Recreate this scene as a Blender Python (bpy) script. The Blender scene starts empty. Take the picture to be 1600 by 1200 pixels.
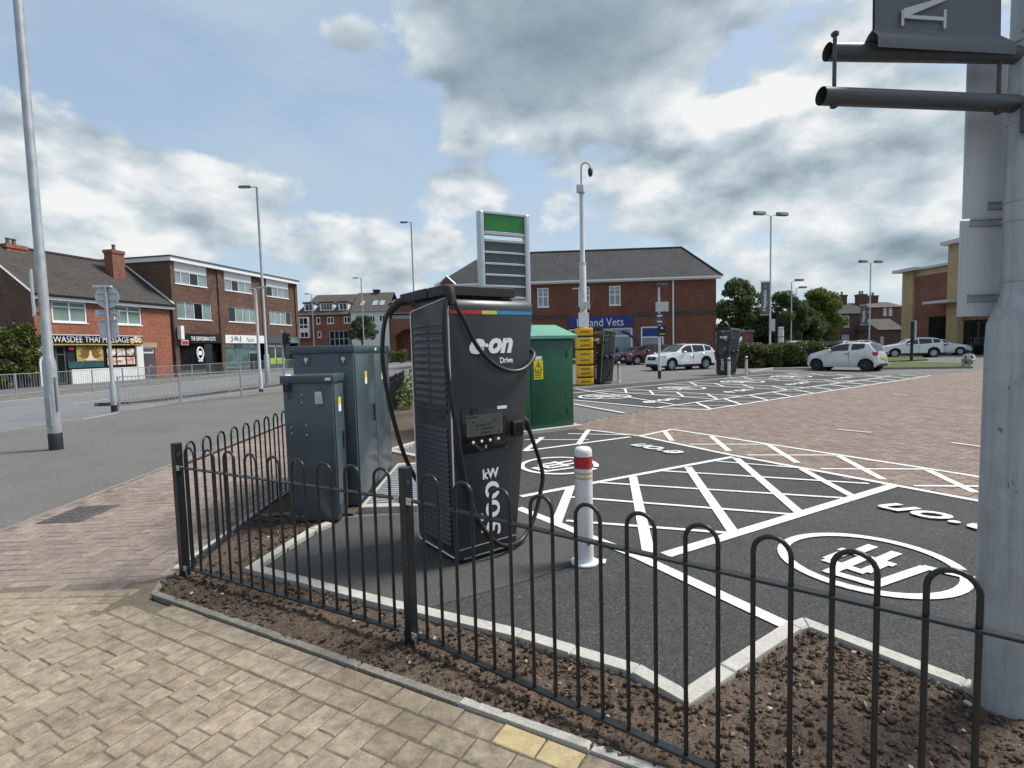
import bpy, bmesh, math, random
import numpy as np
from mathutils import Vector, Matrix, noise as mnoise

random.seed(7)
rng = np.random.default_rng(7)
sc = bpy.context.scene
COL = sc.collection
R_ = math.radians

# ---------------------------------------------------------------- camera
EYE = 1.65
FPX = 830.0
PITCH = math.atan(57.0 / FPX)
ROLL = -0.026
fw = Vector((0, math.cos(PITCH), -math.sin(PITCH)))
r0 = Vector((1, 0, 0))
u0 = Vector((0, math.sin(PITCH), math.cos(PITCH)))
cR = math.cos(ROLL) * r0 + math.sin(ROLL) * u0
cU = -math.sin(ROLL) * r0 + math.cos(ROLL) * u0
cam_data = bpy.data.cameras.new('camera')
cam = bpy.data.objects.new('camera', cam_data)
COL.objects.link(cam)
cam_data.sensor_width = 36.0
cam_data.lens = FPX / 1600.0 * 36.0
cam_data.clip_start = 0.05
cam_data.clip_end = 3000.0
cam.matrix_world = Matrix(((cR.x, cU.x, -fw.x, 0), (cR.y, cU.y, -fw.y, 0), (cR.z, cU.z, -fw.z, EYE), (0, 0, 0, 1)))
sc.camera = cam


def ray(px, py):
    return fw + cR * ((px - 800) / FPX) - cU * ((py - 600) / FPX)


def gp(px, py, z=0.0):
    """where the sight line through a photo point meets the level z"""
    d = ray(px, py)
    t = (z - EYE) / d.z
    return (d.x * t, d.y * t)


def at(px, py, Y):
    d = ray(px, py)
    t = Y / d.y
    return Vector((d.x * t, Y, EYE + d.z * t))


class Plane:
    """vertical plane through (x, y) running along angle a; uv() gives distance along it and height"""
    def __init__(s, x, y, a):
        s.o = Vector((x, y)); s.t = Vector((math.cos(a), math.sin(a))); s.n = Vector((math.sin(a), -math.cos(a))); s.a = a

    def uv(s, px, py, off=0.0):
        d = ray(px, py)
        q = s.o + s.n * off
        t = (s.n @ q) / (s.n.x * d.x + s.n.y * d.y)
        p = Vector((d.x * t, d.y * t))
        return ((p - s.o) @ s.t, EYE + d.z * t)


# ---------------------------------------------------------------- sun, sky, exposure
SUN_EL, SUN_AZ = R_(56), R_(72)       # azimuth from +Y towards +X
sd = Vector((math.sin(SUN_AZ) * math.cos(SUN_EL), math.cos(SUN_AZ) * math.cos(SUN_EL), math.sin(SUN_EL)))
sun_data = bpy.data.lights.new('sun', 'SUN')
sun_data.energy = 3.4
sun_data.angle = R_(18)
sun_data.color = (1.0, 0.955, 0.89)
sun = bpy.data.objects.new('sun', sun_data)
sun.rotation_euler = sd.to_track_quat('Z', 'Y').to_euler()
sun.location = (20, 10, 40)
COL.objects.link(sun)

world = bpy.data.worlds.new('World')
sc.world = world
world.use_nodes = True
world.cycles.sampling_method = 'NONE'     # broad even sky: sampled by the surfaces themselves


class NT:
    """small node-tree writer"""
    def __init__(s, tree):
        s.t = tree; s.n = tree.nodes; s.l = tree.links

    def _in(s, node, key, val):
        sock = node.inputs[key]
        if isinstance(val, bpy.types.NodeSocket):
            s.l.new(val, sock)
        elif val is not None:
            sock.default_value = val

    def node(s, typ, props=None, **ins):
        nd = s.n.new(typ)
        for k, v in (props or {}).items():
            setattr(nd, k, v)
        for k, v in ins.items():
            key = int(k[1:]) if k[0] == 'i' and k[1:].isdigit() else k.replace('_', ' ')
            s._in(nd, key, v)
        return nd

    def math(s, op, a, b=None, c=None, clamp=False):
        nd = s.n.new('ShaderNodeMath'); nd.operation = op; nd.use_clamp = clamp
        for i, v in enumerate((a, b, c)):
            if v is not None:
                s._in(nd, i, v)
        return nd.outputs[0]

    def vec(s, op, a, b=None):
        nd = s.n.new('ShaderNodeVectorMath'); nd.operation = op
        s._in(nd, 0, a)
        if b is not None:
            s._in(nd, 1, b)
        return nd.outputs['Value'] if op in ('LENGTH', 'DOT_PRODUCT') else nd.outputs[0]

    def noise(s, vec, scale, detail=4, rough=0.55, dist=0.0):
        nd = s.n.new('ShaderNodeTexNoise')
        if vec is not None:
            s.l.new(vec, nd.inputs['Vector'])
        nd.inputs['Scale'].default_value = scale
        nd.inputs['Detail'].default_value = detail
        nd.inputs['Roughness'].default_value = rough
        nd.inputs['Distortion'].default_value = dist
        return nd.outputs['Fac']

    def mix(s, fac, a, b, mode='MIX', clamp=False):
        nd = s.n.new('ShaderNodeMix'); nd.data_type = 'RGBA'; nd.blend_type = mode; nd.clamp_result = clamp
        s._in(nd, 0, fac)
        for k, v in ((6, a), (7, b)):
            if isinstance(v, tuple) and len(v) == 3:
                v = v + (1,)
            s._in(nd, k, v)
        return nd.outputs[2]

    def rng(s, v, a, b, c=0.0, d=1.0, smooth=False):
        nd = s.n.new('ShaderNodeMapRange'); nd.clamp = True
        if smooth:
            nd.interpolation_type = 'SMOOTHSTEP'
        s._in(nd, 0, v)
        for i, x in enumerate((a, b, c, d)):
            nd.inputs[i + 1].default_value = x
        return nd.outputs[0]

    def ramp(s, fac, stops):
        nd = s.n.new('ShaderNodeValToRGB')
        s._in(nd, 0, fac)
        el = nd.color_ramp.elements
        while len(el) < len(stops):
            el.new(0.5)
        for e, (p, c) in zip(el, stops):
            e.position = p; e.color = c + (1,) if len(c) == 3 else c
        return nd.outputs[0]


SKY_K = 0.12
w = NT(world.node_tree)
w.n.clear()
tc = w.node('ShaderNodeTexCoord')
dirv = w.vec('NORMALIZE', tc.outputs['Generated'])
sky = w.node('ShaderNodeTexSky', dict(sky_type='NISHITA', sun_disc=False, sun_elevation=SUN_EL, sun_rotation=SUN_AZ,
                                      air_density=1.0, dust_density=1.2, ozone_density=0.6))
sep = w.node('ShaderNodeSeparateXYZ', Vector=dirv)
el = sep.outputs[2]
# thin high veil over the blue
veil_v = w.vec('MULTIPLY', dirv, (1.2, 1.2, 4.2))
veil = w.noise(veil_v, 2.2, 4, 0.55, 0.6)
veil_f = w.rng(veil, 0.34, 0.66, 0.5, 0.97)
k = 1.0 / SKY_K
base = w.mix(veil_f, sky.outputs[0], tuple(c * k for c in (0.335, 0.415, 0.49)))
haze_f = w.rng(el, 0.0, 0.2, 0.55, 0.0)
base = w.mix(haze_f, base, tuple(c * k for c in (0.36, 0.45, 0.52)))
# cloud banks seen over the roofs: place (photo point), size, weight, shade
BANKS = [((200, 300), 0.20, 0.24, 0.08), ((110, 255), 0.16, 0.24, 0.12), ((330, 255), 0.16, 0.16, -0.05), ((560, 400), 0.16, 0.24, 0.10), ((90, 380), 0.2, 0.22, 0.02), ((330, 340), 0.17, 0.2, 0.02), ((700, 390), 0.08, 0.26, 0.15),
         ((735, 300), 0.105, 0.30, 0.12), ((800, 60), 0.27, 0.32, -0.36), ((990, 40), 0.25, 0.26, -0.28), ((1200, 260), 0.34, 0.18, 0.02),
         ((1050, 280), 0.2, 0.16, 0.0), ((1400, 300), 0.3, 0.17, -0.05), ((1300, 160), 0.2, 0.14, 0.1), ((1480, 400), 0.18, 0.2, 0.1),
         ((400, 60), 0.34, -0.16, 0.0), ((150, 60), 0.3, -0.2, 0.0), ((560, 180), 0.2, -0.12, 0.0), ((540, 60), 0.07, 0.2, -0.3)]
bias = None
shade = None
for (bx, by), br, ba, bs in BANKS:
    dv = ray(bx, by).normalized()
    q = w.vec('SUBTRACT', dirv, tuple(dv))
    q = w.vec('MULTIPLY', q, (1.0, 1.0, 1.75))
    g = w.rng(w.vec('LENGTH', q), 0.0, br * 1.25, 1.0, 0.0, True)
    bias = w.math('MULTIPLY_ADD', g, ba, bias if bias is not None else 0.0)
    if bs:
        shade = w.math('MULTIPLY_ADD', g, bs, shade if shade is not None else 0.0)
cv = w.vec('MULTIPLY', dirv, (1.0, 1.0, 1.75))
cvw = cv
n1 = w.noise(cvw, 5.2, 8, 0.54)
cvu = w.vec('ADD', cvw, (0.02, 0.01, 0.062))
n2 = w.noise(cvu, 5.2, 4, 0.48)
dens = w.math('ADD', n1, bias)
cover = w.rng(dens, 0.525, 0.64, 0.0, 1.0, True)
thick = w.rng(dens, 0.56, 0.86, 0.0, 1.0)
lit = w.math('MULTIPLY_ADD', w.math('SUBTRACT', n1, n2), 2.8, 0.68)
lit = w.math('SUBTRACT', lit, w.math('MULTIPLY', thick, 0.13))
lit = w.math('MULTIPLY', lit, w.rng(shade, -0.5, 0.14, 0.22, 1.22), None, True)
ccol = w.ramp(lit, [(0.0, (0.15, 0.19, 0.225)), (0.32, (0.255, 0.31, 0.35)), (0.62, (0.395, 0.45, 0.48)), (1.0, (0.64, 0.645, 0.635))])
ccol = w.vec('MULTIPLY', ccol, (k, k, k))
skyc = w.mix(w.math('MULTIPLY', cover, 0.93), base, ccol)
bg = w.node('ShaderNodeBackground', Color=skyc, Strength=SKY_K)
wo = w.node('ShaderNodeOutputWorld', Surface=bg.outputs[0])

vs = sc.view_settings
vs.view_transform = 'Standard'
vs.look = 'None'
vs.exposure = 0.55
vs.gamma = 1.0
vs.use_curve_mapping = False
sc.cycles.use_denoising = True
sc.cycles.max_bounces = 4
sc.cycles.diffuse_bounces = 2
sc.cycles.glossy_bounces = 2
sc.cycles.transmission_bounces = 3
sc.cycles.transparent_max_bounces = 6
sc.cycles.caustics_reflective = False
sc.cycles.caustics_refractive = False

# ---------------------------------------------------------------- materials
MATS = {}


def pm(name, col, rough=0.6, metal=0.0, var=0.12, vs=3.0, bump=0.0, bs=40.0, spec=0.5, coat=0.0, streak=0.0, emit=None, rvar=0.08, chips=None):
    """plain painted / metal / stone surface with uneven tone, gloss and relief"""
    if name in MATS:
        return MATS[name]
    m = bpy.data.materials.new(name); m.use_nodes = True
    t = NT(m.node_tree)
    b = t.n['Principled BSDF']
    tcn = t.node('ShaderNodeTexCoord').outputs['Object']
    n = t.noise(tcn, vs, 4, 0.62)
    f = t.rng(n, 0.25, 0.75, 1 - var, 1 + var)
    c = t.vec('MULTIPLY', tuple(col), t.node('ShaderNodeCombineXYZ', X=f, Y=f, Z=f).outputs[0])
    if streak:
        sv = t.vec('MULTIPLY', tcn, (6.0, 6.0, 0.35))
        s_ = t.rng(t.noise(sv, 4.0, 6, 0.65), 0.45, 0.75, 1.0, 1.0 - streak)
        c = t.vec('MULTIPLY', c, t.node('ShaderNodeCombineXYZ', X=s_, Y=s_, Z=s_).outputs[0])
    if chips:
        cf = t.rng(t.noise(t.vec('MULTIPLY', tcn, (1.0, 1.0, 0.55)), 17.0, 5, 0.65), 0.68, 0.70)
        c = t.mix(cf, c, chips)
    t.l.new(c, b.inputs['Base Color'])
    rr = t.rng(n, 0.3, 0.7, max(0.02, rough - rvar), min(1, rough + rvar))
    t.l.new(rr, b.inputs['Roughness'])
    b.inputs['Metallic'].default_value = metal
    b.inputs['Specular IOR Level'].default_value = spec
    b.inputs['Coat Weight'].default_value = coat
    b.inputs['Coat Roughness'].default_value = 0.06
    if bump:
        bn = t.node('ShaderNodeBump', Height=t.noise(tcn, bs, 5, 0.6), Strength=bump, Distance=0.01)
        t.l.new(bn.outputs[0], b.inputs['Normal'])
    if emit:
        b.inputs['Emission Color'].default_value = tuple(col) + (1,)
        b.inputs['Emission Strength'].default_value = emit
    MATS[name] = m
    return m


def ground_mat(name, stops, fine=180.0, bump=0.5, rough=0.9, patch=0.7, speck=0.35, scale_mid=7.0, specks=0.0):
    m = bpy.data.materials.new(name); m.use_nodes = True
    t = NT(m.node_tree); b = t.n['Principled BSDF']
    tcn = t.node('ShaderNodeTexCoord').outputs['Object']
    big = t.noise(tcn, patch, 5, 0.6, 0.4)
    mid = t.noise(tcn, scale_mid, 6, 0.65)
    fn = t.noise(tcn, fine, 3, 0.7)
    c = t.ramp(t.math('ADD', t.math('MULTIPLY', big, 0.6), t.math('MULTIPLY', mid, 0.4)), stops)
    f = t.rng(fn, 0.36, 0.66, 1 - speck, 1 + speck)
    f = t.math('MULTIPLY', f, t.rng(t.noise(tcn, fine * 0.35, 2, 0.6), 0.36, 0.66, 1 - speck * 0.5, 1 + speck * 0.5))
    c = t.vec('MULTIPLY', c, t.node('ShaderNodeCombineXYZ', X=f, Y=f, Z=f).outputs[0])
    if specks:
        sp_ = t.rng(t.noise(tcn, 38.0, 2, 0.5), 0.70, 0.74, 0.0, specks)
        c = t.mix(sp_, c, (0.30, 0.29, 0.27))
        st = t.rng(t.noise(t.vec('MULTIPLY', tcn, (1.0, 1.7, 1.0)), 1.3, 6, 0.7, 1.2), 0.56, 0.74, 0.0, 0.35)
        c = t.mix(st, c, (0.12, 0.115, 0.108))
    t.l.new(c, b.inputs['Base Color'])
    b.inputs['Roughness'].default_value = rough
    b.inputs['Specular IOR Level'].default_value = 0.3
    bn = t.node('ShaderNodeBump', Height=t.math('ADD', fn, t.math('MULTIPLY', mid, 0.6)), Strength=bump, Distance=0.006)
    t.l.new(bn.outputs[0], b.inputs['Normal'])
    MATS[name] = m
    return m


def block_mat(name, stops, island, rough=0.85, dirt=0.35, stain=None):
    """paving blocks: each block a tint of its own"""
    m = bpy.data.materials.new(name); m.use_nodes = True
    t = NT(m.node_tree); b = t.n['Principled BSDF']
    if island:
        rnd = t.node('ShaderNodeNewGeometry').outputs['Random Per Island']
    else:
        rnd = t.node('ShaderNodeObjectInfo').outputs['Random']
    pos = t.node('ShaderNodeNewGeometry').outputs['Position']
    big = t.noise(pos, 0.9, 5, 0.6)
    mid = t.noise(pos, 14.0, 6, 0.7)
    fn = t.noise(pos, 120.0, 4, 0.7)
    c = t.ramp(rnd, stops)
    f = t.math('MULTIPLY', t.rng(big, 0.3, 0.7, 1 - dirt * 0.5, 1 + dirt * 0.3), t.rng(mid, 0.28, 0.72, 1 - dirt, 1 + dirt * 0.7))
    f = t.math('MULTIPLY', f, t.rng(fn, 0.3, 0.7, 0.8, 1.2))
    c = t.vec('MULTIPLY', c, t.node('ShaderNodeCombineXYZ', X=f, Y=f, Z=f).outputs[0])
    if stain:
        sf = t.rng(t.noise(pos, 1.7, 6, 0.7, 0.5), 0.52, 0.72, 0.0, 0.65)
        c = t.mix(sf, c, stain)
    t.l.new(c, b.inputs['Base Color'])
    b.inputs['Roughness'].default_value = rough
    b.inputs['Specular IOR Level'].default_value = 0.3
    bn = t.node('ShaderNodeBump', Height=t.math('ADD', mid, t.math('MULTIPLY', fn, 0.5)), Strength=0.55, Distance=0.006)
    t.l.new(bn.outputs[0], b.inputs['Normal'])
    MATS[name] = m
    return m


def brick_mat(name, c1, c2, mortar, bw=0.225, bh=0.075, rough=0.9, gap=0.012, tone=0.35):
    m = bpy.data.materials.new(name); m.use_nodes = True
    t = NT(m.node_tree); b = t.n['Principled BSDF']
    tcn = t.node('ShaderNodeTexCoord').outputs['Object']
    s = t.node('ShaderNodeSeparateXYZ', Vector=tcn)
    v = t.node('ShaderNodeCombineXYZ', X=t.math('ADD', s.outputs[0], s.outputs[1]), Y=s.outputs[2], Z=0.0).outputs[0]
    br = t.node('ShaderNodeTexBrick', Vector=v, Color1=c1 + (1,), Color2=c2 + (1,), Mortar=mortar + (1,), Scale=1.0,
                Mortar_Size=gap, Mortar_Smooth=0.3, Bias=0.0, Brick_Width=bw, Row_Height=bh)
    big = t.noise(tcn, 0.45, 6, 0.65)
    mid = t.noise(tcn, 5.0, 6, 0.7)
    f = t.math('MULTIPLY', t.rng(big, 0.3, 0.7, 1 - tone * 0.6, 1 + tone * 0.5), t.rng(mid, 0.3, 0.7, 1 - tone, 1 + tone))
    c = t.vec('MULTIPLY', br.outputs['Color'], t.node('ShaderNodeCombineXYZ', X=f, Y=f, Z=f).outputs[0])
    t.l.new(c, b.inputs['Base Color'])
    b.inputs['Roughness'].default_value = rough
    b.inputs['Specular IOR Level'].default_value = 0.25
    bn = t.node('ShaderNodeBump', Height=t.math('SUBTRACT', 1.0, br.outputs['Fac']), Strength=0.5, Distance=0.01)
    t.l.new(bn.outputs[0], b.inputs['Normal'])
    MATS[name] = m
    return m


def leaf_mat(name, dark, light, trans=0.25):
    m = bpy.data.materials.new(name); m.use_nodes = True
    t = NT(m.node_tree); b = t.n['Principled BSDF']
    rnd = t.node('ShaderNodeNewGeometry').outputs['Random Per Island']
    tcn = t.node('ShaderNodeTexCoord').outputs['Object']
    n = t.noise(tcn, 0.8, 4, 0.6)
    f = t.math('ADD', t.math('MULTIPLY', rnd, 0.55), t.rng(n, 0.3, 0.7, 0.0, 0.45))
    c = t.mix(f, dark, light)
    t.l.new(c, b.inputs['Base Color'])
    b.inputs['Roughness'].default_value = 0.55
    b.inputs['Specular IOR Level'].default_value = 0.3
    tr = t.node('ShaderNodeBsdfTranslucent', Color=c)
    mx = t.node('ShaderNodeMixShader', Fac=trans)
    t.l.new(b.outputs[0], mx.inputs[1]); t.l.new(tr.outputs[0], mx.inputs[2])
    t.l.new(mx.outputs[0], t.n['Material Output'].inputs[0])
    MATS[name] = m
    return m


def glass_mat(name, col, rough=0.04, var=0.25):
    """window seen by day from outside: dark or curtained room behind a mirror-like pane"""
    return pm(name, col, rough, 0.0, var, 0.9, 0, 1, 0.6, 0.0, rvar=0.02)


def paint_mark():
    m = bpy.data.materials.new('road_paint'); m.use_nodes = True
    t = NT(m.node_tree); b = t.n['Principled BSDF']
    pos = t.node('ShaderNodeNewGeometry').outputs['Position']
    n = t.noise(pos, 26.0, 6, 0.75)
    n2 = t.noise(pos, 2.0, 4, 0.6)
    f = t.rng(t.math('ADD', n, t.math('MULTIPLY', n2, 0.35)), 0.47, 0.68, 0.75, 0.0)
    c = t.mix(f, (0.66, 0.66, 0.635), (0.22, 0.22, 0.215))
    t.l.new(c, b.inputs['Base Color'])
    b.inputs['Roughness'].default_value = 0.7
    bn = t.node('ShaderNodeBump', Height=n, Strength=0.3, Distance=0.004)
    t.l.new(bn.outputs[0], b.inputs['Normal'])
    MATS['road_paint'] = m
    return m


# ---------------------------------------------------------------- mesh helpers
class MB:
    def __init__(s):
        s.v = []; s.f = []; s.m = []

    def add(s, vs, fs, mi=0):
        o = len(s.v)
        s.v.extend([tuple(p) for p in vs])
        for f in fs:
            s.f.append(tuple(i + o for i in f)); s.m.append(mi)
        return s

    def box(s, cx, cy, cz, sx, sy, sz, rz=0.0, mi=0, ry=0.0, rx=0.0):
        P = [Vector((x * sx / 2, y * sy / 2, z * sz / 2)) for x in (-1, 1) for y in (-1, 1) for z in (-1, 1)]
        M = Matrix.Translation((cx, cy, cz)) @ Matrix.Rotation(rz, 4, 'Z') @ Matrix.Rotation(ry, 4, 'Y') @ Matrix.Rotation(rx, 4, 'X')
        return s.add([M @ p for p in P], [(0, 1, 3, 2), (4, 6, 7, 5), (0, 4, 5, 1), (2, 3, 7, 6), (0, 2, 6, 4), (1, 5, 7, 3)], mi)

    def bb(s, x0, x1, y0, y1, z0, z1, mi=0):
        return s.box((x0 + x1) / 2, (y0 + y1) / 2, (z0 + z1) / 2, abs(x1 - x0), abs(y1 - y0), abs(z1 - z0), 0, mi)

    def rbox(s, x0, x1, y0, y1, z0, z1, r=0.01, seg=2, mi=0):
        bm = bmesh.new()
        bmesh.ops.create_cube(bm, size=1.0)
        for v in bm.verts:
            v.co = Vector(((x0 + x1) / 2 + v.co.x * (x1 - x0), (y0 + y1) / 2 + v.co.y * (y1 - y0), (z0 + z1) / 2 + v.co.z * (z1 - z0)))
        bmesh.ops.bevel(bm, geom=list(bm.edges), offset=r, segments=seg, affect='EDGES', profile=0.5)
        bm.verts.index_update()
        s.add([v.co.copy() for v in bm.verts], [[v.index for v in f.verts] for f in bm.faces], mi)
        bm.free()
        return s

    def quad(s, a, b, c, d, mi=0):
        return s.add([a, b, c, d], [(0, 1, 2, 3)], mi)

    def prism(s, pts, z0, z1, mi=0, bottom=True):
        """level polygon raised from z0 to z1"""
        n = len(pts)
        A = sum(pts[i][0] * pts[(i + 1) % n][1] - pts[(i + 1) % n][0] * pts[i][1] for i in range(n))
        if A < 0:
            pts = pts[::-1]
        vs = [(p[0], p[1], z0) for p in pts] + [(p[0], p[1], z1) for p in pts]
        fs = [tuple(range(n, 2 * n))] + [(i, (i + 1) % n, n + (i + 1) % n, n + i) for i in range(n)]
        if bottom:
            fs.append(tuple(range(n - 1, -1, -1)))
        return s.add(vs, fs, mi)

    def extr(s, pts, y0, y1, mi=0):
        """upright polygon in (x, z) pushed from y0 to y1"""
        n = len(pts)
        vs = [(p[0], y0, p[1]) for p in pts] + [(p[0], y1, p[1]) for p in pts]
        fs = [tuple(range(n)), tuple(range(2 * n - 1, n - 1, -1))] + [(i, n + i, n + (i + 1) % n, (i + 1) % n) for i in range(n)]
        return s.add(vs, fs, mi)

    def tube(s, pts, r, n=8, mi=0, caps=True):
        pts = [Vector(p) for p in pts]
        m = len(pts)
        rs = r if isinstance(r, (list, tuple)) else [r] * m
        vs = []
        prev = None
        for i, p in enumerate(pts):
            d = (pts[min(i + 1, m - 1)] - pts[max(i - 1, 0)])
            if d.length < 1e-9:
                d = Vector((0, 0, 1))
            d.normalize()
            if prev is None:
                a = Vector((0, 0, 1)) if abs(d.z) < 0.9 else Vector((1, 0, 0))
                x = d.cross(a).normalized()
            else:
                x = (prev - d * prev.dot(d))
                x = x.normalized() if x.length > 1e-6 else d.cross(Vector((0.3, 0.5, 0.8))).normalized()
            prev = x
            y = d.cross(x)
            for k in range(n):
                a = 2 * math.pi * k / n
                vs.append(p + (x * math.cos(a) + y * math.sin(a)) * rs[i])
        fs = []
        for i in range(m - 1):
            for k in range(n):
                fs.append((i * n + k, i * n + (k + 1) % n, (i + 1) * n + (k + 1) % n, (i + 1) * n + k))
        if caps:
            fs.append(tuple(range(n - 1, -1, -1)))
            fs.append(tuple((m - 1) * n + k for k in range(n)))
        return s.add(vs, fs, mi)

    def lathe(s, prof, n=20, c=(0, 0, 0), mi=0, caps=True):
        vs = []
        for r, z in prof:
            for k in range(n):
                a = 2 * math.pi * k / n
                vs.append((c[0] + r * math.cos(a), c[1] + r * math.sin(a), c[2] + z))
        fs = []
        for i in range(len(prof) - 1):
            for k in range(n):
                fs.append((i * n + k, i * n + (k + 1) % n, (i + 1) * n + (k + 1) % n, (i + 1) * n + k))
        if caps:
            fs.append(tuple(range(n - 1, -1, -1)))
            fs.append(tuple((len(prof) - 1) * n + k for k in range(n)))
        return s.add(vs, fs, mi)

    def build(s, name, mat, parent=None, smooth=None, loc=None, rz=0.0):
        me = bpy.data.meshes.new(name)
        me.from_pydata(s.v, [], s.f)
        mats = mat if isinstance(mat, (list, tuple)) else [mat]
        for mm in mats:
            me.materials.append(MATS[mm] if isinstance(mm, str) else mm)
        if len(mats) > 1:
            me.polygons.foreach_set('material_index', s.m)
        if smooth is not None:
            me.shade_smooth()
            me.set_sharp_from_angle(angle=R_(smooth))
        me.update()
        return link(name, me, parent, loc, rz)


def link(name, me, parent=None, loc=None, rz=0.0):
    o = bpy.data.objects.new(name, me)
    COL.objects.link(o)
    if parent is not None:
        o.parent = parent
    if loc is not None:
        o.location = loc
    if rz:
        o.rotation_euler = (0, 0, rz)
    return o


def tag(o, label=None, cat=None, group=None, kind=None):
    if label: o['label'] = label
    if cat: o['category'] = cat
    if group: o['group'] = group
    if kind: o['kind'] = kind
    return o


def thing(name, label, cat, loc=(0, 0, 0), rz=0.0, group=None):
    o = bpy.data.objects.new(name, None)
    o.empty_display_size = 0.2
    COL.objects.link(o)
    o.location = loc
    o.rotation_euler = (0, 0, rz)
    return tag(o, label, cat, group)


def copy_tree(o, parent=None):
    c = o.copy()
    COL.objects.link(c)
    c.parent = parent
    for ch in list(o.children):
        copy_tree(ch, c)
    return c


def text_mesh(s, size, bold=0.0, shear=0.0, extrude=0.002, align='CENTER', space=1.0):
    cu = bpy.data.curves.new('t', 'FONT')
    cu.body = s; cu.size = size; cu.offset = bold; cu.shear = shear; cu.extrude = extrude
    cu.align_x = align; cu.align_y = 'CENTER'; cu.space_character = space; cu.resolution_u = 3
    o = bpy.data.objects.new('t', cu)
    COL.objects.link(o)
    dg = bpy.context.evaluated_depsgraph_get()
    me = bpy.data.meshes.new_from_object(o.evaluated_get(dg))
    me.materials.clear()
    bpy.data.objects.remove(o)
    bpy.data.curves.remove(cu)
    return me


def lettering(s, size, mat, parent, M, name='lettering', fit=None, **kw):
    """flat letters; M maps text space (x right, y up) into the parent's space; fit = (width, height)"""
    me = text_mesh(s, size, **kw)
    if fit:
        xs = [v.co.x for v in me.vertices]; ys = [v.co.y for v in me.vertices]
        cx, cy = (min(xs) + max(xs)) / 2, (min(ys) + max(ys)) / 2
        fx = fit[0] / (max(xs) - min(xs)); fy = fit[1] / (max(ys) - min(ys)) if fit[1] else fx
        for v in me.vertices:
            v.co.x = (v.co.x - cx) * fx; v.co.y = (v.co.y - cy) * fy
    me.materials.append(MATS[mat])
    me.name = name
    o = link(name, me, parent)
    o.matrix_local = M
    return o


def wall_M(x, y, z):
    """text on a wall whose outside looks along local -y"""
    return Matrix.Translation((x, y, z)) @ Matrix.Rotation(math.pi / 2, 4, 'X')


def in_poly(x, y, P):
    c = False
    n = len(P)
    for i in range(n):
        x1, y1 = P[i]; x2, y2 = P[(i + 1) % n]
        if (y1 > y) != (y2 > y) and x < (x2 - x1) * (y - y1) / (y2 - y1) + x1:
            c = not c
    return c

# ---------------------------------------------------------------- palette
ground_mat('asphalt_fresh', [(0.3, (0.041, 0.041, 0.041)), (0.7, (0.072, 0.071, 0.070))], 190, 0.9, 0.82, 0.6, 0.75, specks=0.6)
ground_mat('asphalt_patch', [(0.3, (0.062, 0.061, 0.060)), (0.7, (0.098, 0.096, 0.093))], 200, 0.8, 0.85, 0.9, 0.6, specks=0.5)
ground_mat('asphalt_worn', [(0.3, (0.105, 0.104, 0.102)), (0.7, (0.165, 0.162, 0.155))], 160, 0.5, 0.9, 0.35, 0.35)
ground_mat('asphalt_footway', [(0.3, (0.108, 0.104, 0.098)), (0.7, (0.162, 0.156, 0.146))], 170, 0.55, 0.9, 0.45, 0.4)
ground_mat('asphalt_road', [(0.3, (0.135, 0.138, 0.142)), (0.7, (0.20, 0.202, 0.205))], 120, 0.4, 0.85, 0.25, 0.3)
ground_mat('joint_sand', [(0.3, (0.11, 0.092, 0.070)), (0.7, (0.20, 0.165, 0.125))], 200, 0.6, 0.95, 2.0, 0.4)
ground_mat('aisle_ground', [(0.3, (0.165, 0.125, 0.105)), (0.7, (0.23, 0.175, 0.147))], 40, 0.4, 0.9, 0.5, 0.3)
ground_mat('soil', [(0.25, (0.058, 0.042, 0.031)), (0.5, (0.10, 0.073, 0.054)), (0.8, (0.185, 0.14, 0.106))], 90, 1.0, 1.0, 1.6, 0.45, 16.0)
ground_mat('concrete', [(0.3, (0.36, 0.345, 0.31)), (0.7, (0.50, 0.485, 0.44))], 140, 0.45, 0.9, 2.5, 0.16, 12.0)
ground_mat('concrete_old', [(0.3, (0.17, 0.16, 0.14)), (0.7, (0.27, 0.25, 0.22))], 140, 0.6, 0.95, 2.5, 0.3, 12.0)
ground_mat('grass', [(0.3, (0.045, 0.075, 0.018)), (0.7, (0.10, 0.125, 0.035))], 60, 0.8, 1.0, 1.2, 0.4)
PINK = [(0.0, (0.205, 0.162, 0.140)), (0.3, (0.235, 0.187, 0.160)), (0.65, (0.255, 0.205, 0.175)), (1.0, (0.28, 0.23, 0.195))]
AISLE = [(0.0, (0.172, 0.128, 0.106)), (0.3, (0.198, 0.149, 0.124)), (0.65, (0.218, 0.167, 0.140)), (1.0, (0.24, 0.188, 0.16))]
BUFF = [(0.0, (0.265, 0.212, 0.152)), (0.35, (0.29, 0.236, 0.174)), (0.7, (0.308, 0.252, 0.186)), (1.0, (0.33, 0.27, 0.198))]
block_mat('pink_block', PINK, False); block_mat('pink_blocks', PINK, True)
block_mat('aisle_block', AISLE, False, dirt=0.2, stain=(0.165, 0.135, 0.118)); block_mat('aisle_blocks', AISLE, True, dirt=0.2, stain=(0.165, 0.135, 0.118))
block_mat('buff_block', BUFF, False, dirt=0.5, stain=(0.22, 0.19, 0.14)); block_mat('buff_blocks', BUFF, True, dirt=0.42, stain=(0.22, 0.19, 0.14))
block_mat('yellow_block', [(0, (0.44, 0.34, 0.17)), (1, (0.50, 0.40, 0.22))], False, dirt=0.25)
paint_mark()

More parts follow.
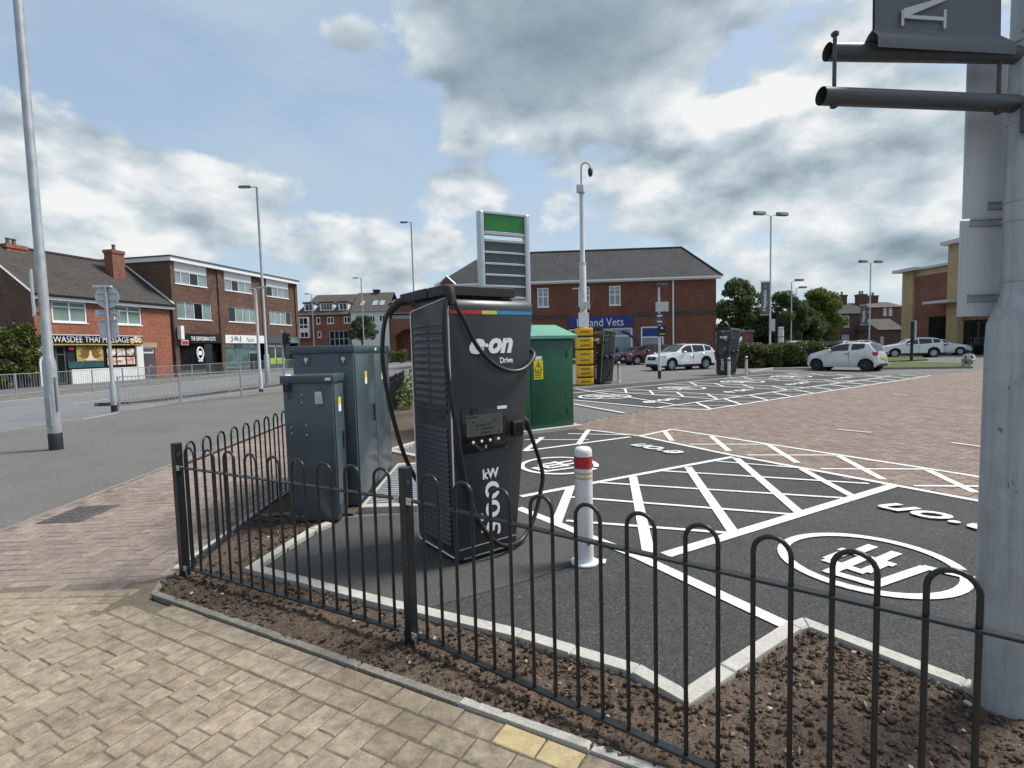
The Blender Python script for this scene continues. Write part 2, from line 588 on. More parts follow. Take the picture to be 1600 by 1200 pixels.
# ---------------------------------------------------------------- setting: levels
def sheet(name, pts, z, mat, thick=0.0, kind='structure'):
    b = MB()
    if thick:
        b.prism(pts, z - thick, z, bottom=False)
    else:
        n = len(pts)
        A = sum(pts[i][0] * pts[(i + 1) % n][1] - pts[(i + 1) % n][0] * pts[i][1] for i in range(n))
        p = pts if A > 0 else pts[::-1]
        b.add([(x, y, z) for x, y in p], [tuple(range(n))])
    return tag(b.build(name, mat), kind=kind)


sheet('ground', [(-1500, -1500), (1500, -1500), (1500, 1500), (-1500, 1500)], -0.135, 'asphalt_worn')
sheet('road', [(-22.3, -60), (-11.6, -60), (-12.2, 16), (-11.3, 26), (-8.2, 52), (-5.5, 75), (-24, 75), (-21.8, 50)], -0.115, 'asphalt_road')
sheet('cross_road', [(-60, 75.0), (0, 75.0), (10, 82), (-60, 82)], -0.111, 'asphalt_road')
sheet('footway', [(-11.45, -30), (-5.08, -30), (-5.05, 5.06), (-5.33, 8.2), (-5.65, 12), (-6.1, 22), (-6.3, 60), (-9.2, 52), (-11.15, 26), (-12.05, 16)], -0.004, 'asphalt_footway', 0.12)
sheet('far_footway', [(-80, -30), (-22.45, -30), (-22.45, 24), (-21.95, 50), (-24.15, 74), (-80, 74)], -0.01, 'asphalt_worn', 0.115)
sheet('path_bed', [(-5.05, -6), (3.2, -6), (3.2, 0.35), (0.42, 1.93), (-2.53, 3.53), (-2.53, 3.9), (-2.64, 6), (-3.0, 12.4), (-3.6, 18), (-4, 22), (-6.05, 22), (-5.6, 12), (-5.28, 8.2), (-5.0, 5.06)], -0.0042, 'joint_sand', 0.1)
sheet('car_park', [(3.25, -8), (120, -8), (120, 140), (-6.2, 140), (-6.25, 60), (-6.05, 22.2), (-4.0, 22.1), (-3.6, 18.1), (-3.0, 12.5), (-2.60, 6), (-2.48, 3.95), (-2.48, 3.54), (0.45, 1.95), (3.25, 0.36)], -0.016, 'asphalt_worn', 0.1)

CL = [gp(917, 672), gp(1000, 681), gp(1145, 710), gp(1252, 732), gp(1380, 755), gp(1527, 782)]
KERB = [gp(520, 822), gp(495, 832), gp(405, 890), gp(636, 949), gp(817, 992), gp(900, 1017), gp(1000, 1047), gp(1068, 1085),
        gp(1125, 1047), gp(1230, 980), gp(1255, 972), gp(1510, 1070)]
bay_poly = KERB[1:] + [(3.4, 0.62), (7.6, 0.6), (5.75, 3.4)] + CL[::-1] + [(0.9, 11.1), (-1.2, 9.9), (-1.0, 7.6), (-0.95, 5.3), (-1.7, 5.2)]
sheet('bay_surface', bay_poly, -0.004, 'asphalt_fresh')
sheet('bay_patch', [gp(410, 890), gp(640, 946), gp(668, 950), gp(822, 907), gp(937, 868), gp(905, 845), gp(820, 797), (-0.2, 5.6), (-0.95, 5.3), (-1.7, 5.15)], 0.0, 'asphalt_patch')

# ---------------------------------------------------------------- paving blocks
def block_geo(L, W, jig=0.0, h=0.022, ch=0.0035, rr=None):
    """one block about its own centre: sides, worn arris, top"""
    r = rr or random
    a, b = L / 2, W / 2
    def ringp(ins, z):
        return [(sx * (a - ins) + r.uniform(-jig, jig), sy * (b - ins) + r.uniform(-jig, jig), z) for sx, sy in ((-1, -1), (1, -1), (1, 1), (-1, 1))]
    v = ringp(0, -h) + ringp(0, -ch) + ringp(ch * 1.3, 0.0)
    f = [(8, 9, 10, 11)]
    for o in (0, 4):
        for i in range(4):
            f.append((o + i, o + (i + 1) % 4, o + 4 + (i + 1) % 4, o + 4 + i))
    return v, f


def herring(poly, ang, W, gap):
    xs = [p[0] for p in poly]; ys = [p[1] for p in poly]
    c, s = math.cos(ang), math.sin(ang)
    cx, cy = (min(xs) + max(xs)) / 2, (min(ys) + max(ys)) / 2
    R = math.hypot(max(xs) - min(xs), max(ys) - min(ys)) / 2 / W + 3
    out = []
    n = int(R) + 2
    for i in range(-n, n + 1):
        for j in range(-n // 2 - 1, n // 2 + 2):
            ox, oy = i + 2 * j, i - 2 * j
            if abs(ox) > R or abs(oy) > R:
                continue
            for (bx, by, rot) in ((ox + 1.0, oy + 0.5, 0.0), (ox + 0.5, oy + 2.0, math.pi / 2)):
                x = cx + (bx * c - by * s) * W; y = cy + (bx * s + by * c) * W
                if in_poly(x, y, poly):
                    out.append((x, y, ang + rot, 2 * W - gap, W - gap))
    return out


def in_view(x, y, z=0.0, m=15):
    v = Vector((x, y, z - EYE))
    q = v.dot(fw)
    if q < 0.1:
        return False
    px = 800 + FPX * v.dot(cR) / q; py = 600 - FPX * v.dot(cU) / q
    return -m < px < 1600 + m and -m < py < 1200 + m


def lay(blocks, parent, one_mat, many_mat, jig, limit=300, hide=None, override=None):
    vis = [b for b in blocks if in_view(b[0], b[1]) and not (hide and hide(b[0], b[1]))]
    vis.sort(key=lambda b: math.hypot(b[0], b[1]) / math.sqrt(b[3] * b[4]))
    near = vis[:limit]
    ids = set(id(b) for b in near)
    cache = {}
    rr = random.Random(3)
    for b in near:
        key = (round(b[3], 3), round(b[4], 3), rr.randrange(4))
        mt = override(b) if override else None
        key = key + (mt,)
        if key not in cache:
            v, f = block_geo(key[0] if jig else b[3], key[1] if jig else b[4], jig, rr=rr)
            me = bpy.data.meshes.new('paving_block')
            me.from_pydata(v, [], f)
            me.materials.append(MATS[mt or one_mat])
            cache[key] = me
        o = link('paving_block', cache[key], parent, (b[0], b[1], rr.uniform(-0.0025, 0.0015)))
        o.rotation_euler = (rr.uniform(-0.004, 0.004), rr.uniform(-0.004, 0.004), b[2] + rr.uniform(-0.008, 0.008) * (3 if jig else 1))
    rest = MB()
    for b in blocks:
        if id(b) in ids:
            continue
        v, f = block_geo(b[3], b[4], jig, rr=rr)
        c, s = math.cos(b[2]), math.sin(b[2]); dz = rr.uniform(-0.0025, 0.0015)
        rest.add([(b[0] + x * c - y * s, b[1] + x * s + y * c, z + dz) for x, y, z in v], f)
    if rest.f:
        tag(rest.build('paving_blocks', many_mat, parent), kind='stuff')


# pink path by the road side
pink = thing('brick_path', None, None); tag(pink, kind='structure')
pink_poly = [(-4.96, 3.74), (-4.96, 5.06), (-5.2, 8.2), (-5.52, 12), (-5.95, 21), (-3.85, 21), (-3.12, 12.4), (-2.74, 6), (-2.66, 3.98), (-2.66, 3.74)]
lay(herring(pink_poly, math.pi / 2 + 0.04, 0.112, 0.009), pink, 'pink_block', 'pink_blocks', 0.0015)
# buff area in front
buff = thing('buff_paving', None, None); tag(buff, kind='structure')
E0, E1 = Vector((-2.55, 3.59)), Vector((3.1, 0.53))
ed = (E1 - E0).normalized(); en = Vector((ed.y, -ed.x))
if en.y > 0:
    en = -en                       # towards the camera side
buff_blocks = []
rr = random.Random(11)
pos = 0.0
L = (E1 - E0).length
for row, wd in ((0, 0.125), (1, 0.13)):
    s_ = 0.10 if row == 0 else 0.0
    while s_ < L:
        ln = rr.uniform(0.175, 0.215)
        off = 0.012 + (0 if row == 0 else 0.128) + wd / 2
        p = E0 + ed * (s_ + ln / 2) + en * off
        if p.y < 3.42 or p.x > -2.4:
            buff_blocks.append((p.x, p.y, math.atan2(ed.y, ed.x), ln - 0.007, wd - 0.007))
        s_ += ln
na = math.atan2(en.y, en.x)
s_ = -4.4
field = [(-4.95, 3.30), (-4.95, -1.0), (3.1, -1.2)]
while s_ < L - 0.1:
    wd = rr.choice((0.105, 0.128, 0.128, 0.15))
    t_ = 0.275 + rr.uniform(-0.15, 0.0) * (1 if s_ < -0.05 else 0)
    if s_ < -0.06:
        t_ = -2.6
    while t_ < 3.4:
        ln = rr.choice((0.10, 0.135, 0.135, 0.17, 0.2))
        p = E0 + ed * (s_ + wd / 2) + en * (t_ + ln / 2)
        ok = p.y < 3.36 and p.y > -0.9 and p.x > -4.95 and p.x < 3.1
        if False:
            ok = False
        if ok:
            buff_blocks.append((p.x, p.y, na, ln - 0.007, wd - 0.007))
        t_ += ln
    s_ += wd
x_ = -4.95                          # two straight courses where pink meets buff
for yy in (3.43, 3.535, 3.64):
    x_ = -4.95 + rr.uniform(0, 0.1)
    while x_ < -2.74:
        buff_blocks.append((x_ + 0.1, yy, 0.0, 0.195, 0.098))
        x_ += 0.201
YELL = [gp(790, 1140), gp(850, 1172)]


def yellow(b):
    return 'yellow_block' if min(math.hypot(b[0] - y[0], b[1] - y[1]) for y in YELL) < 0.1 else None


lay(buff_blocks, buff, 'buff_block', 'buff_blocks', 0.0022, override=yellow)
# car park aisle
aisle_poly = [(CL[0][0] - 0.2, CL[0][1] + 0.3)] + CL + [(5.75, 3.4), (7.6, 0.6), (26, 1.0), (34, 22), (25.5, 27.2), gp(1455, 587), gp(1120, 638), gp(1060, 635), gp(975, 647), (1.3, 11.2)]
aisle = sheet('aisle', aisle_poly, -0.010, 'aisle_ground')
near_aisle = [(CL[0][0] - 0.2, CL[0][1] + 0.3)] + CL + [(5.75, 3.4), (7.2, 1.6), (12, 4.5), (17.5, 12), (19.5, 22.2), gp(1455, 587), gp(1120, 638), gp(1060, 635), gp(975, 647), (1.3, 11.2)]
lay(herring(near_aisle, R_(30.5), 0.105, 0.005), aisle, 'aisle_block', 'aisle_blocks', 0.001)

# ---------------------------------------------------------------- kerbs and edgings
def stones(name, stone, line, width, z0, z1, mat, length=0.9, side=0, mats=None, r=0.008):
    """a run of separate stones along a polyline, mitred at the bends"""
    root = thing(name, None, None); tag(root, kind='structure')
    pts = [Vector(p) for p in line]
    def offs(i, d):
        if i == 0: t = (pts[1] - pts[0]).normalized(); n = Vector((-t.y, t.x)); return pts[0] + n * d
        if i == len(pts) - 1: t = (pts[-1] - pts[-2]).normalized(); n = Vector((-t.y, t.x)); return pts[-1] + n * d
        t1 = (pts[i] - pts[i - 1]).normalized(); t2 = (pts[i + 1] - pts[i]).normalized()
        n1 = Vector((-t1.y, t1.x)); n2 = Vector((-t2.y, t2.x)); m = (n1 + n2)
        m = m / max(0.35, m.dot(n1)); return pts[i] + m * d
    lo, hi = (0, width) if side > 0 else ((-width, 0) if side < 0 else (-width / 2, width / 2))
    c = 0
    for i in range(len(pts) - 1):
        a0, a1, b0, b1 = offs(i, lo), offs(i, hi), offs(i + 1, lo), offs(i + 1, hi)
        seg = (pts[i + 1] - pts[i]).length
        n = max(1, round(seg / length))
        for k_ in range(n):
            f0 = k_ / n + (0.003 / seg if k_ else 0); f1 = (k_ + 1) / n - (0.003 / seg if k_ < n - 1 else 0.0015 / seg)
            q = [a0.lerp(b0, f0), a0.lerp(b0, f1), a1.lerp(b1, f1), a1.lerp(b1, f0)]
            cen = sum(q, Vector((0, 0))) / 4
            b = MB()
            dz = random.uniform(-0.003, 0.003)
            top = [p + (cen - p).normalized() * r for p in q]
            A = [(p.x, p.y, z0) for p in q] + [(p.x, p.y, z1 - r + dz) for p in q] + [(p.x, p.y, z1 + dz) for p in top]
            cw = (q[1] - q[0]).cross(q[2] - q[1]) > 0
            F = [(8, 9, 10, 11)] + [(o + j, o + (j + 1) % 4, o + 4 + (j + 1) % 4, o + 4 + j) for o in (0, 4) for j in range(4)]
            if not cw:
                F = [f[::-1] for f in F]
            b.add(A, F)
            b.build(stone, mats(cen) if mats else mat, root)
            c += 1
    return root


stones('bay_kerb', 'kerb_stone', KERB + [(3.35, 0.66)], 0.085, -0.1, 0.035, 'concrete', 0.75, -1)
EDG = [(-2.70, 3.95), tuple(E0)] + [tuple(E0.lerp(E1, f)) for f in (0.2, 0.4, 0.7, 1.0)]
stones('path_edging', 'edging_stone', EDG, 0.045, -0.1, 0.007, 'concrete_old', 0.6, 1, mats=lambda c: 'concrete' if c.x > -0.14 else 'concrete_old')
stones('fence_edging', 'edging_stone', [(-2.66, 4.0), (-2.72, 6.0), (-3.08, 12.4), (-3.7, 18)], 0.05, -0.1, 0.02, 'concrete', 0.9, -1)
stones('footway_edging', 'edging_stone', [(-4.98, 3.7), (-4.98, 5.06), (-5.24, 8.2), (-5.56, 12), (-6.0, 21)], 0.055, -0.1, 0.004, 'concrete_old', 0.9, 1)
stones('road_kerb', 'kerb_stone', [(-11.5, -6), (-11.6, 4), (-12.1, 16), (-11.2, 26), (-9.2, 42)], 0.13, -0.13, 0.0, 'concrete_old', 0.95, 1, r=0.015)
stones('far_road_kerb', 'kerb_stone', [(-22.4, 12), (-22.4, 24), (-21.9, 50), (-24.1, 74)], 0.13, -0.13, 0.012, 'concrete_old', 1.8, 1, r=0.015)
stones('rear_bay_kerb', 'kerb_stone', [(-0.98, 7.62), (-1.98, 8.55), (-1.55, 9.45), (-0.9, 10.0), (0.3, 10.05)], 0.1, -0.1, 0.05, 'concrete', 0.75, 1)
# traffic island in the road
isl = [(-15.4, 19.5), (-14.2, 19.6), (-12.9, 27.5), (-11.2, 40), (-12.6, 40), (-14.6, 27.5)]
sheet('traffic_island', isl, 0.0, 'asphalt_worn', 0.13)
stones('island_kerb', 'kerb_stone', isl + isl[:1], 0.12, -0.13, 0.014, 'concrete_old', 0.9, 1, r=0.015)

# ---------------------------------------------------------------- soil beds
def soil_bed(name, poly, step, amp, zb=0.0, seed=0):
    xs = [p[0] for p in poly]; ys = [p[1] for p in poly]
    nx = int((max(xs) - min(xs)) / step) + 2; ny = int((max(ys) - min(ys)) / step) + 2
    idx = {}; V = []; Fc = []
    for i in range(nx):
        for j in range(ny):
            x = min(xs) + i * step; y = min(ys) + j * step
            if in_poly(x, y, poly) or in_poly(x + step, y, poly) or in_poly(x, y + step, poly) or in_poly(x + step, y + step, poly):
                q = Vector((x * 3.0 + seed, y * 3.0, 1.7))
                z = zb + amp * (0.9 * mnoise.noise(q * 0.5) + 0.6 * mnoise.noise(q * 2.1) + 0.55 * mnoise.noise(q * 5.7) + 0.35 * mnoise.noise(q * 13.0))
                idx[(i, j)] = len(V); V.append((x, y, z))
    for (i, j) in idx:
        q = [(i, j), (i + 1, j), (i + 1, j + 1), (i, j + 1)]
        if all(t in idx for t in q):
            Fc.append(tuple(idx[t] for t in q))
    b = MB(); b.add(V, Fc)
    return tag(b.build(name, 'soil', smooth=60), kind='structure')


kin = [Vector(p) for p in KERB]
soil_front = [(-2.62, 3.80), (-2.50, 3.63)] + [(E0 + ed * s_ - en * 0.045)[:] for s_ in (0.1, 1.5, 3.0, 4.2, 5.9)] + [(3.3, 0.72)] + [tuple(p) for p in KERB[::-1]] + [(-1.78, 5.3), (-2.68, 5.3)]
soil_front = [tuple(p)[:2] for p in soil_front]
soil_back = [(-2.68, 5.3), (-1.6, 5.3), (-1.6, 7.5), (-1.0, 7.62), (-1.98, 8.55), (-1.55, 9.45), (-0.9, 10.0), (-0.9, 11), (-1.6, 18), (-3.62, 18), (-3.02, 12.4)]
soil_bed('soil_bed', soil_front, 0.021, 0.017, 0.0, 0.0)
soil_bed('rear_soil_bed', soil_back, 0.06, 0.022, 0.004, 5.0)
ico = bmesh.new(); bmesh.ops.create_icosphere(ico, subdivisions=1, radius=1.0); ico.verts.index_update()
IV = [v.co.copy() for v in ico.verts]; IF = [[v.index for v in f.verts] for f in ico.faces]; ico.free()
cl = MB(); pb = MB()
rr = random.Random(21)
cnt = 0
while cnt < 13000:
    x = rr.uniform(-2.6, 3.2); y = rr.uniform(0.7, 5.2)
    if not in_poly(x, y, soil_front):
        continue
    cnt += 1
    edge = mnoise.noise(Vector((x * 1.3, y * 1.3, 4.0)))
    if rr.random() > 0.45 + edge and x < -0.4:
        continue
    s_ = 0.0032 + 0.016 * rr.random() ** 4.0
    stone = rr.random() < 0.014
    sx, sy, sz = (s_ * rr.uniform(0.7, 1.3) for _ in range(3))
    a = rr.uniform(0, 6.3); ca, sa = math.cos(a), math.sin(a)
    V = []
    for v in IV:
        q = v * rr.uniform(0.72, 1.2)
        V.append((x + (q.x * ca - q.y * sa) * sx, y + (q.x * sa + q.y * ca) * sy, 0.006 + sz * 0.35 + q.z * sz * 0.8))
    (pb if stone else cl).add(V, IF)
tag(cl.build('soil_clods', 'soil'), 'loose brown clods over the soil bed inside the black railings', 'soil', kind='stuff')
pm('pebble', (0.42, 0.38, 0.32), 0.8, var=0.3, vs=20)
tag(pb.build('pebbles', 'pebble', smooth=50), 'pale pebbles scattered over the soil bed', 'pebbles', kind='stuff')

lt = MB()
for i in range(420):
    x = rr.uniform(-2.6, 3.2); y = rr.uniform(0.7, 5.2)
    if not in_poly(x, y, soil_front):
        continue
    a = rr.uniform(0, 6.3); l_, w_ = rr.uniform(0.008, 0.03), rr.uniform(0.002, 0.008)
    ca, sa = math.cos(a), math.sin(a); z = rr.uniform(0.014, 0.026)
    lt.add([(x - ca * l_, y - sa * l_, z), (x + sa * w_, y - ca * w_, z + 0.004), (x + ca * l_, y + sa * l_, z + 0.002), (x - sa * w_, y + ca * w_, z + 0.006)], [(0, 1, 2, 3)])
pm('litter', (0.26, 0.19, 0.11), 0.9, var=0.5, vs=9)
tag(lt.build('leaf_litter', 'litter'), 'dry twigs and leaf scraps lying on the soil bed', 'litter', kind='stuff')

# ---------------------------------------------------------------- painted bay markings
_zc = [0.0035]


def strip(b, p, q, wd, z=None, ext=0.0):
    p = Vector(p[:2]); q = Vector(q[:2])
    t = (q - p).normalized(); n = Vector((-t.y, t.x)) * (wd / 2)
    p = p - t * ext; q = q + t * ext
    if z is None:
        _zc[0] += 0.00007
        z = _zc[0]
    b.add([(v.x, v.y, z) for v in (p - n, q - n, q + n, p + n)], [(0, 1, 2, 3)])


def zz(x, y):      # point in the 2x enlarged view that starts at (800, 560)
    return gp(800 + x / 2.0, 560 + y / 2.0)


mk = MB()
for a, b_, wd in [((1190, 398), (480, 615), 0.11), ((28, 432), (690, 308), 0.085), ((235, 223), (400, 243), 0.07), ((400, 243), (690, 303), 0.085), ((690, 303), (1160, 390), 0.085),
                  ((1160, 390), (1480, 450), 0.085), ((1480, 450), (1800, 512), 0.085), ((500, 222), (800, 268), 0.08), ((800, 268), (1300, 345), 0.08), ((1300, 345), (1800, 425), 0.08), ((400, 243), (500, 222), 0.08),
                  ((20, 468), (400, 622), 0.10), ((400, 622), (862, 838), 0.10),
                  ((182, 405), (140, 512), 0.10), ((378, 370), (428, 612), 0.10), ((550, 340), (692, 545), 0.10), ((700, 312), (900, 484), 0.10), ((905, 346), (1062, 430), 0.09),
                  ((170, 508), (672, 546), 0.055), ((170, 433), (872, 488), 0.055), ((262, 388), (1035, 437), 0.055), ((470, 352), (1115, 392), 0.055), ((640, 322), (900, 343), 0.05),
                  ((475, 226), (500, 258), 0.09), ((622, 243), (678, 290), 0.09), ((800, 270), (892, 327), 0.09), ((1020, 305), (1160, 379), 0.09), ((1300, 350), (1448, 420), 0.09), ((1600, 398), (1790, 480), 0.09),
                  ((555, 269), (800, 269), 0.06), ((735, 303), (1010, 303), 0.06), ((965, 346), (1300, 347), 0.06), ((1255, 399), (1640, 402), 0.06),
                  ((40, 290), (370, 246), 0.08), ((175, 236), (380, 240), 0.055), ((238, 225), (207, 270), 0.09), ((95, 247), (40, 290), 0.09), ((40, 255), (240, 255), 0.05)]:
    strip(mk, zz(*a), zz(*b_), wd)


def ev_sign(b, c, a, size, text_at=None):
    """ring with a plug and lead inside; a = direction towards the aisle"""
    ax = Vector(a).normalized(); bx = Vector((ax.y, -ax.x)); c = Vector(c)
    def W(u, v): return c + ax * v * size + bx * u * size
    N = 44
    z = _zc[0] = _zc[0] + 0.0001
    for i in range(N):
        t0, t1 = 2 * math.pi * i / N, 2 * math.pi * (i + 1) / N
        if 0.35 < (t0 % (2 * math.pi)) < 0.62:
            continue
        q = [W(math.cos(t) * r_, math.sin(t) * r_) for t, r_ in ((t0, 0.87), (t1, 0.87), (t1, 1.0), (t0, 1.0))]
        b.add([(p.x, p.y, z) for p in q], [(0, 3, 2, 1)])
    def ln(p, q, w_): strip(b, W(*p), W(*q), w_ * size, None, w_ * size * 0.5)
    ln((-0.30, 0.125), (-0.30, -0.28), 0.125); ln((0.14, 0.125), (0.14, -0.28), 0.125)
    ln((-0.34, 0.12), (0.18, 0.12), 0.125); ln((-0.26, -0.38), (0.10, -0.38), 0.125)
    ln((-0.22, 0.18), (-0.22, 0.52), 0.125); ln((0.06, 0.18), (0.06, 0.52), 0.125)
    ln((-0.08, -0.42), (-0.08, -0.68), 0.125); ln((-0.06, -0.68), (0.36, -0.62), 0.125); ln((0.38, -0.6), (0.46, 0.3), 0.125); ln((0.5, 0.36), (0.86, 0.44), 0.125)
    ln((-0.08, 0.02), (-0.08, -0.26), 0.12)


AA = (0.865, 0.50)
ev_sign(mk, (2.60, 3.83), AA, 0.60)
ev_sign(mk, (0.62, 7.28), AA, 0.55)
# far bays: outer line from (5.1, 13.2) to (17.7, 22.4)
FO = Vector(gp(1120, 638)); FE = Vector(gp(1455, 587)); ft = (FE - FO).normalized(); fn_ = Vector((-ft.y, ft.x))
FL = (FE - FO).length
def fp(u, v): return FO + ft * u + fn_ * v
sheet('far_bay_surface', [fp(-0.6, -0.05)[:], fp(FL + 0.3, -0.05)[:], fp(FL + 0.3, 7.4)[:], fp(-0.6, 7.4)[:]], -0.003, 'asphalt_fresh')
def fs(a, b_, wd): strip(mk, fp(*a), fp(*b_), wd)
fs((-0.5, 0), (FL, 0), 0.09); fs((-0.9, 1.15), (FL - 1.0, 1.15), 0.09)
u_ = -0.2
while u_ < FL - 0.9:
    fs((u_, 0.05), (u_ + 0.95, 1.1), 0.09); fs((u_ + 0.95, 0.05), (u_, 1.1), 0.06)
    u_ += 1.35
fs((-0.5, 0), (-0.9, 1.15), 0.09)
BW, HW, DP = 2.75, 1.25, 6.0
u_ = -0.9
bays = []
while u_ < FL - 2.5:
    fs((u_, 1.2), (u_, DP), 0.09)
    bays.append(u_ + BW / 2)
    fs((u_ + BW, 1.2), (u_ + BW, DP), 0.09)
    v_ = 1.2
    while v_ < DP - 1.0:
        fs((u_ + BW + 0.05, v_), (u_ + BW + HW - 0.05, v_ + 1.1), 0.08); fs((u_ + BW + HW - 0.05, v_), (u_ + BW + 0.05, v_ + 1.1), 0.055)
        v_ += 1.15
    u_ += BW + HW
fs((u_, 1.2), (u_, DP), 0.09)
fs((-0.9, DP), (FL - 1.6, DP), 0.09)
for ub in bays:
    ev_sign(mk, fp(ub, 4.3)[:], (-fn_)[:], 0.85)
for p, q in [((900, 608), (1060, 634)), ((897, 632), (975, 646))]:
    strip(mk, gp(*p), gp(*q), 0.09)
for p, q in [((1308, 672), (1362, 677)), ((1487, 693), (1532, 699)), ((1225, 610), (1262, 606)), ((1395, 617), (1420, 619))]:
    strip(mk, gp(*p), gp(*q), 0.05)
tag(mk.build('bay_markings', 'road_paint'), kind='structure')
for c, a, sz in [(gp(1026, 703), AA, 0.95), ((3.85, 4.68), AA, 0.95)] + [(fp(ub, 2.2)[:], (-fn_)[:], 1.5) for ub in bays]:
    ang = math.atan2(a[1], a[0]) + math.pi / 2
    me = text_mesh('e·on', 0.5, 0.009, 0.35, 0.0)
    xs = [v.co.x for v in me.vertices]; f = sz / (max(xs) - min(xs))
    _zc[0] += 0.0001
    for v in me.vertices:
        v.co.x *= f; v.co.y *= f
    me.materials.append(MATS['road_paint'])
    o = link('painted_lettering', me, None, (c[0], c[1], _zc[0]), ang)
    tag(o, kind='structure')
rm = MB()
pz = -0.108
for p, q, wd in [((-12.35, -4), (-12.65, 16), 0.1), ((-22.1, 0), (-22.1, 24), 0.1), ((-22.1, 24), (-21.6, 50), 0.1)]:
    strip(rm, p, q, wd, pz)
for i in range(3):
    strip(rm, (-17.4, 3 + i * 9.0), (-17.3, 4.6 + i * 9.0), 0.09, pz)
for i in range(5):
    strip(rm, (-14.8 + i * 0.1, 44 + i * 5.0), (-14.6 + i * 0.1, 46.2 + i * 5.0), 0.12, pz)
tag(rm.build('road_markings', 'road_paint'), kind='structure')
strip_foot = MB()
strip(strip_foot, gp(130, 655), gp(185, 645), 0.06, 0.0015)
tag(strip_foot.build('footway_markings', 'road_paint'), kind='structure')
# grass islands of the far car park
sheet('grass_verge', [gp(1375, 576), gp(1517, 574), gp(1500, 568), gp(1400, 566)], 0.06, 'grass', 0.1)
sheet('grass_strip', [gp(1372, 566), gp(1450, 563), gp(1440, 558), gp(1380, 559)], 0.06, 'grass', 0.1)
stones('verge_kerb', 'kerb_stone', [gp(1374, 577), gp(1518, 575)], 0.12, -0.05, 0.1, 'concrete_old', 0.9, -1, r=0.015)
stones('hedge_kerb', 'kerb_stone', [gp(1168, 583), gp(1205, 577), gp(1290, 577)], 0.15, -0.05, 0.1, 'concrete', 0.9, -1, r=0.015)

# ---------------------------------------------------------------- paints and metals
pm('black_paint', (0.009, 0.012, 0.014), 0.36, 0.0, 0.3, 6, 0.2, 60, 0.5, streak=0.2, chips=(0.085, 0.09, 0.09))
pm('black_matt', (0.012, 0.012, 0.013), 0.6, 0.0, 0.2, 8)
pm('cable_rubber', (0.010, 0.010, 0.011), 0.45, 0, 0.15, 12)
pm('charger_body', (0.034, 0.037, 0.040), 0.40, 0.0, 0.14, 2.2, 0.08, 220, 0.5, streak=0.12)
pm('charger_slat', (0.016, 0.018, 0.022), 0.36, 0, 0.2, 5)
pm('white_trim', (0.72, 0.73, 0.74), 0.4, 0, 0.05)
pm('white_print', (0.80, 0.81, 0.82), 0.5, 0, 0.03)
pm('print_red', (0.45, 0.025, 0.03), 0.45); pm('print_yellow', (0.62, 0.56, 0.06), 0.45); pm('print_blue', (0.02, 0.26, 0.50), 0.45)
pm('screen_black', (0.008, 0.008, 0.009), 0.12, 0, 0.1, 4); pm('lcd', (0.075, 0.082, 0.072), 0.2, 0, 0.15, 9); pm('lcd_ink', (0.028, 0.03, 0.028), 0.3)
pm('cabinet_slate', (0.060, 0.085, 0.102), 0.25, 0.0, 0.12, 2.0, 0.04, 200, 0.5, streak=0.15)
pm('steel_bright', (0.55, 0.56, 0.57), 0.35, 0.8, 0.1)
pm('galvanised', (0.36, 0.39, 0.405), 0.5, 0.35, 0.18, 5.0, 0.08, 90, streak=0.2)
pm('galvanised_worn', (0.36, 0.385, 0.405), 0.5, 0.15, 0.2, 5.0, 0.15, 50, streak=0.3, chips=(0.12, 0.12, 0.125))
pm('grey_paint', (0.54, 0.57, 0.60), 0.42, 0.0, 0.08, 1.5, streak=0.15)
pm('pale_grey', (0.55, 0.56, 0.56), 0.5, 0, 0.1, 3.0, streak=0.18)
pm('kiosk_green', (0.004, 0.075, 0.036), 0.36, 0, 0.15, 1.2, 0.05, 80, streak=0.2)
pm('kiosk_roof_skylit', (0.095, 0.28, 0.19), 0.45, 0, 0.12, 1.2)  # light green made paler still: sky light on the roof is in the colour
pm('bollard_white', (0.70, 0.70, 0.68), 0.38, 0, 0.08, 6, streak=0.16)
pm('bollard_red', (0.42, 0.02, 0.035), 0.4); pm('bollard_gold', (0.52, 0.42, 0.20), 0.4)
pm('guard_yellow', (0.84, 0.47, 0.015), 0.5, 0, 0.12, 3.0, streak=0.15)
pm('sign_yellow', (0.80, 0.62, 0.02), 0.45); pm('sign_green', (0.025, 0.20, 0.035), 0.4); pm('sign_slate', (0.055, 0.065, 0.08), 0.4)
pm('silver', (0.46, 0.48, 0.50), 0.38, 0.6, 0.08)
pm('banner_grey', (0.12, 0.13, 0.14), 0.75, 0, 0.15, 4, 0.25, 30); pm('banner_white', (0.55, 0.56, 0.56), 0.7)
pm('arm_grey', (0.062, 0.070, 0.076), 0.48, 0, 0.2, 5, 0.1, 60)
pm('iron', (0.09, 0.085, 0.08), 0.7, 0.3, 0.3, 9, 0.5, 40)

# ---------------------------------------------------------------- bow-top railings
hoop_me = {}


def hoop_mesh(wd, z0, z1):
    key = (round(wd, 3), z0, z1)
    if key not in hoop_me:
        b = MB()
        r = wd / 2
        pts = [(-r, 0, z0), (-r, 0, (z0 + z1) / 2), (-r, 0, z1 - r)] + [(-r * math.cos(a), 0, z1 - r + r * math.sin(a)) for a in [math.pi * i / 10 for i in range(1, 10)]] + [(r, 0, z1 - r), (r, 0, (z0 + z1) / 2), (r, 0, z0)]
        b.tube(pts, 0.0088, 8)
        o = b.build('hoop', 'black_paint', smooth=50)
        hoop_me[key] = o.data
        bpy.data.objects.remove(o)
    return hoop_me[key]


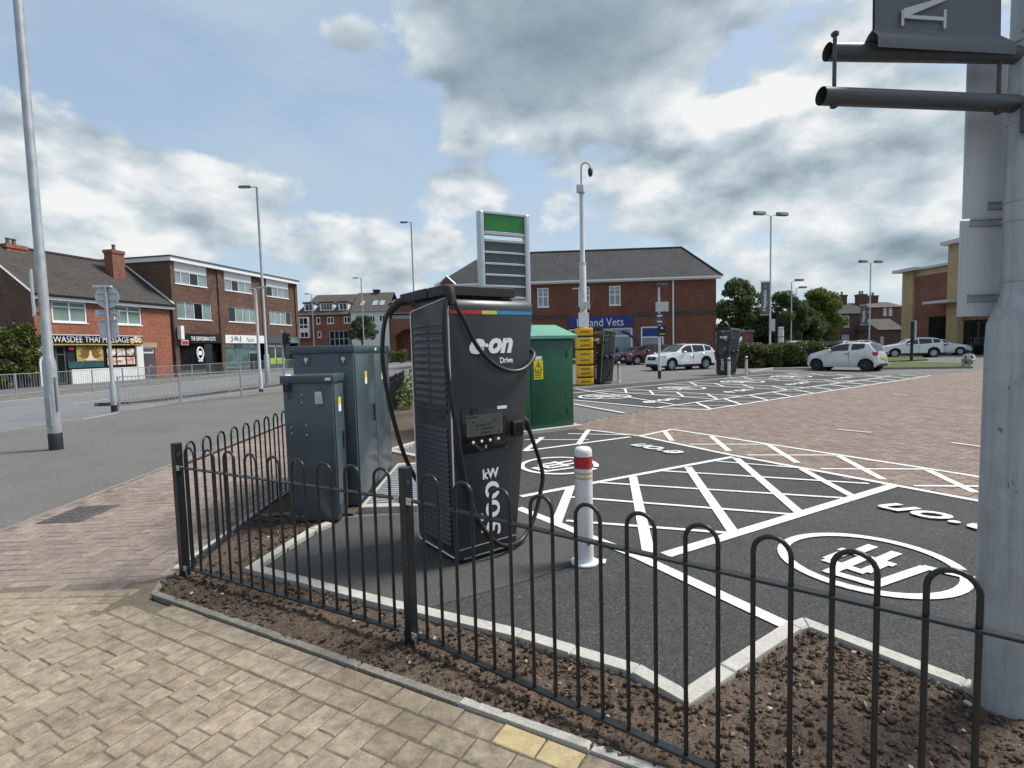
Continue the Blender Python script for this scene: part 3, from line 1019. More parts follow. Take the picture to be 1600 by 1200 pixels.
def railing(p, q, n, label, first=0.14, pitch=0.236, endpost=False, startpost=True, length=None):
    p = Vector(p); q = Vector(q)
    t = (q - p).normalized()
    L = length or (q - p).length
    rt = thing('bow_top_railing', label, 'railing', (p.x, p.y, 0), math.atan2(t.y, t.x), 'black bow-top railings round the soil bed')
    wd = pitch * 0.5
    for i in range(n):
        link('hoop', hoop_mesh(wd, 0.075, 0.985), rt, (first + i * pitch, 0, random.uniform(-0.004, 0.003)), random.uniform(-0.02, 0.02))
    b = MB(); b.rbox(0.0, L, -0.019, 0.019, 0.824, 0.834, 0.002, 1); b.build('top_rail', 'black_paint', rt)
    b = MB(); b.rbox(0.02, L - 0.01, -0.019, 0.019, 0.062, 0.074, 0.002, 1); b.build('bottom_rail', 'black_paint', rt)
    for x in ([-0.002] if startpost else []) + ([L + 0.002] if endpost else []):
        b = MB(); b.rbox(x - 0.027, x + 0.027, -0.026, 0.030, -0.05, 1.01, 0.004, 2); b.build('post', 'black_paint', rt)
    for x, zc in ((0.045, 0.068), (0.045, 0.829), (L - 0.05, 0.068), (L - 0.05, 0.829)):
        b = MB()
        if True:
            b.bb(x - 0.018, x + 0.018, -0.026, -0.019, zc - 0.018, zc + 0.02)
            b.tube([(x, -0.034, zc), (x, 0.03, zc)], 0.006, 6)
            b.tube([(x + 0.008, -0.02, zc - 0.06 if zc < 0.5 else zc), (x + 0.008, -0.02, zc + 0.012)], 0.005, 6)
        b.build('clamp', 'steel_bright', rt)
    return rt


FC = Vector((-2.50, 3.90)); FM = Vector((-0.60, 2.88)); fdir = (Vector((1.36, 1.38)) - FM).normalized()
railing(FC, FM, 9, 'black bow-top railing panel between the corner post and the charger', 0.155, 0.2285)
railing(FM, FM + fdir * 3.3, 13, 'long black bow-top railing running right from the charger to the grey post', 0.19, 0.2367)
AP = [Vector((-2.50, 3.90)), Vector((-2.66, 6.35)), Vector((-2.83, 9.3)), Vector((-3.03, 12.5)), Vector((-3.28, 15.0)), Vector((-3.55, 17.4))]
lab = ['black bow-top railing going back from the corner post along the path', 'black bow-top railing directly behind the smaller slate cabinet', 'black bow-top railing behind the far end of the larger slate cabinet',
       'black bow-top railing seen edge-on left of the charger cable', 'furthest black bow-top railing beside the path']
for i in range(5):
    d = (AP[i + 1] - AP[i]).length
    n = int((d - 0.15) / 0.236)
    railing(AP[i], AP[i + 1], n, lab[i], 0.19, (d - 0.2) / n, startpost=(i > 0), endpost=(i == 4))

# ---------------------------------------------------------------- rapid charger
CP = Plane(-0.45, 3.94, R_(36))


def hexa(pts8, mat, name, parent, top_r=0.0, r=0.01):
    bm = bmesh.new()
    V = [bm.verts.new(p) for p in pts8]          # 0-3 bottom (fl, fr, br, bl), 4-7 top
    for f in ((3, 2, 1, 0), (4, 5, 6, 7), (0, 1, 5, 4), (1, 2, 6, 5), (2, 3, 7, 6), (3, 0, 4, 7)):
        bm.faces.new([V[i] for i in f])
    bm.edges.ensure_lookup_table()
    if top_r:
        es = [e for e in bm.edges if set((e.verts[0], e.verts[1])) in ({V[4], V[5]}, {V[6], V[7]})]
        bmesh.ops.bevel(bm, geom=es, offset=top_r, segments=6, affect='EDGES', profile=0.5)
    es = [e for e in bm.edges if len(e.link_faces) == 2 and e.calc_face_angle() > R_(50)]
    bmesh.ops.bevel(bm, geom=es, offset=r, segments=2, affect='EDGES', profile=0.5)
    me = bpy.data.meshes.new(name); bm.to_mesh(me); bm.free()
    me.materials.append(MATS[mat]); me.shade_smooth(); me.set_sharp_from_angle(angle=R_(35))
    return link(name, me, parent)


def xr(z):       # right flank leans outwards towards the top
    return 0.552 + 0.1215 * z


def build_charger(label, group):
    rt = thing('ev_charger', label, 'charger', (-0.45, 3.94, 0), R_(36), group)
    D_ = 0.655
    body = hexa([(0, 0, 0.035), (xr(0.035), 0, 0.035), (xr(0.035), D_, 0.035), (0, D_, 0.035), (0, 0, 2.045), (xr(2.045), 0, 2.045), (xr(2.045), D_, 2.045), (0, D_, 2.045)], 'charger_body', 'housing', rt, 0.10, 0.012)
    b = MB(); b.bb(0.03, xr(0) - 0.02, 0.03, D_ - 0.03, -0.02, 0.034); b.build('plinth', 'black_matt', rt)
    b = MB(); b.bb(0.02, xr(0.118) - 0.012, -0.0015, 0.01, 0.115, 0.119); b.build('seam', 'pale_grey', body)
    b = MB(); b.bb(0.06, xr(0.0) - 0.03, -0.003, 0.02, 0.036, 0.042); b.build('foot_strip', 'silver', rt)
    # side louvres and trim, left (upright) and right (leaning)
    sl = MB(); sl.add([(0, -0.0, -0.016), (0, 0, 0.018), (-0.013, 0, -0.013), (-0.011, 0, -0.002), (0, 1, -0.016), (0, 1, 0.018), (-0.013, 1, -0.013), (-0.011, 1, -0.002)],
                     [(0, 2, 3, 1), (4, 5, 7, 6), (0, 4, 6, 2), (2, 6, 7, 3), (3, 7, 5, 1)])
    so = sl.build('louvre_slat', 'charger_slat', rt); sme = so.data; bpy.data.objects.remove(so)
    for side in (0, 1):
        tilt = -math.atan(0.1215) if side else 0.0
        def put(y0, ln, z):
            o = link('louvre_slat', sme, rt, ((xr(z) + 0.0005) if side else -0.0005, y0 if not side else y0 + ln, z))
            o.scale = (1, ln, 1)
            if side:
                o.rotation_euler = (0, 0, math.pi)
        nlow = 24 if not side else 16
        for i in range(nlow):
            put(0.075, 0.51, 0.14 + i * (0.93 / nlow))
        for i in range(12 if not side else 8):
            z = 1.24 + i * (0.66 / (12 if not side else 8))
            put(0.075, 0.245, z); put(0.335, 0.25, z)
        b = MB()
        x = -0.004
        if not side:
            b.rbox(x - 0.008, x + 0.002, 0.07, 0.595, 1.165, 1.19, 0.004, 1); b.bb(x - 0.003, x + 0.002, 0.14, 0.26, 1.115, 1.135)
            b.build('side_grip', 'charger_slat', rt)
        def sp(y, z): return ((xr(z) - 0.001) if side else -0.003, y + (0.03 if side and y < 0.3 else 0), z)
        out = []
        for (cy, cz, a0) in ((0.60, 0.095, 270), (0.60, 1.925, 0), (0.055, 1.985, 90), (0.055, 0.095, 180)):
            for k_ in range(6):
                a = R_(a0 + k_ * 18)
                out.append(sp(cy + 0.045 * math.cos(a), cz + 0.045 * math.sin(a)))
        out.append(out[0]); out.append(out[1])
        b = MB(); b.tube(out, 0.0065, 6, caps=False); b.build('trim', 'white_trim', rt, smooth=60)
    # top rail that carries the cables
    b = MB(); b.rbox(0.06, 0.63, 0.03, 0.11, 2.05, 2.125, 0.006); b.build('cable_bar', 'black_matt', rt)
    for y0, y1, dx in ((-0.02, 0.24, 0.0), (0.25, 0.46, -0.012), (0.47, 0.75, 0.0)):
        b = MB(); b.rbox(-0.045 + dx, 0.05 + dx, y0, y1, 2.045, 2.12, 0.006); b.build('cable_bar', 'black_matt', rt)
    b = MB(); b.rbox(0.10, 0.60, 0.15, 0.5, 2.044, 2.085, 0.01); b.build('top_hatch', 'black_matt', rt)
    # coloured band
    z0, z1 = 1.912, 1.94
    for a, c, m in ((0.004, 0.215, 'print_red'), (0.288, 0.425, 'print_yellow'), (0.425, xr(1.92) - 0.012, 'print_blue'), (0.215, 0.288, 'print_red')):
        b = MB(); b.bb(a, c, -0.0022, 0.002, z0, z1); b.build('colour_band', m, body)
    # logo and lettering
    lettering('e', 0.2, 'white_print', body, wall_M(0.235, -0.003, 1.665), fit=(0.145, 0.118), bold=0.010, shear=0.3)
    lettering('on', 0.2, 'white_print', body, wall_M(0.455, -0.003, 1.667), fit=(0.235, 0.122), bold=0.009, shear=0.3)
    b = MB(); b.lathe([(0.015, 0), (0.015, 0.003)], 14); o = b.build('lettering', 'white_print', body); o.matrix_local = wall_M(0.322, -0.0015, 1.672)
    lettering('Drive', 0.06, 'white_print', body, wall_M(0.505, -0.003, 1.552), fit=(0.125, 0.047), bold=0.0015)
    lettering('300', 0.2, 'white_print', body, Matrix.Translation((0.335, -0.003, 0.385)) @ Matrix.Rotation(math.pi / 2, 4, 'X') @ Matrix.Rotation(math.pi / 2, 4, 'Z'), fit=(0.43, 0.135), bold=0.0025)
    lettering('kW', 0.1, 'white_print', body, wall_M(0.325, -0.003, 0.665), fit=(0.15, 0.078), bold=0.002)
    lettering('up to', 0.05, 'white_print', body, Matrix.Translation((0.235, -0.003, 0.285)) @ Matrix.Rotation(math.pi / 2, 4, 'X') @ Matrix.Rotation(math.pi / 2, 4, 'Z'), fit=(0.15, 0.045), bold=0.001)
    # screen
    b = MB(); b.rbox(0.073, 0.497, -0.008, 0.01, 0.848, 1.198, 0.007); scn = b.build('screen', 'screen_black', rt, smooth=40)
    b = MB(); b.bb(0.112, 0.447, -0.0095, 0.0, 0.975, 1.142); b.build('display', 'lcd', scn)
    b = MB()
    rq = random.Random(5)
    for z, segs in ((1.125, ((0.13, 0.21),)), (1.085, ((0.16, 0.19), (0.36, 0.385))), (1.06, ((0.2, 0.215), (0.23, 0.33))), (1.03, ((0.2, 0.215), (0.25, 0.36))), (0.998, ((0.24, 0.34), (0.40, 0.42)))):
        for a, c in segs:
            b.bb(a, c, -0.0105, -0.0095, z - 0.007, z + 0.007)
    b.build('display_text', 'lcd_ink', scn)
    b = MB(); b.bb(0.40, 0.492, -0.0105, -0.007, 1.168, 1.192); b.build('sticker', 'white_print', scn)
    for i in range(4):
        b = MB(); b.lathe([(0.012, 0), (0.012, 0.004), (0.009, 0.006)], 14)
        o = b.build('button', 'white_print', scn, smooth=40); o.matrix_local = Matrix.Translation((0.168 + i * 0.078, -0.007, 0.93 + i * 0.001)) @ Matrix.Rotation(math.pi / 2, 4, 'X')
    b = MB()
    for r_ in (0.008, 0.014, 0.02):
        b.tube([(0.27 + r_ * math.cos(a), -0.009, 0.885 + r_ * math.sin(a)) for a in [R_(-50 + 20 * k_) for k_ in range(6)]], 0.0016, 5)
    b.build('contactless_mark', 'white_print', scn)
    # holsters and plugs
    def holster(x, y, z, side):
        b = MB()
        if side:
            b.rbox(x - 0.02, x + 0.055, y - 0.06, y + 0.06, z - 0.07, z + 0.065, 0.012)
        else:
            b.rbox(x - 0.055, x + 0.05, y - 0.045, y + 0.01, z - 0.065, z + 0.06, 0.012)
        return b.build('holster', 'black_matt', rt, smooth=40)
    h = holster(0.585, 0, 1.0, 0)
    b = MB(); b.rbox(0.56, 0.625, -0.049, -0.044, 0.955, 1.045, 0.004); b.build('socket_cover', 'screen_black', h)
    for y in (0.16, 0.46):
        holster(xr(1.0), y, 1.0, 1)
        b = MB(); b.tube([(xr(1) + 0.02, y, 1.02), (xr(1) + 0.10, y, 1.035), (xr(1) + 0.15, y, 1.0), (xr(1) + 0.165, y, 0.93)], [0.034, 0.036, 0.03, 0.022], 10)
        pl = b.build('plug', 'black_matt', rt, smooth=50)
        b = MB(); b.rbox(xr(1) + 0.055, xr(1) + 0.115, y - 0.022, y + 0.022, 1.06, 1.078, 0.006); b.build('plug_latch', 'pale_grey', pl)
    # cables
    def cable(pts, r_=0.0185):
        P = [Vector(p) for p in pts]
        out = []
        for i in range(len(P) - 1):
            p0, p1, p2, p3 = P[max(i - 1, 0)], P[i], P[i + 1], P[min(i + 2, len(P) - 1)]
            for k_ in range(6):
                t = k_ / 6
                out.append(0.5 * ((2 * p1) + (p2 - p0) * t + (2 * p0 - 5 * p1 + 4 * p2 - p3) * t * t + (3 * p1 - p0 - 3 * p2 + p3) * t ** 3))
        out.append(P[-1])
        b = MB(); b.tube(out, r_, 10); b.build('cable', 'cable_rubber', rt, smooth=60)
    def fpt(px, py, off):
        u, z = CP.uv(px, py, off); return (u, -off, z)
    cable([(0.0, -0.02, 2.06), fpt(695, 480, 0.05), fpt(694, 520, 0.055), fpt(697, 565, 0.05), fpt(703, 610, 0.045), fpt(714, 675, 0.045), fpt(727, 752, 0.045), fpt(747, 812, 0.05), fpt(774, 846, 0.06), fpt(796, 852, 0.04),
           fpt(816, 842, -0.03), fpt(833, 813, -0.08), fpt(844, 772, -0.12), fpt(847, 735, -0.14), (xr(1) + 0.166, 0.16, 0.945)])
    cable([(0.03, -0.01, 2.07), fpt(712, 476, 0.04), fpt(728, 505, 0.05), fpt(745, 540, 0.055), fpt(772, 569, 0.055), fpt(800, 580, 0.05), fpt(822, 574, 0.03), fpt(834, 552, -0.04), (xr(1.62) + 0.035, 0.22, 1.68), (xr(1.8) + 0.02, 0.4, 1.85)], 0.0175)
    cable([(-0.02, 0.70, 2.05), (-0.10, 0.78, 2.02), (-0.17, 0.80, 1.88), (-0.20, 0.80, 1.6), (-0.17, 0.80, 1.3), (-0.11, 0.80, 1.0), (-0.03, 0.78, 0.7), (0.10, 0.75, 0.45), (0.30, 0.72, 0.4), (0.5, 0.72, 0.6), (xr(1) + 0.12, 0.62, 0.8), (xr(1) + 0.166, 0.46, 0.945)])
    b = MB(); b.tube([(0.0, -0.012, 2.085), (-0.005, -0.035, 2.045), (-0.008, -0.05, 1.97)], [0.045, 0.038, 0.024], 10); b.build('cable_boot', 'black_matt', rt, smooth=50)
    b = MB(); b.tube([(0.02, 0.68, 2.075), (-0.06, 0.75, 2.05), (-0.13, 0.795, 1.96)], [0.045, 0.036, 0.024], 10); b.build('cable_boot', 'black_matt', rt, smooth=50)
    return rt


GC = 'rapid chargers of the car park'
ch1 = build_charger('large black rapid charger in the foreground behind the railings', GC)
for pp, lb in (((922, 599), 'black charger beside the yellow pole guard, louvred side showing'), ((1119, 585), 'black charger standing in front of the dark hedge and white car')):
    c = copy_tree(ch1)
    g_ = gp(*pp)
    c.location = (g_[0], g_[1], 0); c.rotation_euler = (0, 0, R_(-58)); c.scale = (1.13, 1.13, 1.13); c['label'] = lb

# ---------------------------------------------------------------- slate cabinets
def cabinet(label, x, y, wd, dp, ht, rz, doors):
    rt = thing('feeder_cabinet', label, 'cabinet', (x, y, 0), rz, 'slate grey electrical cabinets')
    b = MB(); b.rbox(0, wd, 0, dp, 0.03, ht - 0.075, 0.006); b.build('shell', 'cabinet_slate', rt, smooth=40)
    b = MB(); b.rbox(-0.02, wd + 0.02, -0.022, dp + 0.02, ht - 0.078, ht, 0.008); b.build('lid', 'cabinet_slate', rt, smooth=40)
    b = MB(); b.bb(0.02, wd - 0.02, 0.02, dp - 0.02, -0.03, 0.032); b.build('plinth', 'black_matt', rt)
    n = len(doors)
    for (y0, y1) in doors:
        b = MB(); b.rbox(wd - 0.004, wd + 0.012, y0, y1, 0.07, ht - 0.10, 0.004); d = b.build('door', 'cabinet_slate', rt, smooth=40)
        b = MB(); b.rbox(wd + 0.010, wd + 0.026, y1 - 0.10, y1 - 0.07, ht * 0.48, ht * 0.60, 0.005); b.build('handle', 'black_matt', d)
        b = MB(); b.bb(wd + 0.012, wd + 0.014, (y0 + y1) / 2 - 0.045, (y0 + y1) / 2 + 0.045, ht * 0.79 - 0.07, ht * 0.79 - 0.001); b.build('sticker', 'white_print', d)
        b = MB(); b.bb(wd + 0.012, wd + 0.0145, (y0 + y1) / 2 - 0.045, (y0 + y1) / 2 + 0.045, ht * 0.79, ht * 0.79 + 0.07); b.build('warning_sticker', 'sign_yellow', d)
    return rt


c1 = cabinet('smaller slate cabinet with white dome on its lid, behind the railings', -2.17, 5.02, 0.46, 0.36, 1.44, R_(3), [(0.02, 0.34)])
b = MB(); b.lathe([(0.045, 0), (0.046, 0.03), (0.036, 0.052), (0.012, 0.062)], 16, (0.04, 0.03, 1.39)); b.build('dome_sensor', 'pale_grey', c1, smooth=50)
b = MB(); b.rbox(0.015, 0.065, -0.05, -0.02, 1.29, 1.365, 0.008); b.tube([(0.05, -0.035, 1.30), (0.065, -0.03, 1.24), (0.05, -0.01, 1.22)], 0.005, 6); b.build('sensor_bracket', 'black_matt', c1)
b = MB(); b.rbox(0.30, 0.365, -0.035, 0.002, 1.16, 1.28, 0.008); b.bb(0.315, 0.35, -0.038, -0.034, 1.215, 1.265); kb = b.build('key_safe', 'grey_paint', c1, smooth=40)
b = MB()
for x, z in ((0.17, 1.255), (0.17, 1.18), (0.06, 0.95), (0.06, 0.89), (0.20, 0.87), (0.20, 0.96), (0.08, 0.62), (0.06, 0.42), (0.07, 0.08), (0.12, 0.08)):
    b.tube([(x, -0.006, z), (x, 0.002, z)], 0.008, 8)
b.build('bolt', 'steel_bright', c1)
b = MB(); b.bb(0.40, 0.455, -0.024, -0.021, 1.385, 1.41); b.build('label_plate', 'white_print', c1)
c2 = cabinet('larger slate cabinet with two side doors, behind the smaller one', -2.26, 5.50, 0.62, 1.74, 1.72, R_(1.5), [(0.03, 0.86), (0.88, 1.71)])
for x in (0.14, 0.52):
    b = MB(); b.tube([(x, -0.016, 1.58), (x, 0.002, 1.58)], 0.022, 14); b.bb(x - 0.006, x + 0.006, -0.02, -0.015, 1.535, 1.575); b.build('lock', 'steel_bright', c2, smooth=40)
    b = MB(); b.rbox(x - 0.05, x + 0.05, -0.004, 0.002, 1.52, 1.63, 0.003); b.build('lock_plate', 'cabinet_slate', c2)
b = MB(); b.bb(0.62 + 0.021, 0.62 + 0.023, 0.9, 0.98, 1.66, 1.69); b.build('label_plate', 'white_print', c2)
# ribbed access plates beside the cabinets
pl = thing('access_slab', None, None, (-1.60, 5.36, 0), R_(1.5)); tag(pl, kind='structure')
b = MB(); b.rbox(0.0, 0.62, 0.0, 2.1, -0.05, 0.055, 0.008); b.build('concrete_slab', 'concrete', pl)
for i in range(22):
    b = MB(); b.bb(0.05, 0.57, 0.12 + i * 0.085, 0.165 + i * 0.085, 0.055, 0.068); b.build('rib', 'galvanised', pl)

# ---------------------------------------------------------------- green substation kiosk
KP = Plane(1.23 - 1.95 * math.cos(R_(30)), 10.66 - 1.95 * math.sin(R_(30)), R_(30))
kt = thing('substation_kiosk', 'dark green electrical kiosk with sky-lit pale green roof behind the charger', 'kiosk', (KP.o.x, KP.o.y, 0), R_(30))
b = MB(); b.rbox(0, 1.95, 0, 1.7, 0.04, 1.80, 0.01); b.build('shell', 'kiosk_green', kt, smooth=40)
b = MB(); b.bb(-0.12, 2.09, -0.13, 1.8, -0.05, 0.06); b.build('plinth', 'concrete', kt)
b = MB()
e0, e1, f0, f1 = -0.07, 2.03, -0.08, 1.78
b.add([(e0, f0, 1.80), (e1, f0, 1.80), (e1, f1, 1.80), (e0, f1, 1.80), (e0, f0, 1.86), (e1, f0, 1.86), (e1, f1, 1.86), (e0, f1, 1.86), (e0 + 0.2, 0.42, 2.09), (e1 - 0.2, 0.42, 2.09), (e1 - 0.2, 1.28, 2.09), (e0 + 0.2, 1.28, 2.09)],
      [(3, 2, 1, 0), (0, 1, 5, 4), (1, 2, 6, 5), (2, 3, 7, 6), (3, 0, 4, 7), (4, 5, 9, 8), (5, 6, 10, 9), (6, 7, 11, 10), (7, 4, 8, 11), (8, 9, 10, 11)])
b.build('roof', 'kiosk_roof_skylit', kt)
for x0, x1 in ((0.06, 0.92), (0.94, 1.80)):
    b = MB(); b.rbox(x0, x1, -0.012, 0.002, 0.12, 1.76, 0.004); d = b.build('door', 'kiosk_green', kt, smooth=40)
    for z in (0.35, 1.5):
        b = MB(); b.tube([(1.80 if x0 > 0.5 else 0.06, -0.016, z - 0.06), (1.80 if x0 > 0.5 else 0.06, -0.016, z + 0.06)], 0.012, 8); b.build('hinge', 'kiosk_green', d)
u0_, zt = KP.uv(833, 563); u1_, zb_ = KP.uv(848, 592)
b = MB(); b.bb(u0_, u1_, -0.018, -0.012, zb_, zt); sg = b.build('warning_sign', 'sign_yellow', kt)
b = MB(); cx_ = (u0_ + u1_) / 2; hh = (zt - zb_)
tz0, tz1, tw = zb_ + hh * 0.48, zb_ + hh * 0.92, (u1_ - u0_) * 0.42
b.tube([(cx_ - tw, -0.0195, tz0), (cx_ + tw, -0.0195, tz0), (cx_, -0.0195, tz1), (cx_ - tw, -0.0195, tz0)], 0.008, 5)
b.extr([(cx_ + 0.01, tz0 + 0.12), (cx_ - 0.03, tz0 + 0.065), (cx_ + 0.0, tz0 + 0.065), (cx_ - 0.01, tz0 + 0.02), (cx_ + 0.03, tz0 + 0.08), (cx_ + 0.0, tz0 + 0.08)], -0.02, -0.018)
for i in range(4):
    b.bb(cx_ - tw, cx_ + tw * (0.9 - 0.15 * (i % 2)), -0.0195, -0.018, zb_ + hh * (0.08 + 0.09 * i), zb_ + hh * (0.12 + 0.09 * i))
b.build('warning_print', 'black_matt', sg)
b = MB(); b.bb(u0_ + 0.01, u1_ - 0.02, -0.017, -0.012, zt + 0.01, zt + 0.075); b.build('label_plate', 'white_print', kt)

# ---------------------------------------------------------------- bollards
def bollard(label, x, y):
    rt = thing('bollard', label, 'bollard', (x, y, 0), 0, 'white bollards with red band')
    b = MB(); b.lathe([(0.068, -0.02), (0.068, 0.845), (0.066, 0.868), (0.052, 0.888), (0.02, 0.895)], 28); po = b.build('post', 'bollard_white', rt, smooth=50)
    b = MB(); b.lathe([(0.0695, 0.735), (0.0695, 0.825)], 28); b.build('red_band', 'bollard_red', rt, smooth=50)
    for z in (0.655, 0.69):
        b = MB(); b.lathe([(0.0692, z), (0.0692, z + 0.018)], 28); b.build('gold_band', 'bollard_gold', rt, smooth=50)
    b = MB(); b.lathe([(0.105, 0.0), (0.105, 0.012), (0.07, 0.02)], 28)
    b.prism([(0.06, -0.05), (0.15, -0.04), (0.17, 0.03), (0.06, 0.05)], 0.0, 0.01)
    fl_ = b.build('base_flange', 'bollard_white', rt, smooth=40)
    b = MB(); b.rbox(0.012, 0.034, -0.068, -0.058, 0.155, 0.185, 0.002, 1); b.build('sticker', 'bollard_red', rt)
    return rt


bo = bollard('near white bollard with red band at the edge of the charging bay', 0.52, 3.95)
for (px, py), lb in (((931, 598), 'white bollard right of the yellow pole guard'), ((967, 597), 'white bollard right of the charger by the yellow guard'),
                     ((1139, 588), 'white bollard in front of the charger by the hedge'), ((1166, 584), 'white bollard left of the hedge, beyond the furthest charger')):
    c = copy_tree(bo); g_ = gp(px, py); c.location = (g_[0], g_[1], 0); c['label'] = lb

# ---------------------------------------------------------------- grey post with banner at the right edge
PX, PY = 2.155, 2.27
pt = thing('sign_post', 'thick worn grey post at the right edge of the picture', 'post', (PX, PY, 0))
b = MB(); b.lathe([(0.108, -0.05), (0.106, 0.02), (0.102, 1.60), (0.098, 1.70), (0.062, 1.80), (0.058, 1.82), (0.052, 5.2), (0.05, 5.25)], 40); b.build('shaft', 'galvanised_worn', pt, smooth=40)
for z in (1.87, 2.12, 2.20, 2.52, 2.84):
    b = MB(); b.lathe([(0.057, z), (0.0605, z + 0.003), (0.0605, z + 0.012), (0.057, z + 0.015)], 32); b.bb(0.05, 0.085, -0.015, 0.015, z, z + 0.014); b.build('clip_band', 'galvanised_worn', pt, smooth=40)
b = MB(); b.rbox(0.005, 0.09, -0.118, -0.098, 0.55, 0.95, 0.006); b.build('service_door', 'galvanised_worn', pt)
# sign boards seen from behind
sb = thing('sign_board', 'large grey sign board seen from behind on the right post', 'sign', (PX, PY + 0.075, 0), R_(-6))
xa = -0.15
b = MB(); b.rbox(xa, 0.9, 0.028, 0.034, 2.165, 2.83, 0.002, 1); b.build('board', 'grey_paint', sb)
b = MB(); b.rbox(xa - 0.008, 0.9, 0.028, 0.034, 1.735, 2.157, 0.002, 1); b.build('board', 'grey_paint', sb)
for z, x0 in ((1.80, xa + 0.03), (2.13, xa + 0.03), (2.20, xa + 0.10), (2.62, xa + 0.14)):
    b = MB(); b.bb(x0, 0.85, 0.018, 0.028, z, z + 0.006); b.bb(x0, 0.85, 0.018, 0.028, z + 0.026, z + 0.032); b.bb(x0, 0.85, 0.024, 0.028, z, z + 0.032); b.build('channel', 'galvanised', sb)
# banner arms
ba = thing('banner_bracket', 'dark grey tube arms holding the banner on the right post', 'bracket', (PX, PY, 0))
def arm_end(px, py, z):
    d = ray(px, py); t = (z - EYE) / d.z; return Vector((d.x * t - PX, d.y * t - PY, z))
zl, zu = 2.60, 2.795
el_ = arm_end(1283, 150, zl); eu_ = arm_end(1293, 81, zu)
for e_, z in ((el_, zl), (eu_, zu)):
    e_.z = z
    t = Vector((e_.x, e_.y, 0)).normalized()
    b = MB(); b.tube([(e_.x, e_.y, z), (0.0, 0.0, z)], 0.034, 24, caps=False); b.tube([(e_.x + t.x * -0.0, e_.y, z), (0, 0, z)], 0.029, 24, caps=False)
    b.add([], []); b.build('arm', 'arm_grey', ba, smooth=40)
    b = MB(); b.tube([(e_.x - t.x * 0.04, e_.y - t.y * 0.04, z), (e_.x - t.x * 0.044, e_.y - t.y * 0.044, z)], 0.030, 24); b.build('end_cap', 'black_matt', ba, smooth=40)
tl = Vector((el_.x, el_.y, 0)).normalized()
for f in (0.06, 0.86):
    p_ = -tl * 0 + Vector((el_.x, el_.y, 0)) * (1 - f)
    b = MB(); b.tube([(p_.x, p_.y, zl - 0.045), (p_.x, p_.y, zu + 0.05)], 0.0075, 8); b.tube([(p_.x, p_.y, zl - 0.042), (p_.x, p_.y, zl - 0.03)], 0.014, 6); b.tube([(p_.x, p_.y, zu + 0.034), (p_.x, p_.y, zu + 0.046)], 0.014, 6)
    b.build('tie_bolt', 'iron', ba, smooth=40)
b = MB(); b.rbox(-0.075, 0.05, -0.075, -0.052, 2.46, 2.58, 0.01); b.tube([(-0.05, -0.08, 2.52), (-0.05, -0.05, 2.52)], 0.012, 8); b.build('saddle', 'arm_grey', ba)
# banner cloth
an_ = math.atan2(-tl.y, -tl.x)
bn_ = thing('banner', 'grey hanging banner with a white capital letter above the tube arms', 'banner', (PX, PY, 0), an_)
Lb = Vector((eu_.x, eu_.y)).length
b = MB()
x0, x1 = -Lb + 0.16, -0.135
prof = [(0.036, zu - 0.02), (0.037, zu + 0.015), (0.030, zu + 0.032), (0.012, zu + 0.05), (0.006, zu + 0.068), (0.005, zu + 0.3), (0.005, zu + 0.9), (0.006, zu + 1.75)]
NX = 12
V = []; Fc = []
for sgn in (-1, 1):
    for i in range(NX + 1):
        for k_, (y, z) in enumerate(prof):
            fl_ = (1 - 0.0) * (0.035 if k_ < 4 else 0.0)
            x = (x0 - 0.012 * (k_ < 4)) + (x1 + 0.05 * (k_ < 4) - x0) * i / NX
            V.append((x, sgn * y + 0.006 * math.sin(i * 0.9 + k_ * 0.5) * (k_ > 4), z))
n_ = len(prof)
for s_ in range(2):
    o_ = s_ * (NX + 1) * n_
    for i in range(NX):
        for k_ in range(n_ - 1):
            q = (o_ + i * n_ + k_, o_ + (i + 1) * n_ + k_, o_ + (i + 1) * n_ + k_ + 1, o_ + i * n_ + k_ + 1)
            Fc.append(q if s_ == 0 else q[::-1])
b.add(V, Fc); b.build('cloth', 'banner_grey', bn_, smooth=60)
for s_ in (-1,):
    BM = Matrix.Translation(((x0 + x1) / 2 + 0.02, -0.018, zu + 0.075)) @ Matrix.Rotation(math.pi / 2, 4, 'X') @ Matrix.Rotation(math.pi / 2, 4, 'Z')
    b = MB(); hM = 0.20
    for k_, Q in enumerate([((0, 0), (0.36, 0), (0.36, 0.06), (0, 0.06)), ((0.72, 0), (1.16, 0), (1.16, 0.06), (0.72, 0.06)), ((0, 0.94), (0.3, 0.94), (0.3, 1), (0, 1)), ((0.86, 0.94), (1.16, 0.94), (1.16, 1), (0.86, 1)),
                            ((0.14, 0.06), (0.21, 0.06), (0.21, 0.94), (0.14, 0.94)), ((0.87, 0.06), (1.03, 0.06), (1.03, 0.94), (0.87, 0.94)), ((0.14, 0.96), (0.54, 0.0), (0.61, 0.0), (0.32, 0.96)), ((0.57, 0.0), (0.62, 0.0), (0.97, 0.96), (0.89, 0.96))]):
        b.add([(x * hM, y * hM, 0.0004 * k_) for x, y in Q], [(0, 1, 2, 3)])
    o = b.build('lettering', 'banner_white', bn_); o.matrix_local = BM
    lettering('ajestic', 0.4, 'banner_white', bn_, BM @ Matrix.Translation((0.255 + 0.42, 0.075, 0)), fit=(0.84, 0.24), bold=0.004)

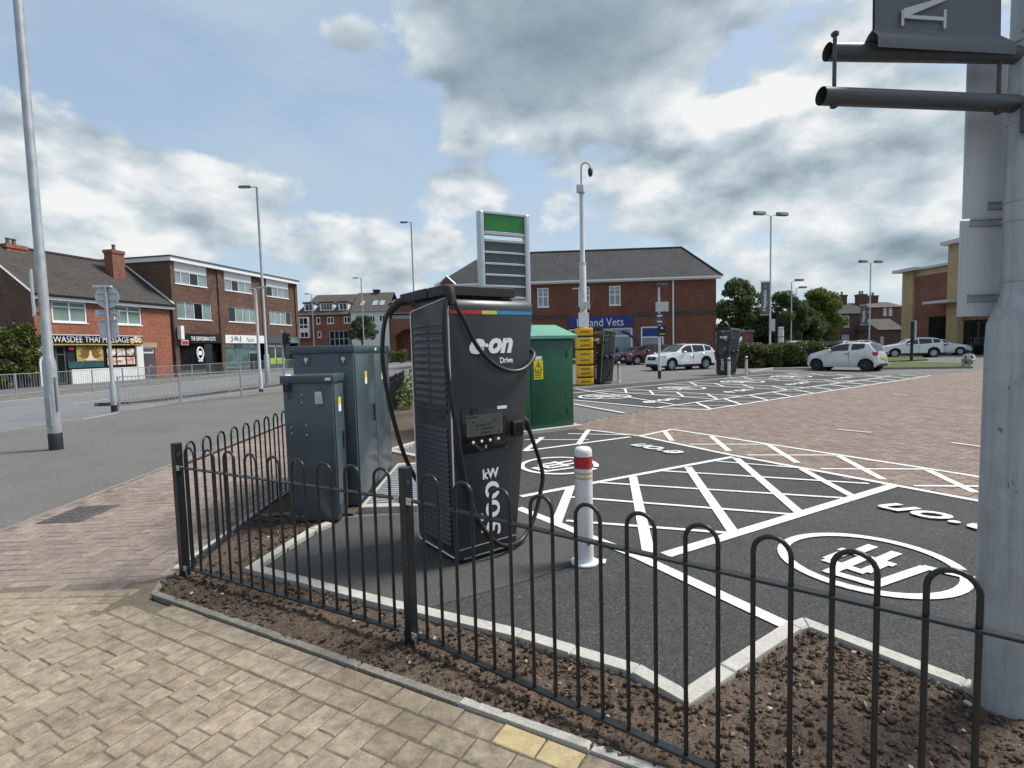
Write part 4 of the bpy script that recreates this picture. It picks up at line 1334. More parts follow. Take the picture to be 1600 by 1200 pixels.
# ---------------------------------------------------------------- building materials
brick_mat('brick_flats', (0.165, 0.085, 0.060), (0.095, 0.052, 0.040), (0.12, 0.085, 0.068), 0.26, 0.12, tone=0.45)
brick_mat('brick_side', (0.135, 0.078, 0.056), (0.10, 0.060, 0.045), (0.12, 0.09, 0.075))
brick_mat('brick_orange', (0.34, 0.105, 0.058), (0.26, 0.082, 0.048), (0.26, 0.16, 0.115))
brick_mat('brick_red', (0.26, 0.095, 0.062), (0.19, 0.072, 0.05), (0.20, 0.13, 0.10))
brick_mat('brick_vets', (0.215, 0.078, 0.050), (0.150, 0.058, 0.042), (0.155, 0.09, 0.066))
brick_mat('brick_dull', (0.165, 0.085, 0.060), (0.12, 0.066, 0.05), (0.15, 0.11, 0.09))
brick_mat('brick_band', (0.085, 0.060, 0.055), (0.07, 0.052, 0.05), (0.10, 0.08, 0.07))
brick_mat('stone_buff', (0.46, 0.35, 0.19), (0.40, 0.30, 0.165), (0.36, 0.28, 0.17), 0.45, 0.225, tone=0.2)
brick_mat('roof_tile', (0.070, 0.062, 0.058), (0.052, 0.047, 0.045), (0.035, 0.032, 0.03), 0.3, 0.12, tone=0.3)
brick_mat('roof_slate', (0.060, 0.060, 0.063), (0.045, 0.046, 0.049), (0.03, 0.03, 0.03), 0.3, 0.12, tone=0.3)
brick_mat('roof_brown', (0.115, 0.10, 0.088), (0.09, 0.078, 0.07), (0.05, 0.045, 0.04), 0.3, 0.12, tone=0.3)
pm('upvc', (0.76, 0.77, 0.77), 0.4, 0, 0.05); pm('render_white', (0.70, 0.71, 0.70), 0.8, 0, 0.08, 1.5, streak=0.12)
pm('fascia_white', (0.74, 0.75, 0.75), 0.5, 0, 0.06); pm('fascia_black', (0.010, 0.010, 0.011), 0.35); pm('fascia_blue', (0.010, 0.024, 0.20), 0.4)
pm('flat_roof', (0.07, 0.075, 0.08), 0.8)
glass_mat('glass_dark', (0.012, 0.015, 0.016)); glass_mat('glass_blind', (0.20, 0.27, 0.245), 0.06); glass_mat('glass_shop', (0.028, 0.045, 0.045), 0.05, 0.5); glass_mat('glass_pale', (0.22, 0.27, 0.29), 0.06)
glass_mat('glass_green', (0.08, 0.15, 0.135), 0.06, 0.5); glass_mat('glass_sky', (0.30, 0.38, 0.42), 0.06)
pm('gold_print', (0.42, 0.30, 0.075), 0.5, 0, 0.2, 2.0); pm('gold_dark', (0.15, 0.10, 0.022), 0.5); pm('skin_print', (0.66, 0.52, 0.36), 0.6, 0, 0.3, 2.5); pm('teal_print', (0.025, 0.085, 0.095), 0.4, 0, 0.3)

def photo_mat(name, sc_, stops):
    m = bpy.data.materials.new(name); m.use_nodes = True
    t = NT(m.node_tree); b = t.n['Principled BSDF']
    tcn = t.node('ShaderNodeTexCoord').outputs['Object']
    t.l.new(t.ramp(t.noise(tcn, sc_, 3, 0.5, 0.7), stops), b.inputs['Base Color'])
    b.inputs['Roughness'].default_value = 0.35
    MATS[name] = m


photo_mat('poster_photo', 2.4, [(0.34, (0.02, 0.022, 0.03)), (0.43, (0.30, 0.17, 0.11)), (0.5, (0.62, 0.47, 0.37)), (0.6, (0.75, 0.72, 0.68))])
photo_mat('poster_photo_red', 2.9, [(0.36, (0.60, 0.55, 0.50)), (0.46, (0.66, 0.50, 0.40)), (0.53, (0.45, 0.10, 0.08)), (0.62, (0.70, 0.66, 0.62))])
pm('pink_print', (0.55, 0.05, 0.18), 0.5); pm('lime_print', (0.30, 0.50, 0.05), 0.5); pm('store_blue', (0.015, 0.23, 0.55), 0.4); pm('store_green', (0.16, 0.50, 0.04), 0.4)
pm('timber_dark', (0.025, 0.023, 0.022), 0.85, 0, 0.3, 3); pm('sandstone', (0.36, 0.28, 0.18), 0.85); pm('door_grey', (0.065, 0.065, 0.068), 0.5); pm('pot_clay', (0.15, 0.12, 0.09), 0.9)


def facade(parent, mat, x0, x1, z0, z1, holes, y=0.0, depth=0.13, name='wall', thick=None):
    b = MB()
    xs = sorted(set([x0, x1] + [h[0] for h in holes] + [h[1] for h in holes]))
    zs = sorted(set([z0, z1] + [h[2] for h in holes] + [h[3] for h in holes]))
    for i in range(len(xs) - 1):
        for j in range(len(zs) - 1):
            cx, cz = (xs[i] + xs[i + 1]) / 2, (zs[j] + zs[j + 1]) / 2
            if any(h[0] < cx < h[1] and h[2] < cz < h[3] for h in holes):
                continue
            b.quad((xs[i], y, zs[j]), (xs[i + 1], y, zs[j]), (xs[i + 1], y, zs[j + 1]), (xs[i], y, zs[j + 1]))
    for a, c, d, e in holes:
        b.quad((a, y, d), (a, y + depth, d), (a, y + depth, e), (a, y, e)); b.quad((c, y, d), (c, y, e), (c, y + depth, e), (c, y + depth, d))
        b.quad((a, y, e), (a, y + depth, e), (c, y + depth, e), (c, y, e)); b.quad((a, y, d), (c, y, d), (c, y + depth, d), (a, y + depth, d))
    return b.build(name, mat, parent)


def win(parent, x0, x1, z0, z1, y=0.0, cols=2, transom=None, fr='upvc', glass='glass_dark', depth=0.09, bar=0.055, sill=True, name='window', rows=1):
    b = MB()
    ya, yb = y + depth - 0.05, y + depth + 0.03
    b.bb(x0, x0 + bar, ya, yb, z0, z1); b.bb(x1 - bar, x1, ya, yb, z0, z1); b.bb(x0 + bar, x1 - bar, ya, yb, z0, z0 + bar); b.bb(x0 + bar, x1 - bar, ya, yb, z1 - bar, z1)
    xs = [x0 + bar + (x1 - x0 - 2 * bar) * i / cols for i in range(cols + 1)]
    for i in range(1, cols):
        b.bb(xs[i] - bar * 0.45, xs[i] + bar * 0.45, ya + 0.004, yb, z0 + bar, z1 - bar)
    zc = [z0 + (z1 - z0) * j / rows for j in range(1, rows)]
    if transom:
        zc = [z0 + (z1 - z0) * transom]
    for zt_ in zc:
        b.bb(x0 + bar, x1 - bar, ya + 0.008, yb, zt_ - bar * 0.4, zt_ + bar * 0.4)
    f = b.build(name, fr, parent)
    for i in range(cols):
        g = glass[i % len(glass)] if isinstance(glass, (list, tuple)) else glass
        m = MB(); m.quad((xs[i], y + depth, z0 + bar * 0.5), (xs[i + 1], y + depth, z0 + bar * 0.5), (xs[i + 1], y + depth, z1 - bar * 0.5), (xs[i], y + depth, z1 - bar * 0.5)); m.build('pane', g, f)
    if sill:
        m = MB(); m.bb(x0 - 0.05, x1 + 0.05, y - 0.05, y + depth, z0 - 0.06, z0); m.build('sill', fr, f)
    return f


def part(name, mat, parent, *boxes, smooth=None):
    o = None
    for bx in boxes:
        b = MB(); b.bb(*bx); q = b.build(name, mat, parent, smooth)
        o = o or q
    return o


def chimney(parent, x, y, z0, z1, sx=0.9, sy=0.7, mat='brick_orange', pots=2):
    b = MB(); b.bb(x - sx / 2, x + sx / 2, y - sy / 2, y + sy / 2, z0, z1 - 0.25); b.bb(x - sx / 2 - 0.06, x + sx / 2 + 0.06, y - sy / 2 - 0.06, y + sy / 2 + 0.06, z1 - 0.25, z1)
    c = b.build('chimney', mat, parent)
    for i in range(pots):
        m = MB(); m.lathe([(0.13, 0), (0.11, 0.35), (0.14, 0.37), (0.14, 0.45)], 10, (x + (i - (pots - 1) / 2) * 0.35, y, z1)); m.build('chimney_pot', 'pot_clay', c, smooth=50)
    return c


# ---------------------------------------------------------------- three-storey flats over shops
FA = math.atan2(17.0, 3.39)
FP = Plane(-27.17, 43.0, FA)
def U(px): return FP.uv(px, 480)[0]
FW = U(463.5); FH = 9.62
fl_t = thing('flats', 'dark brick three-storey flats with white windows over a row of shops', 'building', (FP.o.x, FP.o.y, 0), FA)
zr1 = [FP.uv(300, 412)[1], FP.uv(300, 427)[1], FP.uv(300, 446)[1]]
zr2 = [FP.uv(300, 473)[1], FP.uv(300, 499)[1]]
cols_t = [(U(271), U(326)), (U(353), U(395)), (U(418), U(452))]
cols_m = [(U(274.5), U(330)), (U(356), U(400)), (U(420), U(454.5))]
zf = FP.uv(300, 522)[1]; zsh = FP.uv(300, 536)[1]
holes = [(a, c, zr1[2], zr1[0]) for a, c in cols_t] + [(a, c, zr2[1], zr2[0]) for a, c in cols_m] + [(0.4, FW - 0.4, 0.0, zf)]
facade(fl_t, 'brick_flats', 0, FW, 0, FH - 0.35, holes)
part('side_wall', 'brick_side', fl_t, (-0.02, 0.22, 0.015, 14, 0, FH - 0.352))
part('far_wall', 'brick_side', fl_t, (FW - 0.2, FW + 0.02, 0.015, 14, 0, FH - 0.352))
part('back_wall', 'brick_side', fl_t, (0.23, FW - 0.21, 13.7, 14, 0, FH - 0.353))
for a in (0.0, U(341), U(409), FW - 0.35):
    part('pier', 'brick_side', fl_t, (a, a + 0.42, -0.12, 0.012, 0, FH - 0.36))
part('roof_fascia', 'fascia_white', fl_t, (-0.15, FW + 0.15, -0.35, 14.1, FH - 0.35, FH - 0.02))
part('roof', 'flat_roof', fl_t, (-0.22, FW + 0.2, -0.42, 14.15, FH - 0.015, FH + 0.08))
gl = ['glass_blind', 'glass_pale', 'glass_dark', 'glass_blind', 'glass_pale']
for i, (a, c) in enumerate(cols_t):
    win(fl_t, a, c, zr1[2], zr1[1], 0, 4, None, glass=[gl[(i + k_) % 5] for k_ in range(4)])
    part('spandrel_panel', 'fascia_white', fl_t, (a, c, 0.02, 0.12, zr1[1] + 0.003, zr1[0]))
for i, (a, c) in enumerate(cols_m):
    win(fl_t, a, c, zr2[1], zr2[0], 0, 4, None, glass=[gl[(i * 2 + k_) % 5] for k_ in range(4)])
# shops of the flats
sh = [(0.42, U(341) - 0.02, 'fascia_black', 'glass_dark'), (U(341) + 0.44, U(409) - 0.02, 'fascia_white', 'glass_green'), (U(409) + 0.44, FW - 0.4, 'flat_roof', 'glass_shop')]
for k_, (a, c, fm, gm) in enumerate(sh):
    part('shop_fascia', fm, fl_t, (a, c, -0.18, 0.10, zsh, zf - 0.003))
    w_ = win(fl_t, a, a + (c - a) * 0.62, 0.45, zsh - 0.02, 0.06, 2, None, 'fascia_black' if k_ != 1 else 'galvanised', gm, name='shop_window', sill=False)
    d_ = win(fl_t, a + (c - a) * 0.64, c, 0.05, zsh - 0.02, 0.3, 1, 0.8, 'fascia_black', 'glass_dark', name='shop_door', sill=False)
    part('stall_riser', 'flat_roof', fl_t, (a, a + (c - a) * 0.62, 0.06, 0.2, 0.0, 0.448))
zc_ = (zsh + zf) / 2
a, c = sh[0][:2]
lettering('THE GENTLEMAN CUTS', 0.4, 'white_print', fl_t, wall_M((a + c) / 2 + 0.2, -0.185, zc_), fit=((c - a) * 0.58, 0.34), bold=0.006)
b = MB(); b.tube([(a + 2.25 + 0.34 * math.cos(t), -0.02, 1.85 + 0.52 * math.sin(t)) for t in [math.pi * 2 * i / 18 for i in range(19)]], 0.07, 5, caps=False); b.bb(a + 2.0, a + 2.5, -0.03, -0.01, 1.15, 1.35); b.bb(a + 2.05, a + 2.45, -0.03, -0.01, 1.7, 2.05); b.build('window_decal', 'white_print', fl_t)
part('side_sign', 'white_print', fl_t, (a + 0.05, a + 0.75, -0.30, -0.2, 2.55, 2.95)); part('side_sign', 'print_red', fl_t, (a + 0.1, a + 0.7, -0.32, -0.302, 2.6, 2.9))
part('side_sign', 'fascia_white', fl_t, (a - 0.2, a + 0.12, -0.55, -0.2, 3.0, 4.1))
a, c = sh[1][:2]
lettering('J&J', 0.6, 'fascia_black', fl_t, wall_M(a + (c - a) * 0.24, -0.185, zc_), fit=((c - a) * 0.26, 0.52), bold=-0.002)
lettering('Nails', 0.5, 'gold_dark', fl_t, wall_M(a + (c - a) * 0.60, -0.185, zc_ - 0.04), fit=((c - a) * 0.22, 0.40), shear=0.4)
part('window_poster', 'poster_photo', fl_t, (a + 0.25, a + 1.3, 0.135, 0.142, 2.35, 3.4)); part('window_poster', 'glass_sky', fl_t, (a + (c - a) * 0.66, c - 0.4, 0.38, 0.385, 1.75, 2.6))
part('window_poster', 'glass_sky', fl_t, (a + 2.6, a + 4.2, 0.135, 0.142, 2.3, 2.95))
a, c = sh[2][:2]
part('window_poster', 'lime_print', fl_t, (a + 0.6, a + 3.2, 0.135, 0.142, 0.55, 1.2))
part('window_cross', 'white_print', fl_t, (a + 1.45, a + 1.6, 0.135, 0.143, 0.6, 3.2)); part('window_cross', 'white_print', fl_t, (a + 0.4, a + 2.6, 0.134, 0.144, 2.35, 2.55))
part('wall_sign', 'glass_green', fl_t, (c - 1.7, c + 0.3, -0.24, -0.19, zsh + 0.05, zf - 0.1))

# ---------------------------------------------------------------- massage shop with tiled roof
u0 = U(51.5)
TP = FP.o + FP.t * u0
th_t = thing('massage_shop', 'orange brick house with grey tiled roof over a black fascia massage shop', 'building', (TP.x, TP.y, 0), FA)
TW = -u0 - 0.03
def V_(px): return U(px) - u0
ze = FP.uv(150, 465)[1]
zf1 = FP.uv(150, 525)[1]; zf0 = FP.uv(150, 538)[1]
zw1 = FP.uv(110, 471)[1]; zw0 = FP.uv(110, 504)[1]
wins = [(V_(80), V_(135), zw0, zw1), (V_(177), V_(220), zw0, zw1)]
dx0, dx1 = V_(219), V_(237)
holes = wins + [(0.5, V_(213), 0.0, zf0), (dx0, dx1, 0.0, zf0 - 0.25)]
facade(th_t, 'brick_orange', 0, TW, 0, ze, holes)
rg_u, rg_z = FP.uv(118, 405, -4.2)
DEP = 8.4
b = MB(); b.add([(0, 0.0, 0), (0, DEP, 0), (0, DEP, ze), (0, DEP / 2, rg_z), (0, 0, ze)], [(0, 4, 3, 2, 1)]); b.build('gable_wall', 'brick_dull', th_t)  # gable's shade put into the colour: darker brick than the lit street front
b = MB(); b.add([(TW, 0.0, 0), (TW, DEP, 0), (TW, DEP, ze), (TW, DEP / 2, rg_z), (TW, 0, ze)], [(0, 1, 2, 3, 4)]); b.build('party_wall', 'brick_dull', th_t)
b = MB()
for s_ in (0, 1):
    y0_, y1_ = (-0.3, DEP / 2) if s_ == 0 else (DEP + 0.3, DEP / 2)
    zo = ze - 0.3 * (rg_z - ze) / (DEP / 2)
    P = [(-0.12, y0_, zo), (TW + 0.05, y0_, zo), (TW + 0.05, y1_, rg_z), (-0.12, y1_, rg_z)]
    Q = [(x, y, z + 0.14) for x, y, z in P]
    b.add(P + Q, [(4, 5, 6, 7) if s_ == 0 else (7, 6, 5, 4), (0, 1, 5, 4), (3, 0, 4, 7), (1, 2, 6, 5), (0, 3, 2, 1)])
rf = b.build('roof', 'roof_tile', th_t)
part('ridge', 'roof_tile', rf, (-0.12, TW + 0.05, DEP / 2 - 0.12, DEP / 2 + 0.12, rg_z + 0.1, rg_z + 0.24))
part('gutter', 'fascia_black', th_t, (-0.1, TW, -0.42, -0.3, ze - 0.2, ze - 0.08)); part('fascia_board', 'fascia_white', th_t, (-0.1, TW, -0.295, -0.24, ze - 0.42, ze - 0.16))
b = MB(); b.tube([(-0.15, -0.3, ze - 0.1), (-0.15, DEP / 2, rg_z + 0.1)], 0.07, 4); b.build('verge', 'pale_grey', th_t)
b = MB(); b.tube([(TW + 0.02, -0.3, ze + 0.02), (TW + 0.02, DEP / 2, rg_z + 0.2)], 0.10, 4); b.build('verge', 'pale_grey', th_t)
part('downpipe', 'fascia_black', th_t, (TW - 0.14, TW - 0.03, -0.12, -0.02, 0, ze - 0.2))
cu, cz0 = FP.uv(184, 430, -2.4)
chimney(th_t, cu - u0, 2.6, cz0 - 0.8, FP.uv(184, 392, -2.4)[1], 1.0, 0.75, 'brick_red', 1)
chimney(th_t, FP.uv(3, 400, -4.2)[0] - u0 + 0.6, DEP / 2, rg_z - 1.2, FP.uv(3, 381, -4.2)[1], 1.2, 0.9, 'brick_orange', 2)
for (a, c, d, e) in wins:
    win(th_t, a, c, d, e, 0, 2, 0.72, 'upvc', 'glass_blind', bar=0.11)
part('shop_fascia', 'fascia_black', th_t, (0.2, V_(216), -0.14, 0.02, zf0 + 0.02, zf1))
part('fascia_trim', 'pale_grey', th_t, (0.2, V_(216), -0.2, -0.10, zf1 + 0.003, zf1 + 0.07)); part('fascia_sill', 'gold_print', th_t, (0.2, V_(216), -0.17, -0.06, zf0 - 0.06, zf0 + 0.017))
zc_ = (zf0 + zf1) / 2
lettering('SAWASDEE THAI MASSAGE', 0.4, 'white_print', th_t, wall_M((V_(62) + V_(195)) / 2, -0.145, zc_ + 0.04), fit=(V_(195) - V_(62), 0.40), bold=-0.002)
b = MB()
for i, (x, z, s_) in enumerate(((V_(205), zc_ + 0.05, 0.34), (V_(199), zc_ - 0.05, 0.28), (V_(211), zc_ + 0.0, 0.3))):
    b.tube([(x + s_ * math.cos(t) * 0.3, -0.15, z + s_ * 0.5 * math.sin(t)) for t in [math.pi * 2 * k_ / 10 for k_ in range(11)]], s_ * 0.35, 5, caps=False)
b.build('fascia_picture', 'skin_print', th_t)
part('pilaster', 'render_white', th_t, (0.02, 0.62, -0.10, 0.05, 0, zf0 - 0.08), ); part('pilaster', 'render_white', th_t, (V_(207), V_(217), -0.10, 0.05, 0, zf0 - 0.08))
part('stall_riser', 'render_white', th_t, (V_(103), V_(207), -0.06, 0.10, 0, 0.95))
win(th_t, V_(82), V_(98), 0.06, zf0 - 0.06, 0.05, 1, 0.76, 'door_grey', 'glass_dark', name='shop_door', sill=False, bar=0.1)
win(th_t, V_(98) + 0.02, V_(159), 0.96, zf0 - 0.06, 0.02, 1, None, 'fascia_black', 'glass_shop', name='shop_window', sill=False)
win(th_t, V_(159) + 0.02, V_(207), 0.96, zf0 - 0.06, 0.02, 1, None, 'fascia_black', 'glass_shop', name='shop_window', sill=False)
part('door_glass_wall', 'glass_shop', th_t, (0.64, V_(82), 0.1, 0.15, 0, zf0 - 0.06))
pxa, pxb = V_(114), V_(156)
pst = part('lotus_poster', 'gold_print', th_t, (pxa, pxb, 0.02, 0.03, 1.45, zf0 - 0.15))
cx_ = (pxa + pxb) / 2; zq = 1.72
b = MB()
for i, ang in enumerate((-80, -58, -38, -18, 0, 18, 38, 58, 80)):
    a_ = R_(ang); r1 = 0.86; w1 = 0.15; yq = 0.012 - 0.001 * i
    d_ = (math.sin(a_), math.cos(a_)); n_ = (d_[1], -d_[0])
    b.add([(cx_ + d_[0] * r1 * f + n_[0] * w1 * g, yq, zq + 0.02 + d_[1] * r1 * f + n_[1] * w1 * g) for f, g in ((0.05, 0), (0.35, 0.8), (0.6, 1), (1, 0), (0.6, -1), (0.35, -0.8))], [(0, 1, 2, 3, 4, 5)])
b.build('lotus_petal', 'gold_dark', pst)
b = MB(); b.add([(cx_ + x * 0.8, -0.004, zq - 0.12 + z * 0.75) for x, z in ((-0.6, 0.0), (-0.26, 0.12), (-0.14, 0.35), (-0.045, 0.8), (0.045, 0.8), (0.14, 0.35), (0.26, 0.12), (0.6, 0.0), (0.4, -0.12), (-0.4, -0.12))], [tuple(range(9, -1, -1))]); b.build('praying_hands', 'skin_print', pst)
part('poster_strip', 'teal_print', pst, (pxa - 0.6, pxb, 0.003, 0.02, 1.05, 1.48))
rq = random.Random(4)
pa, pb_ = V_(161), V_(206)
for i in range(3):
    for j in range(2):
        x0 = pa + (pb_ - pa) * i / 3; z0 = 1.1 + (zf0 - 1.35) * j / 2
        part('photo_poster', 'poster_photo' if (i + j) % 2 else 'poster_photo_red', th_t, (x0 + 0.05, x0 + (pb_ - pa) / 3 - 0.05, 0.02 - 0.001 * i, 0.03, z0 + 0.05, z0 + (zf0 - 1.35) / 2 - 0.05))
part('neon_sign', 'pink_print', th_t, (V_(102), V_(110), -0.005, 0.005, 2.25, 2.42))
win(th_t, dx0, dx1, 0.02, zf0 - 0.27, 0.05, 1, 0.84, 'upvc', 'glass_pale', name='house_door', sill=False, bar=0.09)
part('door_leaf', 'door_grey', th_t, (dx0 + 0.1, dx1 - 0.1, 0.03, 0.13, 0.05, (zf0 - 0.27) * 0.84 - 0.06)); part('letter_plate', 'steel_bright', th_t, (dx0 + 0.35, dx0 + 0.75, 0.015, 0.03, 0.95, 1.05))
part('lintel', 'sandstone', th_t, (dx0 - 0.2, dx1 + 0.2, -0.03, 0.03, zf0 - 0.247, zf0 + 0.12))
# timber fence left of the shop
tf = thing('timber_fence', 'dark timber fence under ivy left of the massage shop', 'fence', (TP.x, TP.y, 0), FA)
for i in range(26):
    b = MB(); b.bb(-0.3 - i * 0.25, -0.07 - i * 0.25, 0.10, 0.14, 0, 2.55 + 0.03 * (i % 3)); b.build('board', 'timber_dark', tf)

# ---------------------------------------------------------------- far terrace across the junction
TY = 80.0
TO = at(466, 560, TY)
TPl = Plane(TO.x, TY, 0.0)
def X(px): return TPl.uv(px, 520)[0]
def Z(py): return TPl.uv(545, py)[1]
tr = thing('terrace_block', 'far red brick block with dormer windows and brown roof', 'building', (TO.x, TY, 0))
W1 = X(549)
hw = [(X(495), X(501.5), Z(505), Z(494.5)), (X(512), X(522.5), Z(505), Z(494.5)), (X(538), X(548), Z(505), Z(494.5)), (X(496), X(502), Z(526.5), Z(516.5)), (X(514), X(545), Z(542), Z(516)), (X(474), X(483), Z(526), Z(517))]
facade(tr, 'brick_red', 0, W1, 0, Z(490), hw)
for i, (a, c, d, e) in enumerate(hw):
    win(tr, a, c, d, e, 0, (1, 2, 2, 1, 4, 2)[i], 0.5 if i == 4 else None, 'upvc' if i != 4 else 'glass_sky', 'glass_dark', bar=0.13, rows=1)
part('end_wall', 'brick_red', tr, (W1 - 0.2, W1 - 0.01, 0.01, 12, 0, Z(490) - 0.01), (0.0, 0.2, 0.01, 12, 0, Z(490) - 0.01))
b = MB(); ri_u, ri_z = TPl.uv(500, 461, -5); zo = Z(491)
b.add([(-0.2, -0.4, zo), (W1, -0.4, zo), (W1, 5, ri_z), (1.5, 5, ri_z), (-0.2, 12, zo), (W1, 12, zo)], [(0, 1, 2, 3), (4, 3, 2, 5), (0, 3, 4), (1, 5, 2)]); rf = b.build('roof', 'roof_brown', tr)
for a, c in ((475, 491), (500, 521), (529, 544)):
    za, zb2 = Z(484), Z(472.5)
    d_ = part('dormer', 'fascia_white', tr, (X(a), X(c), 0.5, 3.5, za, zb2)); part('dormer_roof', 'roof_brown', tr, (X(a) - 0.15, X(c) + 0.15, 0.35, 4.5, zb2 + 0.01, zb2 + 0.25))
    n_ = 4 if c - a > 18 else 2
    for k_ in range(n_):
        x0 = X(a) + 0.2 + (X(c) - X(a) - 0.4) * k_ / n_
        part('pane', 'glass_dark', d_, (x0 + 0.06, x0 + (X(c) - X(a) - 0.4) / n_ - 0.06, 0.47, 0.52, za + 0.15, zb2 - 0.12))
by_ = part('bay_window', 'fascia_white', tr, (X(468), X(485), -0.7, -0.02, Z(526.5), Z(494)))
for a, c, d, e in ((472, 477, 505, 496), (478.5, 483.5, 505, 496), (472, 477, 511, 507), (478.5, 483.5, 511, 507), (473, 477.5, 525, 518), (479, 483.5, 525, 518)):
    part('pane', 'glass_dark', by_, (X(a), X(c), -0.74, -0.70, Z(d), Z(e)))
wh = thing('white_house', 'white rendered house with brown roof and skylights beside the far brick block', 'building', (TO.x + W1 + 0.05, TY - 0.1, 0))
W2 = X(607.5) - W1
hw = [(X(a) - W1, X(c) - W1, Z(d), Z(e)) for a, c, d, e in ((555, 566, 506, 494), (578, 587, 505, 494), (593, 602, 504, 493.5), (594, 602, 522, 515), (594, 602, 534, 526), (556, 566, 530, 517))]
facade(wh, 'render_white', 0, W2, 0, Z(487), hw)
for a, c, d, e in hw:
    win(wh, a, c, d, e, 0, 2, None, 'upvc', 'glass_dark', bar=0.12, sill=False)
part('end_wall', 'render_white', wh, (W2 - 0.2, W2 - 0.01, 0.01, 11, 0, Z(487) - 0.01))
b = MB(); zo = Z(487.5)
b.add([(0, -0.4, zo), (W2 + 0.1, -0.4, zo), (W2 + 0.1, 4.5, ri_z + 0.1), (0, 4.5, ri_z + 0.1), (0, 11, zo), (W2 + 0.1, 11, zo), (0, -0.4, zo + 0.0)], [(0, 1, 2, 3), (4, 3, 2, 5)])
rf = b.build('roof', 'roof_brown', wh)
for a, c in ((561, 567), (580, 588), (591, 599)):
    sl_ = (ri_z + 0.1 - zo) / 4.9
    y0_, y1_ = 1.0, 2.2
    b = MB(); x0, x1 = X(a) - W1, X(c) - W1
    z0_, z1_ = zo + (y0_ + 0.4) * sl_ + 0.08, zo + (y1_ + 0.4) * sl_ + 0.08
    b.quad((x0, y0_, z0_), (x1, y0_, z0_), (x1, y1_, z1_), (x0, y1_, z1_)); b.build('skylight', 'glass_sky', rf)
chimney(wh, X(579.5) - W1, 4.5, ri_z - 0.3, TPl.uv(579, 453, -4.5)[1], 0.9, 0.8, 'roof_tile', 0)
ar = thing('arched_building', 'brick building with a wide dark archway left of the charger', 'building', (TO.x + X(608) + 0.02, TY + 0.3, 0))
W3 = X(700) - X(608)
b = MB(); x0, x1, zs_, zr_ = X(616) - X(608), X(655) - X(608), Z(527), Z(516)
n_ = 12
arc = [(x0 + (x1 - x0) * i / n_, zs_ + (zr_ - zs_) * math.sin(math.pi * i / n_)) for i in range(n_ + 1)]
zt_ = Z(500)
for i in range(n_):
    b.quad((arc[i][0], 0, arc[i][1]), (arc[i + 1][0], 0, arc[i + 1][1]), (arc[i + 1][0], 0, zt_), (arc[i][0], 0, zt_))
    b.quad((arc[i][0], 0, arc[i][1]), (arc[i][0], 2.5, arc[i][1]), (arc[i + 1][0], 2.5, arc[i + 1][1]), (arc[i + 1][0], 0, arc[i + 1][1]))
b.quad((0, 0, 0), (x0, 0, 0), (x0, 0, zt_), (0, 0, zt_)); b.quad((x1, 0, 0), (W3, 0, 0), (W3, 0, zt_), (x1, 0, zt_))
b.quad((x0, 0, 0), (x0, 2.5, 0), (x0, 2.5, zs_), (x0, 0, zs_)); b.quad((x0, 2.5, 0), (x1, 2.5, 0), (x1, 2.5, zr_), (x0, 2.5, zr_))
b.build('arch_wall', 'brick_red', ar)
part('window_band', 'glass_sky', ar, (0.4, W3, 0.3, 0.5, Z(503), Z(494))); part('upper_wall', 'brick_red', ar, (0, W3, 0.6, 8, Z(500) + 0.01, Z(480)))
b = MB(); b.add([(-0.1, -0.3, Z(492)), (W3, -0.3, Z(492)), (W3, 2.5, Z(484)), (-0.1, 2.5, Z(484))], [(0, 1, 2, 3)]); b.build('lower_roof', 'roof_brown', ar)
b = MB(); b.add([(-0.1, 0.5, Z(474)), (W3, 0.5, Z(474)), (W3, 5, Z(464)), (-0.1, 5, Z(464)), (-0.1, 9, Z(474)), (W3, 9, Z(474))], [(0, 1, 2, 3), (4, 3, 2, 5)]); b.build('roof', 'roof_brown', ar)
part('upper_front', 'brick_dull', ar, (0, W3, 0.9, 7, Z(484), Z(474) + 0.01))

# ---------------------------------------------------------------- vets' building
VA = R_(-3.2)
vo = at(690, 540, 51.4)
VP = Plane(vo.x, vo.y, VA)
vt = thing('vets_building', 'long red brick building with dark hipped roof and blue vets sign', 'building', (vo.x, vo.y, 0), VA)
VW = VP.uv(1119, 500)[0]
vz = VP.uv(1119, 432)[1]
def A_(px): return VP.uv(px, 480)[0]
def B_(px, py): return VP.uv(px, py)[1]
hv = [(A_(840), A_(857.5), B_(848, 480), B_(848, 450)), (A_(904), A_(922), B_(912, 478), B_(912, 448)), (A_(952), A_(970), B_(961, 477), B_(961, 446.5)),
      (A_(888), A_(988), 0.3, B_(940, 513)), (A_(1001), A_(1037), 0.9, B_(1018, 510))]
facade(vt, 'brick_vets', 0, VW, 0, vz, hv)
for h in hv[:3]:
    f_ = win(vt, *h, 0, 2, 0.55, 'upvc', 'glass_pale', bar=0.11)
    a, c, d, e = h
    part('glazing_bar', 'upvc', f_, (a, c, 0.052, 0.09, d + (e - d) * 0.78, d + (e - d) * 0.78 + 0.06))
win(vt, *hv[3], 0, 3, 0.74, 'upvc', ['glass_shop', 'glass_pale', 'glass_pale'], bar=0.16, name='shop_window', sill=False)
b = MB(); xa_ = A_(962)
b.tube([(xa_ + 2.3 * math.cos(t), 0.075, 0.4 + 2.6 * math.sin(t)) for t in [R_(12 + 8 * i) for i in range(9)]], 0.13, 5)
b.build('window_decal', 'fascia_blue', vt)
b = MB()
for dx, dz, s_ in ((-0.3, 1.2, 0.3), (-0.1, 0.85, 0.36), (0.15, 0.55, 0.3)):
    b.add([(xa_ + dx + s_ * math.cos(t), 0.07, dz + 0.3 + s_ * 0.7 * math.sin(t)) for t in [R_(45 * i) for i in range(8)]], [tuple(range(8))])
